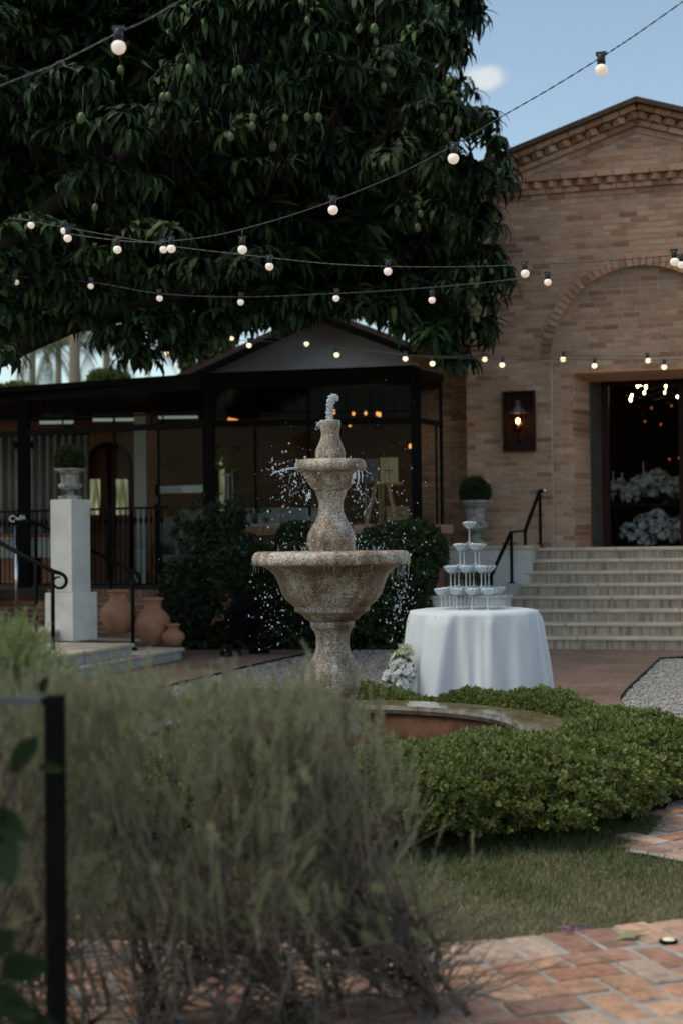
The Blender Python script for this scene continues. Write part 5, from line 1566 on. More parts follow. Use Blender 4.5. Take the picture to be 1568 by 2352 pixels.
part('large_bowl', [(56, 1424.5), (61, 1421), (68, 1413), (75, 1408), (84, 1404), (86, 1402), (86, 1394), (88, 1391), (97, 1384), (105, 1376), (113, 1364), (118, 1352), (121, 1342), (125, 1331), (131, 1319), (142, 1308), (156, 1300), (172, 1297), (178, 1297), (181, 1292), (182, 1284), (180, 1275), (175, 1268), (168, 1265.5), (160, 1266), (154, 1272), (140, 1290), (60, 1300), (0.5, 1300)], 128)
part('baluster', [(50, 1300), (52, 1262), (55, 1248), (55, 1235), (52, 1222), (44, 1207), (35, 1191), (29, 1175), (27.5, 1163), (29, 1150), (33, 1140), (35, 1133), (35, 1129)])
part('small_bowl', [(36, 1129.5), (38, 1126), (46, 1119), (52, 1109), (56, 1099), (60, 1091), (65, 1085), (76, 1082.5), (80, 1081), (82, 1075), (82, 1068), (79, 1060), (74, 1056), (68, 1055.5), (62, 1062), (30, 1068), (.5, 1068)])
part('spout_vase', [(31, 1066), (34, 1050), (34.5, 1042), (33, 1033), (29, 1024), (23.5, 1012), (20.8, 1003), (20.3, 996), (21, 989), (22.5, 982), (23.8, 976), (24, 969), (22.5, 965.5), (17, 965), (14, 972), (.5, 974)])
# basin: rim of polished slabs, brown inner wall, floor, water
bs_ = thing('fountain_basin', 'round basin with a wide wet polished stone rim and rusty brown inside', 'basin', (FX, FY, 0))
zr_ = .277; RO, RI = 1.405, 1.075
mt, nt, b = node_mat('wet_rim'); L = nt.links.new
tc = N(nt, 'ShaderNodeTexCoord'); n1 = N(nt, 'ShaderNodeTexNoise', i_Scale=9.0, i_Detail=8, i_Roughness=.7); L(tc.outputs['Object'], n1.inputs['Vector'])
r1 = ramp(nt, [(.35, (.10, .078, .052)), (.5, (.20, .155, .10)), (.66, (.31, .26, .18))]); L(n1.outputs['Fac'], r1.inputs[0]); L(r1.outputs[0], b.inputs['Base Color'])
b.inputs['Roughness'].default_value = .16; b.inputs['Coat Weight'].default_value = .45; b.inputs['Coat Roughness'].default_value = .04
n2 = N(nt, 'ShaderNodeTexNoise', i_Scale=16.0, i_Detail=3); L(tc.outputs['Object'], n2.inputs['Vector'])
bp = N(nt, 'ShaderNodeBump', i_Strength=.25, i_Distance=.006); L(n2.outputs['Fac'], bp.inputs['Height']); L(bp.outputs[0], b.inputs['Normal']); L(bp.outputs[0], b.inputs['Coat Normal'])
M['wet_rim'] = mt
ns = 18
for i in range(ns):
    t0, t1 = 2 * math.pi * i / ns + .0015, 2 * math.pi * (i + 1) / ns - .0015
    mb = MB(); sec = [(RI, zr_ - .05), (RI - .008, zr_ - .025), (RI, zr_ - .004), (RI + .012, zr_), (RO - .015, zr_), (RO, zr_ - .012), (RO, zr_ - .05)]
    ks = 7; V = []
    for k in range(ks):
        t = t0 + (t1 - t0) * k / (ks - 1)
        for r_, z in sec: V.append((FX + r_ * math.cos(t), FY + r_ * math.sin(t), z))
    m_ = len(sec); Fs = [(k * m_ + j, (k + 1) * m_ + j, (k + 1) * m_ + (j + 1) % m_, k * m_ + (j + 1) % m_) for k in range(ks - 1) for j in range(m_)]
    Fs += [tuple(range(m_)), tuple(reversed(range((ks - 1) * m_, ks * m_)))]
    mb.add(V, Fs); mb.build('rim_slab', M['wet_rim'], bs_)
M['rust'] = surf('rusty_render', (.06, .022, .011), (.17, .07, .034), 4, .55, .2, 30, c3=(.11, .042, .02), spec=.2)
mb = MB(); mb.lathe([(RO - .03, zr_ - .052), (RO - .03, 0), ], (FX, FY, 0), 72, cap=False); mb.lathe([(RI + .015, -.02), (RI + .015, zr_ - .052), (RO - .03, zr_ - .053)], (FX, FY, 0), 72, cap=False)
mb.build('inner_wall', M['rust'], bs_)
mb = MB(); mb.lathe([(RI + .014, .022), (.05, .02)], (FX, FY, 0), 64); mb.build('basin_floor', M['rust'], bs_)
mt, nt, b = node_mat('basin_water'); L = nt.links.new
b.inputs['Base Color'].default_value = (.30, .13, .07, 1); b.inputs['Roughness'].default_value = .03; b.inputs['Transmission Weight'].default_value = .85; b.inputs['IOR'].default_value = 1.33
tc = N(nt, 'ShaderNodeTexCoord'); n2 = N(nt, 'ShaderNodeTexNoise', i_Scale=9.0, i_Detail=3); L(tc.outputs['Object'], n2.inputs['Vector'])
bp = N(nt, 'ShaderNodeBump', i_Strength=.22, i_Distance=.02); L(n2.outputs['Fac'], bp.inputs['Height']); L(bp.outputs[0], b.inputs['Normal'])
M['water'] = mt
me = bpy.data.meshes.new('basin_water'); me.from_pydata([(FX + (RI + .012) * math.cos(t), FY + (RI + .012) * math.sin(t), .075) for t in np.linspace(0, 6.2832, 64, endpoint=False)], [], [tuple(range(64))]); me.update()
o = link('basin_water', me, M['water']); o['kind'] = 'structure'

# water in the air: jet, runs, streaks and drops
mt, nt, b = node_mat('white_water'); L = nt.links.new
b.inputs['Base Color'].default_value = (.80, .87, .92, 1); b.inputs['Roughness'].default_value = .06; b.inputs['Transmission Weight'].default_value = .58; b.inputs['IOR'].default_value = 1.33; b.inputs['Specular IOR Level'].default_value = .8
tc = N(nt, 'ShaderNodeTexCoord'); n2 = N(nt, 'ShaderNodeTexNoise', i_Scale=70.0, i_Detail=3); L(tc.outputs['Object'], n2.inputs['Vector'])
bp = N(nt, 'ShaderNodeBump', i_Strength=.8, i_Distance=.01); L(n2.outputs['Fac'], bp.inputs['Height']); L(bp.outputs[0], b.inputs['Normal'])
M['spray'] = mt
def F_(x, y, dy=0.0): return at(x, y, FY + dy)
jm = bmesh.new()
path_ = [(757, 972, 8.5), (757, 962, 8), (757.5, 952, 7.5), (757, 943, 7), (757.5, 934, 7.2), (758.5, 926, 8.4), (762, 919, 10), (765, 912, 9.5), (766, 907, 5.5), (766, 904, 1.5)]
yy_ = np.linspace(972, 904, 46); ys_ = [-q[1] for q in path_]
mb = MB(); mb.tube([F_(float(np.interp(-y, ys_, [q[0] for q in path_])), y) for y in yy_], [float(np.interp(-y, ys_, [q[2] for q in path_])) * KF * random.uniform(.82, 1.15) for y in yy_], 28)
mb.ball(F_(772, 917), 6 * KF, (1, 1, 1)); mb.ball(F_(775, 913), 3.6 * KF); mb.ball(F_(769, 909), 5 * KF); mb.ball(F_(754, 948), 6 * KF); mb.ball(F_(761, 938), 6 * KF)
o = mb.build('water_jet', M['spray']); setp(o, 'short frothy jet of water leaping from the top of the fountain spout', 'water jet')
sb_ = o.modifiers.new('s', 'SUBSURF'); sb_.levels = sb_.render_levels = 1
tx_ = bpy.data.textures.new('ripple', 'CLOUDS'); tx_.noise_scale = .011; tx_.noise_depth = 2
dm = o.modifiers.new('d', 'DISPLACE'); dm.texture = tx_; dm.strength = .02; dm.texture_coords = 'GLOBAL'; dm.mid_level = .5
sp = MB()
def strand(pts, r_): sp.tube([F_(*p) for p in pts], [r_ * KF * q for q in (1, .8, .9, .6)[:len(pts)]], 6)
strand([(686, 1074, -.1), (676, 1076, -.12), (662, 1077, -.15), (650, 1081, -.2)], 3.2)
strand([(650, 1079, -.2), (640, 1083, -.2), (630, 1086, -.22), (622, 1092, -.24)], 2.0)
strand([(735, 970, -.03), (731, 973, -.04), (728, 979, -.05)], 3.0)
strand([(712, 1132, -.2), (709, 1140, -.2), (706, 1147, -.2), (705, 1152, -.2)], 4.0)
strand([(822, 1080, -.15), (824, 1092, -.18), (822, 1106, -.2), (818, 1120, -.2)], 1.8)
strand([(830, 1082, -.12), (832, 1096, -.14), (831, 1108, -.15)], 1.5); strand([(838, 1080, -.05), (845, 1087, -.05), (853, 1088, -.05)], 1.4)
strand([(815, 1086, -.2), (811, 1098, -.22), (806, 1112, -.22)], 1.6)
strand([(700, 1082, -.1), (701, 1090, -.1), (704, 1098, -.12)], 1.8)
for x in (583, 588, 595, 606): strand([(x, 1297, -.05), (x, 1303, -.05), (x, 1311 + random.uniform(0, 6), -.05)], .5)
for i in range(26):
    x = random.uniform(898, 940); y1 = random.uniform(1305, 1335); strand([(x, 1297, random.uniform(-.1, .1)), (x - 1, (1297 + y1) / 2, 0), (x - 2 + random.uniform(-2, 2), y1, 0)], random.uniform(.3, .7))
for i in range(40):
    x = random.uniform(625, 880); a_ = random.uniform(4, 18); dy = -math.sqrt(max(0, 175 ** 2 - (x - 763) ** 2)) * KF
    strand([(x, 1299, dy * 1.0), (x, 1299 + a_ * .5, dy * .99), (x, 1299 + a_, dy * .98)], .3)
for i in range(24):    # splashes standing in the large bowl
    x = random.choice([random.uniform(690, 735), random.uniform(800, 880), random.uniform(640, 890)]); dy = random.uniform(-.3, .1)
    strand([(x, 1266, dy), (x + random.uniform(-2, 2), 1260, dy), (x + random.uniform(-4, 4), 1266 - random.uniform(6, 16), dy)], .55)
o = sp.build('water_strands', M['spray']); o['kind'] = 'stuff'; setp(o, 'thin runs and ropes of water falling from the fountain bowls', 'water')
# drops
dv = MB().ball((0, 0, 0), 1, (1, 1, 1.15), 8, 6, smooth=True); tvd = np.array(dv.v); 
tfd = np.array([f for f in dv.f])
D = []
def drops(n, gx, gy, sx, sy, r0, r1, sd_=.3):
    for _ in range(n):
        x, y = random.gauss(gx, sx), random.gauss(gy, sy)
        r_ = r0 + (r1 - r0) * random.random() ** 3
        D.append((*F_(x, y, random.gauss(0, sd_)), r_ * KF))
drops(150, 672, 1125, 28, 45, .5, 2.6); drops(60, 645, 1082, 22, 14, .6, 2.6, .15); drops(60, 700, 1115, 14, 28, .6, 2.8)
drops(120, 838, 1140, 22, 40, .5, 2.6); drops(60, 815, 1105, 10, 22, .7, 2.4); drops(90, 880, 1170, 40, 50, .4, 1.6)
drops(18, 728, 978, 6, 6, .6, 1.8, .05)
drops(80, 622, 1400, 24, 60, .6, 2.6); drops(150, 918, 1365, 14, 48, .6, 2.6); drops(60, 905, 1430, 25, 45, .6, 2.6)
drops(60, 860, 1245, 50, 14, .6, 2.4); drops(40, 690, 1245, 40, 14, .5, 2.0); drops(120, 765, 1330, 120, 60, .5, 2.0, .05)
drops(160, 760, 1150, 130, 110, .3, 1.2); drops(120, 700, 1430, 110, 60, .3, 1.3); drops(60, 1010, 1420, 60, 60, .3, 1.0)
D2 = np.array(D)
dev = D2[:, :3]; 
gs_ = []
for k, st_ in enumerate((1.0, 1.0, 1.25, 1.9)):
    q = D2[k::4]
    gs_.append((tvd * np.array([1, 1, st_]) * st_ ** -.4, tfd, q[:, :3], rot_from(np.tile([[0, 0, 1.]], (len(q), 1)) + rng.normal(0, .25, (len(q), 3)), rng.uniform(0, 6, len(q))), q[:, 3]))
o = scatter('water_drops', gs_, M['spray'], smooth=True, kind='stuff')
setp(o, 'scattered drops of spray flying round the fountain bowls', 'water')

# ================================================================== LOW HEDGE RING ROUND THE BASIN
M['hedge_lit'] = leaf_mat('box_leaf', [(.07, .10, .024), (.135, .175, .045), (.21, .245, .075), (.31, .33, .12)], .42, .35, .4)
hg = thing('round_hedge', 'low bushy boxwood hedge growing in a ring round the fountain basin', 'hedge', (FX, FY, 0))
def hedge_r(t):          # mid radius, half width, height by angle (t = 0 towards +X, -90 towards the camera)
    bump = .10 * math.cos(7 * (t + 1.13)) + .05 * math.sin(13 * t + 1.) + .03 * math.sin(21 * t)
    front = max(0, -math.sin(t))
    back = max(0, math.sin(t))
    return 1.64 - .03 * back + .17 * front + .3 * bump, .235 + .31 * front - .03 * back + bump * .4, .31 + .06 * front - .015 * back + bump * .4
NH = 40000
th_ = rng.uniform(-math.pi, math.pi, NH)
keep = (np.cos(th_) > -.55) | (rng.uniform(size=NH) < .35)
th_ = th_[keep]; NH = len(th_)
ph_ = rng.uniform(R(-25), R(205), NH)
P_ = np.zeros((NH, 3)); Nn = np.zeros((NH, 3))
for i in range(NH):
    t, p_ = th_[i], ph_[i]
    rm_, hw_, hh = hedge_r(t)
    c_, s_ = math.cos(p_), math.sin(p_)
    e = 2.6; k = (abs(c_) ** e + abs(s_) ** e) ** (-1 / e)
    lump_ = 1 + .11 * math.sin(t * 23 + p_ * 3) * math.sin(p_ * 6 + t * 11) + .07 * math.sin(t * 61 + 5 * math.sin(p_ * 9)) * math.sin(p_ * 17 + t * 13)
    rr = rm_ + hw_ * c_ * k * lump_ * random.uniform(.85, 1.05); zz = hh * .52 + hh * .50 * s_ * k * lump_ * random.uniform(.86, 1.06)
    P_[i] = (FX + rr * math.cos(t), FY + rr * math.sin(t), max(.03, zz))
    Nn[i] = (c_ * math.cos(t), c_ * math.sin(t), s_ * 1.1)
gr = []
HS = [sprig(7, 1.0, 40 + s) for s in range(6)]
for k in range(6):
    i = np.arange(k, NH, 6)
    gr.append((*HS[k], P_[i], rot_from(Nn[i] + rng.normal(0, .42, (len(i), 3)) + np.array([0, 0, .3]), rng.uniform(0, 6.28, len(i))), rng.uniform(.020, .036, len(i))))
scatter('foliage', gr, M['hedge_lit'], hg, kind='stuff')
mb = MB(); V = []; nt_, npp = 72, 10
for i in range(nt_):
    t = 2 * math.pi * i / nt_; rm_, hw_, hh = hedge_r(t)
    for j in range(npp):
        p_ = R(-40) + R(260) * j / (npp - 1); c_, s_ = math.cos(p_), math.sin(p_); k = (abs(c_) ** 2.6 + abs(s_) ** 2.6) ** (-1 / 2.6)
        rr = rm_ + hw_ * .80 * c_ * k; zz = hh * .5 + hh * .42 * s_ * k; V.append((FX + rr * math.cos(t), FY + rr * math.sin(t), max(.09, zz)))
mb.add(V, [(i * npp + j, ((i + 1) % nt_) * npp + j, ((i + 1) % nt_) * npp + j + 1, i * npp + j + 1) for i in range(nt_) for j in range(npp - 1)], True); mb.build('branches', M['core_dark'], hg)  # the ring's filler core, added to block light behind the leaves
mb = MB()
for i in range(60):
    t = random.uniform(-2.4, .6); rm_, hw_, hh = hedge_r(t); r0 = rm_ + random.uniform(-.05, .2)
    a_ = Vector((FX + r0 * math.cos(t), FY + r0 * math.sin(t), .0)); b_ = a_ + Vector((random.gauss(0, .06), random.gauss(0, .06), .22)); mb.tube([a_, a_.lerp(b_, .5) + Vector((random.gauss(0, .02), 0, 0)), b_], [.008, .007, .005], 5)
mb.build('stems', M['bark'], hg)['kind'] = 'stuff'

# ================================================================== TABLE WITH TOWER OF GLASSES
TY = 11.95
tcn = at(1087, 1402, TY); TZ = .775; TR = 147 * 11.9 / FPX
tb_ = thing('round_table', 'small round banquet table hidden under a long white cloth', 'table', (tcn.x, TY, 0))
mb = MB(); mb.lathe([(TR - .03, TZ - .03), (TR - .03, TZ - .006)], (tcn.x, TY, 0), 48); mb.build('tabletop', M['pale_wood'], tb_)
for k in range(4):
    a_ = k * math.pi / 2 + .5; mb = MB(); mb.tube([(tcn.x + .35 * math.cos(a_), TY + .35 * math.sin(a_), 0), (tcn.x + .35 * math.cos(a_), TY + .35 * math.sin(a_), TZ - .03)], .02, 8); mb.build('leg', M['black_metal'], tb_)
M['cloth'] = surf('white_tablecloth', (.60, .63, .66), (.66, .69, .72), 300, .95, .12, 500, spec=.15)
V = []; nth = 240; rows = 30
ctop = TZ + .002
fold = [(11, .55, .3), (17, .5, 1.7), (26, .35, .5), (5, .3, 2.2)]
for j in range(rows + 1):
    v = j / rows
    for i in range(nth):
        t = 2 * math.pi * i / nth
        if v < .12:
            r_ = TR * (v / .12) if j else 0; z = ctop
            r_ = TR * v / .12
        else:
            w = (v - .12) / .88
            tt_ = t + .16 * math.sin(2 * t + .7) + .10 * math.sin(5 * t + 2.) + .03 * math.sin(13 * t + 3 * w)
            f_ = sum(a * math.sin(n_ * tt_ + ph + .5 * math.sin(w * 2 + n_)) for n_, a, ph in fold) * (.75 + .35 * math.sin(3 * t + 1))
            f_ = math.copysign(abs(f_) ** .8, f_)
            edge = min(1, w * 9)
            r_ = TR - .004 + .012 * edge + w * .062 + f_ * (.012 + .052 * w ** .7) * edge
            z = ctop - .006 * edge - w * (ctop - .02)
        V.append((tcn.x + r_ * math.cos(t), TY + r_ * math.sin(t), z))
Fs = [(j * nth + i, j * nth + (i + 1) % nth, (j + 1) * nth + (i + 1) % nth, (j + 1) * nth + i) for j in range(rows) for i in range(nth)]
me = bpy.data.meshes.new('tablecloth'); me.from_pydata(V, [], Fs); me.polygons.foreach_set('use_smooth', [True] * len(Fs)); me.update()
o = link('tablecloth', me, M['cloth']); setp(o, 'long white tablecloth hanging in soft folds over the round table', 'tablecloth')
# coupe glasses
mt, nt, b = node_mat('crystal'); b.inputs['Base Color'].default_value = (.97, .99, 1, 1); b.inputs['Roughness'].default_value = .03; b.inputs['Transmission Weight'].default_value = 1; b.inputs['IOR'].default_value = 1.45
M['crystal'] = pane_mat('clear_crystal', (.96, .98, .99), 1.6)
mt, nt, b = node_mat('cut_crystal'); L = nt.links.new
tr_ = N(nt, 'ShaderNodeBsdfTransparent'); tr_.inputs[0].default_value = (.93, .96, .97, 1)
b.inputs['Base Color'].default_value = (.86, .92, .94, 1); b.inputs['Roughness'].default_value = .08
lw_ = N(nt, 'ShaderNodeLayerWeight'); lw_.inputs['Blend'].default_value = .35
mr = N(nt, 'ShaderNodeMapRange'); mr.inputs['To Min'].default_value = .32; mr.inputs['To Max'].default_value = .8; L(lw_.outputs['Facing'], mr.inputs[0])
mx = N(nt, 'ShaderNodeMixShader'); L(mr.outputs[0], mx.inputs[0]); L(tr_.outputs[0], mx.inputs[1]); L(b.outputs[0], mx.inputs[2]); L(mx.outputs[0], nt.nodes['Material Output'].inputs[0])
M['cut'] = mt
mt, nt, b = node_mat('crushed_ice'); L = nt.links.new
b.inputs['Base Color'].default_value = (.80, .89, .92, 1); b.inputs['Roughness'].default_value = .3; b.inputs['Transmission Weight'].default_value = .1
tc = N(nt, 'ShaderNodeTexCoord'); vo = N(nt, 'ShaderNodeTexVoronoi', i_Scale=55.0); L(tc.outputs['Object'], vo.inputs['Vector'])
bp = N(nt, 'ShaderNodeBump', i_Strength=1.0, i_Distance=.02); L(vo.outputs['Distance'], bp.inputs['Height']); L(bp.outputs[0], b.inputs['Normal'])
M['ice'] = mt
GH = .183; GR_ = .0635
bowl = MB(); bowl.lathe([(.006, .112), (.018, .117), (.038, .129), (.054, .147), (.062, .165), (GR_, GH), (GR_ - .0015, GH), (.0600, .165), (.052, .149), (.036, .132), (.016, .121), (.001, .1195)], (0, 0, 0), 28); bowl_m = bowl.mesh('bowl'); bowl_m.materials.append(M['crystal'])
stm = MB(); stm.lathe([(.009, .006), (.0055, .016), (.0045, .05), (.0045, .09), (.0062, .1115)], (0, 0, 0), 12); stem_m = stm.mesh('stem'); stem_m.materials.append(M['cut'])
ft = MB(); ft.lathe([(.034, 0), (.034, .002), (.02, .0045), (.009, .0058)], (0, 0, 0), 24); foot_m = ft.mesh('foot'); foot_m.materials.append(M['cut'])
ice = MB(); ice.lathe([(.0005, .1205), (.0155, .1215), (.0355, .1335), (.0515, .1505), (.0592, .164), (.0605, .172), (.052, .177), (.03, .179), (.0005, .180)], (0, 0, 0), 24, wob=lambda t, z: .03 * math.sin(6 * t + 300 * z)); ice_m = ice.mesh('ice'); ice_m.materials.append(M['ice'])
ga = R(-19.5); gu = Vector((math.cos(ga), math.sin(ga), 0)); gv = Vector((-math.sin(ga), math.cos(ga), 0)); PT = .131
gcx, gcy = at(1079, 1390, TY).x, TY
tier_name = {4: 'bottom tier, standing on the white cloth', 3: 'second tier', 2: 'third tier', 1: 'top'}
colw = {4: ['far hedge side', 'second column from the hedge side', 'third column from the hedge side', 'handrail side'], 3: ['hedge side column', 'middle column', 'handrail side column'], 2: ['hedge side', 'handrail side'], 1: ['']}
roww = {4: ['front row', 'second row', 'third row', 'back row'], 3: ['front row', 'middle row', 'back row'], 2: ['front row', 'back row'], 1: ['']}
for n_, lvl in ((4, 0), (3, 1), (2, 2), (1, 3)):
    for i in range(n_):
        for j in range(n_):
            q = Vector((gcx, gcy, ctop + lvl * (GH + .001) + .0005)) + gu * (i - (n_ - 1) / 2) * PT + gv * (j - (n_ - 1) / 2) * PT
            lab = 'single coupe glass of ice crowning the tower' if n_ == 1 else f'coupe glass of ice in the {tier_name[n_].split(",")[0]}, {roww[n_][j]}, {colw[n_][i]}'
            g = thing('coupe_glass', lab, 'glass', q, random.uniform(0, 6), 'coupe glasses of the tower')
            for nm, me_ in (('bowl', bowl_m), ('stem', stem_m), ('foot', foot_m), ('ice', ice_m)):
                o = bpy.data.objects.new(nm, me_); COL.objects.link(o); o.parent = g
# white flowers on the ground beside the cloth
def lf(x, y, Y, a, b_, c): p = at(x, y, Y); return (p.x, p.y, p.z, a, b_, c)
flower_mass('flower_arrangement', 'white roses and small blossoms heaped on the ground against the tablecloth', 'flowers',
            [lf(905, 1555, 11.55, .07, .08, .07), lf(915, 1535, 11.6, .08, .09, .08), lf(922, 1565, 11.5, .08, .09, .09), lf(925, 1585, 11.5, .07, .08, .07), lf(893, 1552, 11.55, .035, .05, .05), lf(930, 1548, 11.55, .07, .08, .09), lf(918, 1598, 11.5, .09, .09, .06)],
            300, .028, M['flower_white'], lf(915, 1560, 11.5, 0, 0, 0)[:3])
M['rose'] = leaf_mat('cream_rose', [(.62, .62, .42), (.70, .70, .55)], .7, .2, .2)
flower_mass('flower_arrangement', 'cream roses topping the white flowers beside the tablecloth', 'flowers',
            [lf(918, 1511, 11.6, .05, .05, .05), lf(929, 1497, 11.62, .05, .05, .045), lf(911, 1520, 11.6, .035, .04, .035)], 60, .035, M['rose'], lf(920, 1510, 11.6, 0, 0, 0)[:3])

# ================================================================== MANGO TREE
M['mango_leaf'] = leaf_mat('mango_leaf', [(.006, .015, .006), (.012, .027, .010), (.022, .05, .017), (.075, .132, .042)], .5, .25, .22)
def mango_leaf(seed):
    r = np.random.default_rng(seed); Vs = []; Fs = []; off = 0
    n = r.integers(11, 16)
    for i in range(n):
        az = i * 2.4 + r.uniform(-.3, .3); el = r.uniform(-.1, .75); L_ = r.uniform(.20, .31); w = L_ * r.uniform(.085, .115)
        d = np.array([math.cos(az), math.sin(az)]); q = np.array([-d[1], d[0], 0])
        p = np.array([0, 0, 0.0]); ang_ = el; pts = [p.copy()]
        droop = r.uniform(.35, .75)
        for s in range(4):
            st_ = L_ / 4; p = p + np.array([d[0] * math.cos(ang_), d[1] * math.cos(ang_), math.sin(ang_)]) * st_; pts.append(p.copy()); ang_ = max(-1.5, ang_ - droop * (.9 if s else 1.2))
        ws = [.15, .85, 1.0, .7, .05]
        for p_, wk in zip(pts, ws):
            lift = np.array([0, 0, .25 * w * wk])
            Vs += [p_ + q * w * wk + lift, p_, p_ - q * w * wk + lift]
        for s in range(4):
            a = off + s * 3
            Fs += [(a, a + 1, a + 4, a + 3), (a + 1, a + 2, a + 5, a + 4)]
        off += 15
    return np.array(Vs), np.array(Fs)
ML = [mango_leaf(60 + s) for s in range(7)]
def plain_cluster(seed):     # the same cluster with flatter, broader leaves for the inside of the crown
    r = np.random.default_rng(seed); Vs = []; Fs = []
    for i in range(12):
        az = i * 2.4 + r.uniform(-.3, .3); el = r.uniform(-.9, .4); L_ = r.uniform(.2, .3); w = L_ * .15
        d = np.array([math.cos(az) * math.cos(el), math.sin(az) * math.cos(el), math.sin(el)]); q = np.array([-math.sin(az), math.cos(az), 0]) * w
        m_ = d * L_ * .5; e = d * L_ + np.array([0, 0, -.3 * L_]); o = len(Vs); Vs += [np.zeros(3), m_ + q, e, m_ - q]; Fs.append((o, o + 1, o + 2, o + 3))
    return np.array(Vs), np.array(Fs)
PC = [plain_cluster(300 + s) for s in range(4)]
tree = thing('mango_tree', 'huge dark mango tree with drooping leaves and green fruit spreading over the court', 'tree', (-5.6, 16.2, 0))
clumps = []         # (centre, radii, rosettes, near?)
def cl(x, y, D, rx, ry, rd, n): 
    c = at(x, y, D); k = D / FPX; clumps.append((c, rx * k, rd, ry * k, n))
lit = [(175, 240, 12.3, 110, 55, .5, 26), (250, 330, 12.3, 90, 90, .5, 24), (120, 330, 12.6, 80, 110, .5, 16), (250, 450, 12.6, 110, 55, .5, 20), (480, 90, 12.6, 110, 80, .5, 26), (450, 200, 12.9, 90, 70, .45, 16),
       (590, 240, 12.9, 130, 60, .5, 24), (700, 110, 13.0, 110, 110, .5, 30), (560, 40, 12.8, 120, 60, .5, 20), (840, 60, 13.4, 140, 80, .6, 30), (770, 230, 13.6, 90, 90, .5, 20), (900, 230, 14.0, 100, 100, .5, 26),
       (990, 160, 14.6, 80, 120, .5, 26), (1045, 60, 14.8, 60, 70, .5, 18), (1010, 300, 15.2, 95, 60, .5, 20), (1085, 330, 15.8, 60, 70, .4, 14), (930, 400, 15.2, 90, 60, .5, 18), (1040, 430, 16.2, 80, 60, .5, 18),
       (1130, 440, 16.8, 65, 50, .5, 16), (980, 520, 16.3, 100, 55, .5, 18), (1100, 550, 17.0, 75, 70, .5, 22), (1130, 660, 17.3, 45, 90, .45, 18), (1070, 690, 17.3, 70, 80, .5, 20), (1080, 790, 17.4, 55, 55, .4, 14), (30, 240, 12.5, 40, 60, .4, 8), (0, 100, 12.2, 30, 70, .4, 8),
       (640, 330, 13.6, 120, 60, .5, 16), (390, 300, 13.2, 60, 80, .4, 8)]
for c in lit: cl(*c)
edge_pts = [(1095, 0), (1058, 120), (1075, 190), (1118, 235), (1120, 300), (1095, 350), (1165, 405), (1175, 440), (1160, 500), (1150, 560), (1160, 610), (1148, 680), (1140, 740), (1110, 800)]
nrs = np.random.RandomState(3)
for i in range(150):     # deeper, shaded boughs filling the crown
    y = nrs.uniform(-60, 800); xr = np.interp(y, [0, 120, 240, 350, 420, 500, 620, 740, 820], [1070, 1030, 1080, 1060, 1130, 1120, 1125, 1110, 1060])
    x = nrs.uniform(-150, xr - 40); t = max(max(0, x) / 1150, y / 850)
    if y > 720 and x < 480: continue
    if y > 700 and x < 960: y = 700
    D = 13.6 + 4.2 * max(0, t) ** 1.6 + nrs.uniform(1.0, 3.0)
    cl(x, y, D, nrs.uniform(70, 110), nrs.uniform(50, 90), .6, 9)
for (x, y, D, rx, ry, n) in [(470, 790, 17.2, 50, 60, 20), (430, 820, 17.4, 50, 45, 16), (400, 760, 17.2, 60, 50, 16), (500, 770, 17.3, 40, 50, 14), (330, 840, 17.0, 40, 30, 10), (930, 770, 17.4, 50, 40, 12), (300, 810, 16.6, 45, 50, 14), (350, 780, 16.6, 60, 60, 14), (255, 790, 16.5, 25, 35, 6), (540, 725, 17.4, 70, 40, 14), (640, 722, 17.4, 70, 36, 14), (590, 757, 17.5, 60, 26, 14), (665, 738, 17.5, 50, 26, 12), (540, 775, 17.5, 40, 30, 10), (735, 722, 17.4, 70, 40, 16), (830, 735, 17.3, 60, 45, 14), (900, 750, 17.3, 60, 50, 14), (970, 790, 17.3, 50, 50, 14), (1010, 820, 17.4, 40, 45, 10), (15, 850, 13.5, 26, 50, 6), (1040, 845, 17.4, 40, 25, 8), (40, 778, 15.2, 50, 22, 10), (110, 757, 15.4, 60, 22, 12), (-20, 800, 15.0, 40, 26, 8), (180, 742, 15.6, 50, 20, 10), (120, 700, 14.8, 120, 40, 16), (230, 715, 15.3, 80, 40, 14), (20, 740, 14.8, 80, 40, 14), (60, 640, 14.4, 120, 60, 14), (250, 640, 14.8, 120, 60, 14), (420, 660, 15.4, 90, 60, 14), (560, 640, 15.8, 90, 60, 14), (100, 560, 14.2, 110, 50, 12), (350, 570, 14.6, 110, 50, 12)]:
    cl(x, y, D, rx, ry, .5, n)
near = []; far_g = [[[], [], []] for _ in range(7)]
ros = []
for ci, (c, rx, ry, rz_, n) in enumerate(clumps):
    for k in range(n):
        d = rng.normal(size=3); d /= np.linalg.norm(d); 
        if d[1] > .3: d[1] = -d[1]
        if d[2] < -.3: d[2] = -d[2]
        r_ = rng.uniform(.55, 1.0)
        ros.append((c.x + d[0] * rx * r_, c.y + d[1] * ry * r_, c.z + d[2] * rz_ * r_ + .06, d, ci < len(lit)))
core_p = []
for i in range(7500):
    y = nrs.uniform(-260, 770); xr = np.interp(y, [-250, 0, 120, 240, 350, 420, 500, 620, 740, 780], [1000, 1040, 1000, 1050, 1030, 1095, 1090, 1095, 1080, 1030])
    x = nrs.uniform(-900, xr - 35)
    if y > 690 and x < 960: y -= 90
    t = max(max(0, x) / 1150, y / 850); D = 14.9 + 3.2 * max(0, t) ** 1.6 + nrs.uniform(.4, 4.0)
    p = at(x, y, D); core_p.append((p.x, p.y, p.z))
core_p = np.array(core_p)
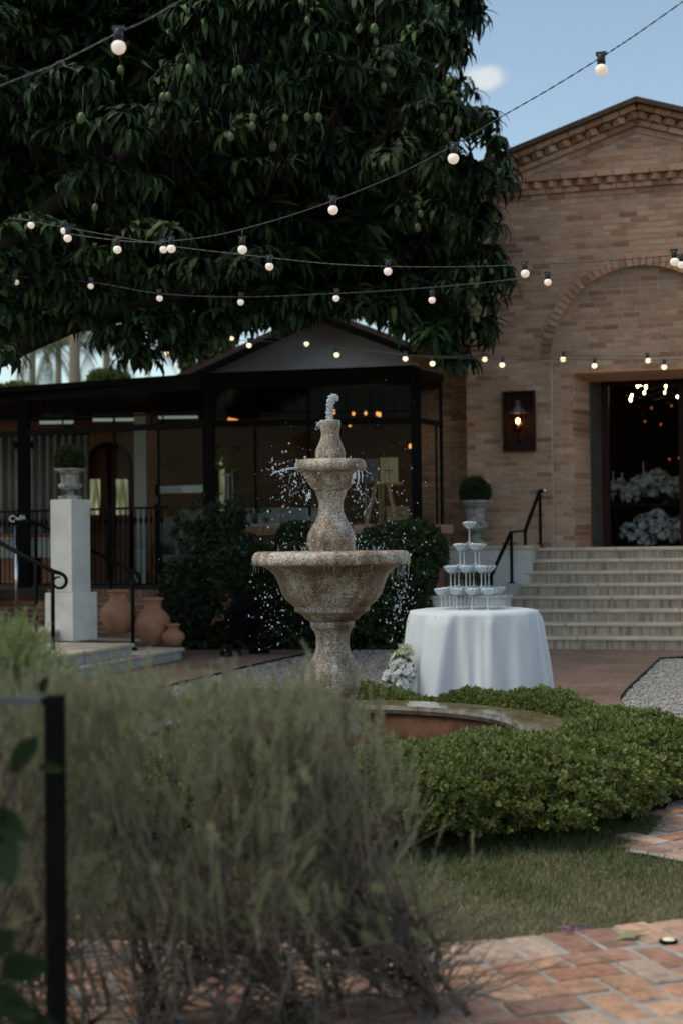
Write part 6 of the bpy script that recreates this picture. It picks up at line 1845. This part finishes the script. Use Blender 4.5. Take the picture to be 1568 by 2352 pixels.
# unseen upper and left side of the crown, and the leafy core behind
for i in range(1500):
    y = nrs.uniform(-250, 780); xr = np.interp(y, [-250, 0, 120, 240, 350, 420, 500, 620, 740, 780], [1000, 1050, 1010, 1060, 1040, 1110, 1100, 1105, 1090, 1040])
    x = nrs.uniform(-700, xr - 30)
    if y > 690 and x < 960: y -= 90
    t = max(max(0, x) / 1150, y / 850); D = 15.2 + 3.2 * max(0, t) ** 1.6 + nrs.uniform(.6, 3.4)
    p = at(x, y, D); d = rng.normal(size=3); d /= np.linalg.norm(d); ros.append((p.x, p.y, p.z, d, False))
for i in range(450):
    t = rng.uniform(0, 6.28); e_ = rng.uniform(.1, 1.5); d = np.array([math.cos(t) * math.cos(e_), math.sin(t) * math.cos(e_), math.sin(e_)])
    ros.append((-4.5 + d[0] * 6.5, 16.5 + d[1] * 5.0, 5.0 + d[2] * 4.2, d, False)) if d[1] > -.2 or d[0] < -.5 else None
ros_near = sorted([r for r in ros if r[4]], key=lambda r: r[1])
def proj(p):
    v = Vector(p) - CAMP; Z = v.dot(fwd); return 784 + FPX * v.dot(XC) / Z, 1176 - FPX * v.dot(YC) / Z
ros_near = [r for r in ros_near if -20 < proj(r[:3])[0] < 1580 and -20 < proj(r[:3])[1] < 900][:300]
ids = set(id(r) for r in ros_near)
mlm = []
for k, (tv, tf) in enumerate(ML):
    me = np_mesh('leaf_cluster', tv, tf, False); me.materials.append(M['mango_leaf']); mlm.append(me)
inv = wm(tree).inverted()
def tilt(d): 
    v = np.array([d[0] * .35, d[1] * .35, 1.0]) + rng.normal(0, .15, 3); return v / np.linalg.norm(v)
for r in ros_near:
    o = bpy.data.objects.new('leaf_cluster', mlm[random.randrange(7)]); COL.objects.link(o); o.parent = tree; o.matrix_parent_inverse = inv
    q = Vector(tilt(r[3])).to_track_quat('Z', 'Y'); o.rotation_mode = 'QUATERNION'; from_spin = Matrix.Rotation(random.uniform(0, 6.28), 4, 'Z').to_quaternion(); o.rotation_quaternion = q @ from_spin
    o.location = r[:3]; s_ = random.uniform(.85, 1.15); o.scale = (s_, s_, s_)
rest_ = [r for r in ros if id(r) not in ids]
P_ = np.array([r[:3] for r in rest_]); Dr = np.array([tilt(r[3]) for r in rest_])
scatter('foliage', [(*ML[k], P_[k::7], rot_from(Dr[k::7], rng.uniform(0, 6.28, len(P_[k::7]))), rng.uniform(.9, 1.35, len(P_[k::7]))) for k in range(7)] + [(*PC[k], core_p[k::4], rot_from(rng.normal(0, .5, (len(core_p[k::4]), 3)) + np.array([0, 0, 1.]), rng.uniform(0, 6.28, len(core_p[k::4]))), rng.uniform(1.0, 1.6, len(core_p[k::4]))) for k in range(4)], M['mango_leaf'], tree, kind='stuff')
mb = MB(); T0 = Vector((-5.6, 16.2, 0))
mb.tube([T0, T0 + Vector((.05, 0, .8)), T0 + Vector((.2, -.1, 1.9)), T0 + Vector((.6, -.2, 2.9))], [.55, .42, .38, .33], 14); mb.build('trunk', M['bark'], tree)
fork = T0 + Vector((.6, -.2, 2.8))
def limb(pts, r0, r1):
    mb = MB(); n = len(pts); mb.tube(pts, [r0 + (r1 - r0) * i / (n - 1) for i in range(n)], 10); mb.build('limb', M['bark'], tree)
limb([fork, at(-60, 845, 16.0), at(60, 785, 16.2), at(160, 745, 16.4), at(300, 715, 16.8), at(470, 660, 17.2), at(700, 600, 17.6), at(900, 540, 17.9), at(1050, 480, 18.0)], .17, .05)
limb([fork, at(-150, 700, 16.4), at(60, 520, 16.0), at(250, 380, 15.4), at(420, 260, 15.0)], .2, .04)
limb([fork, at(-100, 640, 17.0), at(200, 420, 16.8), at(500, 200, 16.4), at(760, 60, 16.2)], .2, .04)
limb([at(470, 660, 17.2), at(640, 560, 17.4), at(820, 380, 17.2), at(940, 250, 16.8)], .12, .03)
limb([at(700, 600, 17.6), at(880, 650, 17.9), at(1030, 700, 18.1)], .08, .03)
# twigs to the foremost rosettes
mb = MB()
for c in clumps[:len(lit)]:
    for k in range(3):
        p = Vector(c[0]); e = p + Vector((random.uniform(-c[1], c[1]) * .6, random.uniform(-.3, -.1), random.uniform(-.2, .3) * c[3])); mb.tube([p + Vector((random.uniform(-.2, .2), 1.0, -.25)), p + Vector((0, .3, 0)), e], [.02, .014, .006], 5)
mb.build('twigs', M['bark'], tree)['kind'] = 'stuff'
# fruit
M['mango'] = surf('green_mango', (.055, .095, .03), (.10, .15, .05), 9, .45, .05, rnd=.15)
fm = MB(); fm.lathe([(.001, -.062), (.018, -.058), (.034, -.04), (.041, -.012), (.040, .012), (.032, .036), (.016, .05), (.004, .053)], (0, 0, 0), 14); fmm = fm.mesh('mango'); fmm.materials.append(M['mango'])
sm_ = MB(); sm_.tube([(0, 0, .05), (.006, 0, .12), (.0, .02, .20), (.02, .03, .32)], [.004, .0035, .003, .003], 5); smm = sm_.mesh('stalk'); smm.materials.append(M['twig'])
fruits = [(435, 158, 12.3), (374, 222, 12.4), (386, 220, 12.4), (187, 270, 11.7), (219, 476, 11.9), (540, 166, 12.3), (551, 160, 12.3), (655, 270, 12.5), (580, 288, 12.3), (580, 270, 12.35), (530, 313, 12.3), (706, 268, 12.5), (732, 269, 12.6), (627, 335, 12.9), (706, 46, 12.4), (692, 5, 12.3), (858, 65, 12.8),
          (893, 160, 13.3), (880, 197, 13.3), (900, 165, 13.4), (896, 125, 13.3), (822, 68, 13.0), (826, 62, 13.0), (862, 95, 13.1), (1029, 185, 14.0), (1018, 205, 14.2), (1040, 215, 14.3), (1015, 268, 14.6), (1048, 275, 14.8), (1052, 280, 14.8), (1022, 310, 15.0),
          (958, 470, 15.6), (965, 490, 15.7), (958, 522, 15.8), (1082, 645, 16.7), (1096, 640, 16.7), (1093, 655, 16.7), (1086, 690, 16.8), (1098, 705, 16.8), (1127, 622, 16.9), (1113, 600, 16.9), (1095, 733, 16.8), (1085, 770, 17.0), (278, 160, 12.6)]
for x, y, D in fruits:
    p = at(x, y, D - .1); o = bpy.data.objects.new('mango', fmm); COL.objects.link(o); o.parent = tree; o.matrix_parent_inverse = inv; o.location = p; o.rotation_euler = (random.gauss(0, .15), random.gauss(0, .15), random.uniform(0, 6)); s_ = random.uniform(.55, .85); o.scale = (s_, s_, s_)
    c = bpy.data.objects.new('stalk', smm); COL.objects.link(c); c.parent = o

# ================================================================== PALMS AND GREENERY BEYOND THE GLASSHOUSE
M['palm_leaf'] = leaf_mat('palm_leaf', [(.05, .065, .025), (.09, .11, .045), (.14, .14, .07)], .5, .35)
M['palm_bark'] = surf('palm_bark', (.16, .14, .09), (.26, .23, .15), 8, .9, .4, 20, stretch=(1, 1, 4))
def palm(x, D, ytop, tr, nf, lab, seed, fl=3.2):
    r = random.Random(seed); b_ = at(x, 1300, D); top = at(x, ytop, D); b_.z = 0
    t = thing('palm_tree', lab, 'palm', (b_.x, b_.y, 0), group='palms beyond the glasshouse')
    mb = MB(); mb.tube([b_, b_.lerp(top, .5), top], [tr * 1.15, tr, tr * .9], 10); mb.build('trunk', M['palm_bark'], t)
    for i in range(nf):
        az = i * 2.4 + r.uniform(-.3, .3); el = r.uniform(-.5, 1.1); L_ = fl * r.uniform(.8, 1.1); p = Vector(top); pts = [p.copy()]; a = el
        for s in range(10):
            p = p + Vector((math.cos(az) * math.cos(a), math.sin(az) * math.cos(a), math.sin(a))) * (L_ / 10); pts.append(p.copy()); a -= r.uniform(.12, .24)
        mb = MB(); mb.tube(pts, [.03 - .0025 * k for k in range(11)], 4)
        side = Vector((-math.sin(az), math.cos(az), 0))
        for k in range(1, 44):
            f = k / 44 * 10; j = int(f); q = pts[j].lerp(pts[min(10, j + 1)], f - j); d = (pts[min(10, j + 1)] - pts[j]).normalized(); ll = .55 * math.sin(math.pi * (.12 + .85 * k / 44)) * fl / 3.2
            for s_ in (-1, 1):
                tip = q + (side * s_ * .65 + d * .45 + Vector((0, 0, -.75 + r.uniform(-.15, .15)))) * ll; wv = d * .018
                mb.add([q - wv, q + wv, tip], [(0, 1, 2)])
        mb.build('frond', M['palm_leaf'], t)
palm(172, 46, 690, .19, 15, 'tall palm with a thick straight trunk seen in the gap below the tree', 1, 4.0)
palm(135, 58, 792, .14, 14, 'smaller palm with a thin trunk left of the thick trunked palm', 2, 3.6)
palm(75, 52, 780, .13, 14, 'palm farthest towards the hanging leaves at the picture edge', 3, 3.4)
palm(245, 55, 770, .15, 14, 'palm with fronds showing between the thick trunk and the black roof', 5, 3.6)
M['bg_leaf'] = leaf_mat('far_leaf', [(.06, .085, .025), (.10, .14, .04), (.15, .18, .06)], .5, .3)
def bush(x, y, D, rx, ry, n, name, lab, cat, size, mat):
    c = at(x, y, D); k = D / FPX; t = thing(name, lab, cat, (c.x, c.y, 0))
    ells = [(c.x + random.uniform(-.4, .4) * rx * k, c.y + random.uniform(-.3, .3) * rx * k, c.z + random.uniform(-.4, .4) * ry * k, rx * k * random.uniform(.5, .8), rx * k * .6, ry * k * random.uniform(.5, .8)) for _ in range(6)]
    box_foliage('crown', ells, n, size, mat, t, jit=.8)
    mb = MB(); mb.tube([(c.x, c.y, 0), (c.x + .1, c.y, c.z * .6), (c.x, c.y, c.z)], [.14, .11, .07], 8); mb.build('trunk', M['bark'], t)
    for k2 in range(3): 
        mb = MB(); e = ells[k2]; mb.tube([(c.x, c.y, c.z * .6), (e[0], e[1], e[2])], [.08, .03], 6); mb.build('limb', M['bark'], t)
bush(470, 800, 30, 60, 70, 2200, 'garden_tree', 'bright green leafy tree glimpsed behind the gabled house', 'tree', .14, M['bg_leaf'])
bush(245, 892, 44, 40, 24, 1500, 'garden_tree', 'yellow green low tree at the foot of the palms', 'tree', .2, M['bg_leaf'])
bush(40, 915, 48, 60, 28, 1500, 'garden_tree', 'dull green tree behind the black roof edge, beyond the hanging leaves', 'tree', .2, M['bg_leaf'])

# ================================================================== STRINGS OF LIGHTS
M['bulb_near'] = emit_mat('frosted_bulb', (1.0, .82, .76), .17, (.72, .66, .64))
M['bulb_far'] = emit_mat('lit_bulb', (1.0, .80, .52), .62, (.8, .75, .65))
M['socket'] = surf('black_plastic', (.016, .018, .02), (.024, .026, .028), 10, .4)
M['cable'] = surf('cable', (.05, .05, .055), (.09, .09, .095), 30, .45)
BR = .030
def light_string(lab, wire, bulbs, bmat, wr=.0026, twist=True):
    """wire = [(x, y, D)], bulbs = [(x, y of bulb centre)]"""
    pts = [at(*w) for w in wire]
    c = pts[len(pts) // 2]; t = thing('light_string', lab, 'string lights', c, group='strings of bulbs over the court')
    xs = [w[0] for w in wire]
    # smooth wire by Catmull-Rom
    def cr(f):
        i = min(int(f), len(wire) - 2); u_ = f - i
        p0, p1, p2, p3 = pts[max(0, i - 1)], pts[i], pts[i + 1], pts[min(len(pts) - 1, i + 2)]
        return .5 * ((2 * p1) + (p2 - p0) * u_ + (2 * p0 - 5 * p1 + 4 * p2 - p3) * u_ ** 2 + (3 * p1 - p0 - 3 * p2 + p3) * u_ ** 3)
    n = (len(wire) - 1) * 10
    line = [cr(i / 10 * .99999) for i in range(n + 1)]
    if twist:
        for ph in (0, math.pi):
            fine = []
            m_ = n * 6
            for i in range(m_ + 1):
                f = i / m_ * n; j = min(int(f), n - 1); q = line[j].lerp(line[j + 1], f - j)
                d = (line[j + 1] - line[j]).normalized(); a_ = d.orthogonal().normalized(); b2 = d.cross(a_)
                L_ = (line[-1] - line[0]).length; an = i / m_ * L_ / .13 * 2 * math.pi + ph
                fine.append(q + (a_ * math.cos(an) + b2 * math.sin(an)) * wr * .8)
            mb = MB(); mb.tube(fine, wr * .75, 5); mb.build('wire', M['cable'], t)
    else:
        mb = MB(); mb.tube(line, wr, 5); mb.build('wire', M['cable'], t)
    for bx_, by_ in bulbs:
        # depth on the wire at this x
        D = float(np.interp(bx_, xs, [w[2] for w in wire])) if xs[0] < xs[-1] else float(np.interp(bx_, xs[::-1], [w[2] for w in wire][::-1]))
        p = at(bx_, by_, D)
        best = min(line, key=lambda q: (proj(q)[0] - bx_) ** 2)
        wz = best.z + (p.z - p.z)
        tilt_ = random.gauss(0, .12)
        sk = MB(); sk.lathe([(.012, BR * .72), (.0195, BR * .75), (.0195, BR * .75 + .042), (.017, BR * .75 + .048), (.006, BR * .75 + .05)], (0, 0, 0), 12)
        sk.box((0, 0, BR * .75 + .054), (.05, .018, .016))
        if best.z - p.z > BR + .075: sk.tube([(0, 0, BR * .75 + .05), (0, 0, best.z - p.z)], .004, 5)
        so = link('socket', sk.mesh('socket'), M['socket'], t); so.location = p; so.rotation_euler = (0, tilt_ * .5, random.uniform(-.4, .4))
        bb = bpy.data.objects.new('bulb', bulb_mesh[bmat]); COL.objects.link(bb); bb.parent = so
bulb_mesh = {}
for k in ('bulb_near', 'bulb_far'):
    mb = MB(); mb.lathe([(.001, -BR), (BR * .38, -BR * .92), (BR * .71, -BR * .71), (BR * .92, -BR * .38), (BR, 0), (BR * .92, BR * .38), (BR * .71, BR * .66), (BR * .45, BR * .8)], (0, 0, 0), 18); bulb_mesh[k] = mb.mesh('bulb'); bulb_mesh[k].materials.append(M[k])
light_string('pale wire with one large bulb crossing the dark upper corner of the tree', [(-120, 255, 5.3), (0, 198, 5.5), (130, 147, 5.6), (267, 78, 5.7), (340, 45, 5.8), (430, -8, 5.9), (560, -90, 6.1)], [(273, 108)], 'bulb_near')
light_string('long twisted string climbing from the tree across the sky to the upper corner', [(150, 536, 10.4), (260, 551, 10.1), (330, 556, 9.9), (398, 553, 9.6), (480, 543, 9.3), (558, 526, 9.0), (660, 497, 8.7), (767, 460, 8.3), (900, 406, 7.8), (1040, 334, 7.4), (1140, 274, 7.1), (1260, 205, 6.9), (1385, 128, 6.7), (1470, 72, 6.5), (1600, -20, 6.3)],
             [(156, 547), (270, 573), (394, 571), (557, 573), (765, 482), (1040, 364), (1380, 160)], 'bulb_near')
light_string('nearly level twisted string passing before the brick gable, upper of the two', [(20, 500, 12.0), (72, 508, 11.8), (148, 522, 11.6), (376, 562, 11.0), (430, 570, 10.8), (620, 592, 10.3), (760, 606, 10.1), (890, 612, 9.9), (1050, 613, 9.8), (1205, 608, 9.7), (1380, 600, 9.6), (1547, 587, 9.5), (1700, 575, 9.4)],
             [(72, 517), (148, 530), (376, 573), (619, 612), (890, 623), (1205, 628), (1548, 601)], 'bulb_near')
light_string('slightly sagging string passing before the brick gable, lower of the two', [(-40, 625, 15.0), (38, 635, 14.7), (209, 648, 14.0), (367, 674, 13.3), (553, 682, 12.8), (770, 674, 12.4), (880, 668, 12.2), (990, 660, 12.0), (1120, 648, 11.8), (1257, 632, 11.5), (1400, 617, 11.2), (1562, 597, 11.0), (1700, 580, 10.8)],
             [(38, 648), (209, 657), (367, 685), (553, 694), (772, 685), (991, 689), (1257, 648), (1563, 608)], 'bulb_near')
light_string('distant string of small warm bulbs over the doorway, upper of the pair', [(180, 705, 18.5), (388, 750, 17.5), (532, 766, 17.0), (704, 783, 16.7), (930, 815, 16.3), (1000, 818, 16.2), (1112, 818, 16.1), (1292, 817, 16.0), (1487, 818, 15.9), (1700, 812, 15.8)],
             [(188, 717), (388, 761), (532, 777), (704, 790), (930, 824), (1112, 825), (1292, 825), (1487, 828)], 'bulb_far', .004, False)
light_string('distant string of small warm bulbs over the doorway, lower of the pair', [(250, 770, 17.6), (382, 790, 17.0), (572, 782, 16.4), (773, 800, 16.1), (992, 820, 15.8), (1152, 824, 15.6), (1364, 826, 15.5), (1524, 827, 15.4), (1700, 822, 15.3)],
             [(382, 811), (572, 793), (773, 815), (992, 835), (1152, 838), (1364, 840), (1524, 843)], 'bulb_far', .004, False)

# ================================================================== LAWN GRASS
mt = leaf_mat('grass_blade', [(.12, .135, .055), (.22, .205, .105), (.36, .31, .20), (.17, .175, .08), (.44, .38, .26)], .8, .25, .1)
M['grass'] = mt
pts = []
lx = [p[0] for p in lawn]; ly = [p[1] for p in lawn]
n_ = 0
cand_ = rng.uniform(size=(260000, 2)); cand_[:, 0] = -1.7 + cand_[:, 0] * 3.9; cand_[:, 1] = 4.3 + cand_[:, 1] * 2.7
keepg = []
for x, y in cand_:
    if abs(x) > y * .27 + .15: continue
    if (x - FX) ** 2 + (y - FY) ** 2 < 1.98 ** 2: continue
    if inside((x, y), lawn) and not inside((x, y), SP): keepg.append((x, y))
G = np.array(keepg)
patch = np.sin(G[:, 0] * 5 + 1) * np.sin(G[:, 1] * 7) + np.sin(G[:, 0] * 13 + G[:, 1] * 9) * .6
G = G[rng.uniform(size=len(G)) < .62 + .2 * patch]
n = len(G); print('grass', n)
tv = np.array([(-.0016, 0, 0), (.0016, 0, 0), (.0012, .004, .014), (-.0012, .004, .014), (.0003, .013, .026), (-.0003, .013, .026)]); tf = np.array([(0, 1, 2, 3), (3, 2, 4, 5)])
d = np.stack([rng.normal(0, .4, n), rng.normal(0, .4, n), np.ones(n)], 1)
hgt = rng.uniform(.5, 1.4, n)
edge_y = np.interp(G[:, 0], [q[0] for q in EDGE], [q[1] for q in EDGE])
dryness = 1.0 - (G[:, 1] - edge_y) / 1.1 + .35 * np.sin(G[:, 0] * 4 + 2) * np.sin(G[:, 1] * 6) + .25 * np.sin(G[:, 0] * 11 + G[:, 1] * 3) + rng.normal(0, .3, n)
M['grass_green'] = leaf_mat('green_blade', [(.065, .10, .035), (.10, .135, .05), (.15, .175, .07), (.24, .225, .12)], .8, .25, .1)
RG = rot_from(d, rng.uniform(0, 6.28, n)); PG = np.column_stack([G, np.full(n, .006)])
for nm_, sel, mt_ in (('dry_grass', dryness > .28, M['grass']), ('lawn_grass', dryness <= .28, M['grass_green'])):
    scatter(nm_, [(tv, tf, PG[sel], RG[sel], hgt[sel] * (.9 if nm_ == 'dry_grass' else 1.1))], mt_, kind='stuff')
# petals, leaf and little lamps on the path
M['petal'] = leaf_mat('purple_petal', [(.22, .07, .20), (.30, .11, .28)], .6)
for x, y, lab in ((1316, 2136, 'fallen purple flower on the lawn near the brick path'), (926, 2131, 'fallen purple flower on the lawn beside the grey shrub')):
    p = onz(x, y, .035); t = thing('fallen_flower', lab, 'flower', p, group='fallen purple flowers')
    tv_, tf_ = petal_tpl(5, .017, .012)
    for k in range(5):
        me = bpy.data.meshes.new('petal'); me.from_pydata([tuple(v) for v in tv_[k * 4:k * 4 + 4]], [], [tuple(f) for f in (tf_[k:k + 1] - k * 4)]); me.update(); link('petal', me, M['petal'], t, world=False)
M['dry_leaf'] = leaf_mat('fallen_leaf', [(.30, .30, .14), (.34, .32, .16)], .6)
p = onz(1446, 2149, .032); mb = MB(); a_ = Vector((.07, .025, .012)); s_ = Vector((-.008, .02, 0))
mb.add([p - a_, p + s_ + Vector((0, 0, .012)), p + a_, p - s_ + Vector((0, 0, .004))], [(0, 1, 2, 3)], True); o = mb.build('fallen_leaf', M['dry_leaf']); setp(o, 'pale fallen leaf lying where the lawn meets the bricks', 'leaf')
M['lamp_disc'] = emit_mat('lamp_disc', (1.0, .86, .66), .05, (.8, .74, .64))
for x, y, lab in ((1534, 2160, 'small round lamp set in the edging bricks in the open'), (909, 2218, 'small round lamp set in the path beneath the shrub branches')):
    p = onz(x, y, .03); t = thing('ground_lamp', lab, 'lamp', p, group='round lamps set in the path')
    mb = MB(); mb.lathe([(.030, -.005), (.029, .003), (.024, .004)], p, 20); mb.build('ring', M['black_metal'], t)
    mb = MB(); mb.lathe([(.0238, .003), (.018, .006), (.001, .007)], p, 20); mb.build('lens', M['lamp_disc'], t)

# ================================================================== FOREGROUND: RAIL POST AND GREY SHRUBS
pp0 = at(126, 1597, 3.15)
fp = thing('metal_railing', 'blurred black square railing post with a flat rail close to the camera', 'railing', (pp0.x, pp0.y, 0))
mb = MB(); mb.box((pp0.x, pp0.y, pp0.z / 2), (.042, .042, pp0.z)); bevel(mb.build('post', M['black_metal'], fp), .004)
a_ = at(101, 1604, 3.15); b_ = at(-260, 1596, 3.2); mb = MB(); mb.bar(Vector((a_.x, a_.y, pp0.z - .012)), Vector((b_.x, b_.y, pp0.z - .010)), .04, .016); mb.build('top_rail', M['lantern_metal'], fp)
mb = MB(); mb.box((b_.x, b_.y, pp0.z / 2 - .012), (.042, .042, pp0.z - .024)); mb.build('post', M['black_metal'], fp)

M['needle'] = leaf_mat('grey_needle', [(.17, .185, .095), (.24, .25, .14), (.31, .32, .20), (.30, .275, .21)], .85, .4, .05)
M['needle_green'] = leaf_mat('green_needle', [(.17, .22, .09), (.25, .30, .13), (.32, .36, .18)], .85, .4, .05)
def needle_sprig(seed, n=46, L_=.15):
    r = np.random.default_rng(seed); Vs = []; Fs = []
    for i in range(n):
        f = (i + .5) / n; z = L_ * f; az = i * 2.4 + r.uniform(-.4, .4); el = r.uniform(.35, .95) + .35 * f; ln = .021 * (1 - .4 * f) * r.uniform(.8, 1.2)
        b_ = np.array([0.004 * math.sin(z * 30), 0, z]); d = np.array([math.cos(az) * math.cos(el), math.sin(az) * math.cos(el), math.sin(el)]); q = np.array([-math.sin(az), math.cos(az), 0]) * .0014
        o = len(Vs); Vs += [b_ - q, b_ + q, b_ + d * ln + q * .5, b_ + d * ln - q * .5]; Fs.append((o, o + 1, o + 2, o + 3))
    st_ = .0014
    o = len(Vs); Vs += [np.array([-st_, 0, -.05]), np.array([st_, 0, -.05]), np.array([st_ * .6, 0, L_]), np.array([-st_ * .6, 0, L_])]; Fs.append((o, o + 1, o + 2, o + 3))
    return np.array(Vs), np.array(Fs)
NS = [needle_sprig(80 + k, random.choice((34, 40, 46)), random.uniform(.06, .11)) for k in range(6)]
def grey_shrub(lab, base, tips, mat, seed, ntw=90, dens=1.0):
    """tips: list of (x, y, D); stems curve from the base to a share of the tips"""
    t = thing('grey_shrub', lab, 'shrub', base, group='grey needle leaved shrubs by the railing')
    r = random.Random(seed); P = [at(*q) for q in tips]
    D_ = np.array([tuple(p) for p in P]); n = len(D_)
    dirs = D_ - np.array([base[0], base[1], .25]); dirs /= np.linalg.norm(dirs, axis=1, keepdims=True); dirs = dirs * .4 + np.array([0, 0, .75]) + rng.normal(0, .38, (n, 3))
    scatter('foliage', [(*NS[k], D_[k::6] - np.array([0, 0, .06]), rot_from(dirs[k::6], rng.uniform(0, 6.28, len(D_[k::6]))), rng.uniform(.7, 1.35, len(D_[k::6]))) for k in range(6)], mat, t, kind='stuff')
    tw = MB(); main = []
    for k in range(9):
        tp = P[r.randrange(n)]; b_ = Vector(base) + Vector((r.gauss(0, .12), r.gauss(0, .10), 0)); m1 = b_.lerp(tp, .45) + Vector((r.gauss(0, .07), r.gauss(0, .05), -.05)); main.append((b_, m1, tp))
        mb = MB(); mb.tube([b_, b_.lerp(m1, .5) + Vector((r.gauss(0, .03), 0, .02)), m1, m1.lerp(tp, .5) + Vector((r.gauss(0, .03), 0, .01)), tp - Vector((0, 0, .1))], [.010, .008, .006, .004, .002], 6); mb.build('branch', M['twig'], t)
    for k in range(ntw):
        tp = P[r.randrange(n)] - Vector((0, 0, .09)); b_, m1, _ = r.choice(main); s_ = b_.lerp(m1, r.uniform(.3, 1.0)); md = s_.lerp(tp, .5) + Vector((r.gauss(0, .03), r.gauss(0, .03), -.03))
        tw.tube([s_, md, tp], [.003, .0023, .0014], 4, cap=False)
    for k in range(ntw):           # thin upright shoots among the leaves
        tp = P[r.randrange(n)]; e = tp + Vector((r.gauss(0, .05), r.gauss(0, .05), r.uniform(-.02, .07))); s_ = tp + Vector((r.gauss(0, .06), r.gauss(0, .05), -r.uniform(.2, .38))); tw.tube([s_, s_.lerp(e, .5) + Vector((r.gauss(0, .025), 0, 0)), e], [.0026, .0022, .0012], 4, cap=False)
    for k in range(int(ntw * 2.4)):      # bare dead twigs in the lower part
        b_, m1, _ = r.choice(main); s_ = b_.lerp(m1, r.uniform(.05, .9)); e = s_ + Vector((r.gauss(0, .2), r.gauss(0, .14), r.uniform(-.1, .24))); md = s_.lerp(e, .5) + Vector((r.gauss(0, .02), 0, r.gauss(0, .02))); tw.tube([s_, md, e], [.0028, .002, .0011], 4, cap=False)
    tw.build('twigs', M['twig'], t)['kind'] = 'stuff'
def topy(x): return float(np.interp(x, [0, 100, 210, 330, 480, 560, 640, 740, 830, 880, 940, 1000], [1540, 1545, 1560, 1540, 1565, 1560, 1575, 1560, 1590, 1640, 1740, 1880]))
rs_ = random.Random(9)
def region(n, x0, x1, y1, D0, D1, off=0, pw=1.5):
    out = []
    for _ in range(n):
        x = rs_.uniform(x0, x1)
        if x > 690 and rs_.random() < (x - 690) / 330: continue
        if x > 900: x += rs_.gauss(0, 40)
        yt = topy(min(max(x, 0), 1000)) + off + 22 + 22 * math.sin(x * .05) * math.sin(x * .017 + 1) - (rs_.random() ** 6) * 55; y = yt + (y1 - yt) * rs_.random() ** pw
        out.append((x, y, rs_.uniform(D0, D1)))
    return out

grey_shrub('large blurred grey green shrub filling the middle of the lower picture', (-.32, 3.95, 0), region(700, 150, 740, 2080, 3.2, 4.2, pw=2.1) + [(522, 1512, 3.9), (720, 1490, 3.9), (352, 1530, 3.8), (445, 1580, 4.0)], M['needle'], 1, 150)
grey_shrub('blurred thin grey shrub leaning towards the round hedge with a bare low branch', (.12, 4.1, 0), region(430, 620, 975, 2140, 3.5, 4.4, pw=2.0) + [(1085, 1945, 4.4), (1060, 1960, 4.4), (1000, 1900, 4.3)], M['needle'], 2, 130)
grey_shrub('blurred shrub behind the black post at the picture edge', (-.95, 3.9, 0), region(460, -80, 260, 2100, 3.2, 4.2, pw=2.0), M['needle'], 3, 110)
tips = []
for _ in range(560):
    x = rs_.gauss(60, 75); yt = np.interp(x, [-100, 30, 110, 210], [1450, 1425, 1490, 1580]); tips.append((x, yt + rs_.random() ** 1.3 * 190, rs_.uniform(4.2, 4.8)))
grey_shrub('fresher green feathery shrub rising highest beside the handrail scroll', (-1.0, 4.6, 0), tips, M['needle_green'], 4, 60)
# broad leaves poking in at the edge
M['broad_leaf'] = leaf_mat('broad_leaf', [(.012, .028, .010), (.022, .045, .015)], .5, .25, .2)
vp = thing('leafy_climber', 'blurred climber with broad dark green leaves at the picture edge beside the black post', 'plant', at(-40, 2300, 2.7).xy.to_3d())
mb = MB(); stem_ = [at(-60, 2600, 2.8), at(-30, 2300, 2.75), at(-10, 2050, 2.72), at(10, 1850, 2.7), at(60, 1740, 2.7)]; mb.tube(stem_, [.006, .005, .004, .004, .002], 5); mb.build('stem', M['bark'], vp)
def bl(x, y, D, L_, w, ang, yaw=0):
    c = at(x, y, D); d = Vector((math.cos(ang), -.3, math.sin(ang))).normalized(); s_ = d.cross(Vector((0, 1, .3))).normalized(); V = []
    for k in range(7):
        f = k / 6; ww = w * math.sin(math.pi * (f * .92 + .05)) ** .8; p = c + d * L_ * (f - .5) + Vector((0, 0, -.25 * L_ * (f - .3) ** 2)); V += [p + s_ * ww + Vector((0, -.01, 0)), p, p - s_ * ww + Vector((0, -.01, 0))]
    mb = MB(); mb.add(V, [(k * 3 + j, k * 3 + j + 1, k * 3 + j + 4, k * 3 + j + 3) for k in range(6) for j in range(2)], True); mb.build('leaf', M['broad_leaf'], vp)
for a_ in [(58, 1725, 2.9, .11, .022, 1.0), (105, 1570, 3.2, .05, .012, 1.2), (25, 1890, 2.7, .09, .03, -.5), (60, 2215, 2.6, .10, .035, .5), (20, 2290, 2.6, .12, .035, -.2), (70, 2330, 2.6, .13, .03, -.1), (15, 1960, 2.7, .10, .03, -1.2), (120, 1760, 3.0, .06, .012, .1), (0, 2160, 2.6, .1, .03, .9)]: bl(*a_)
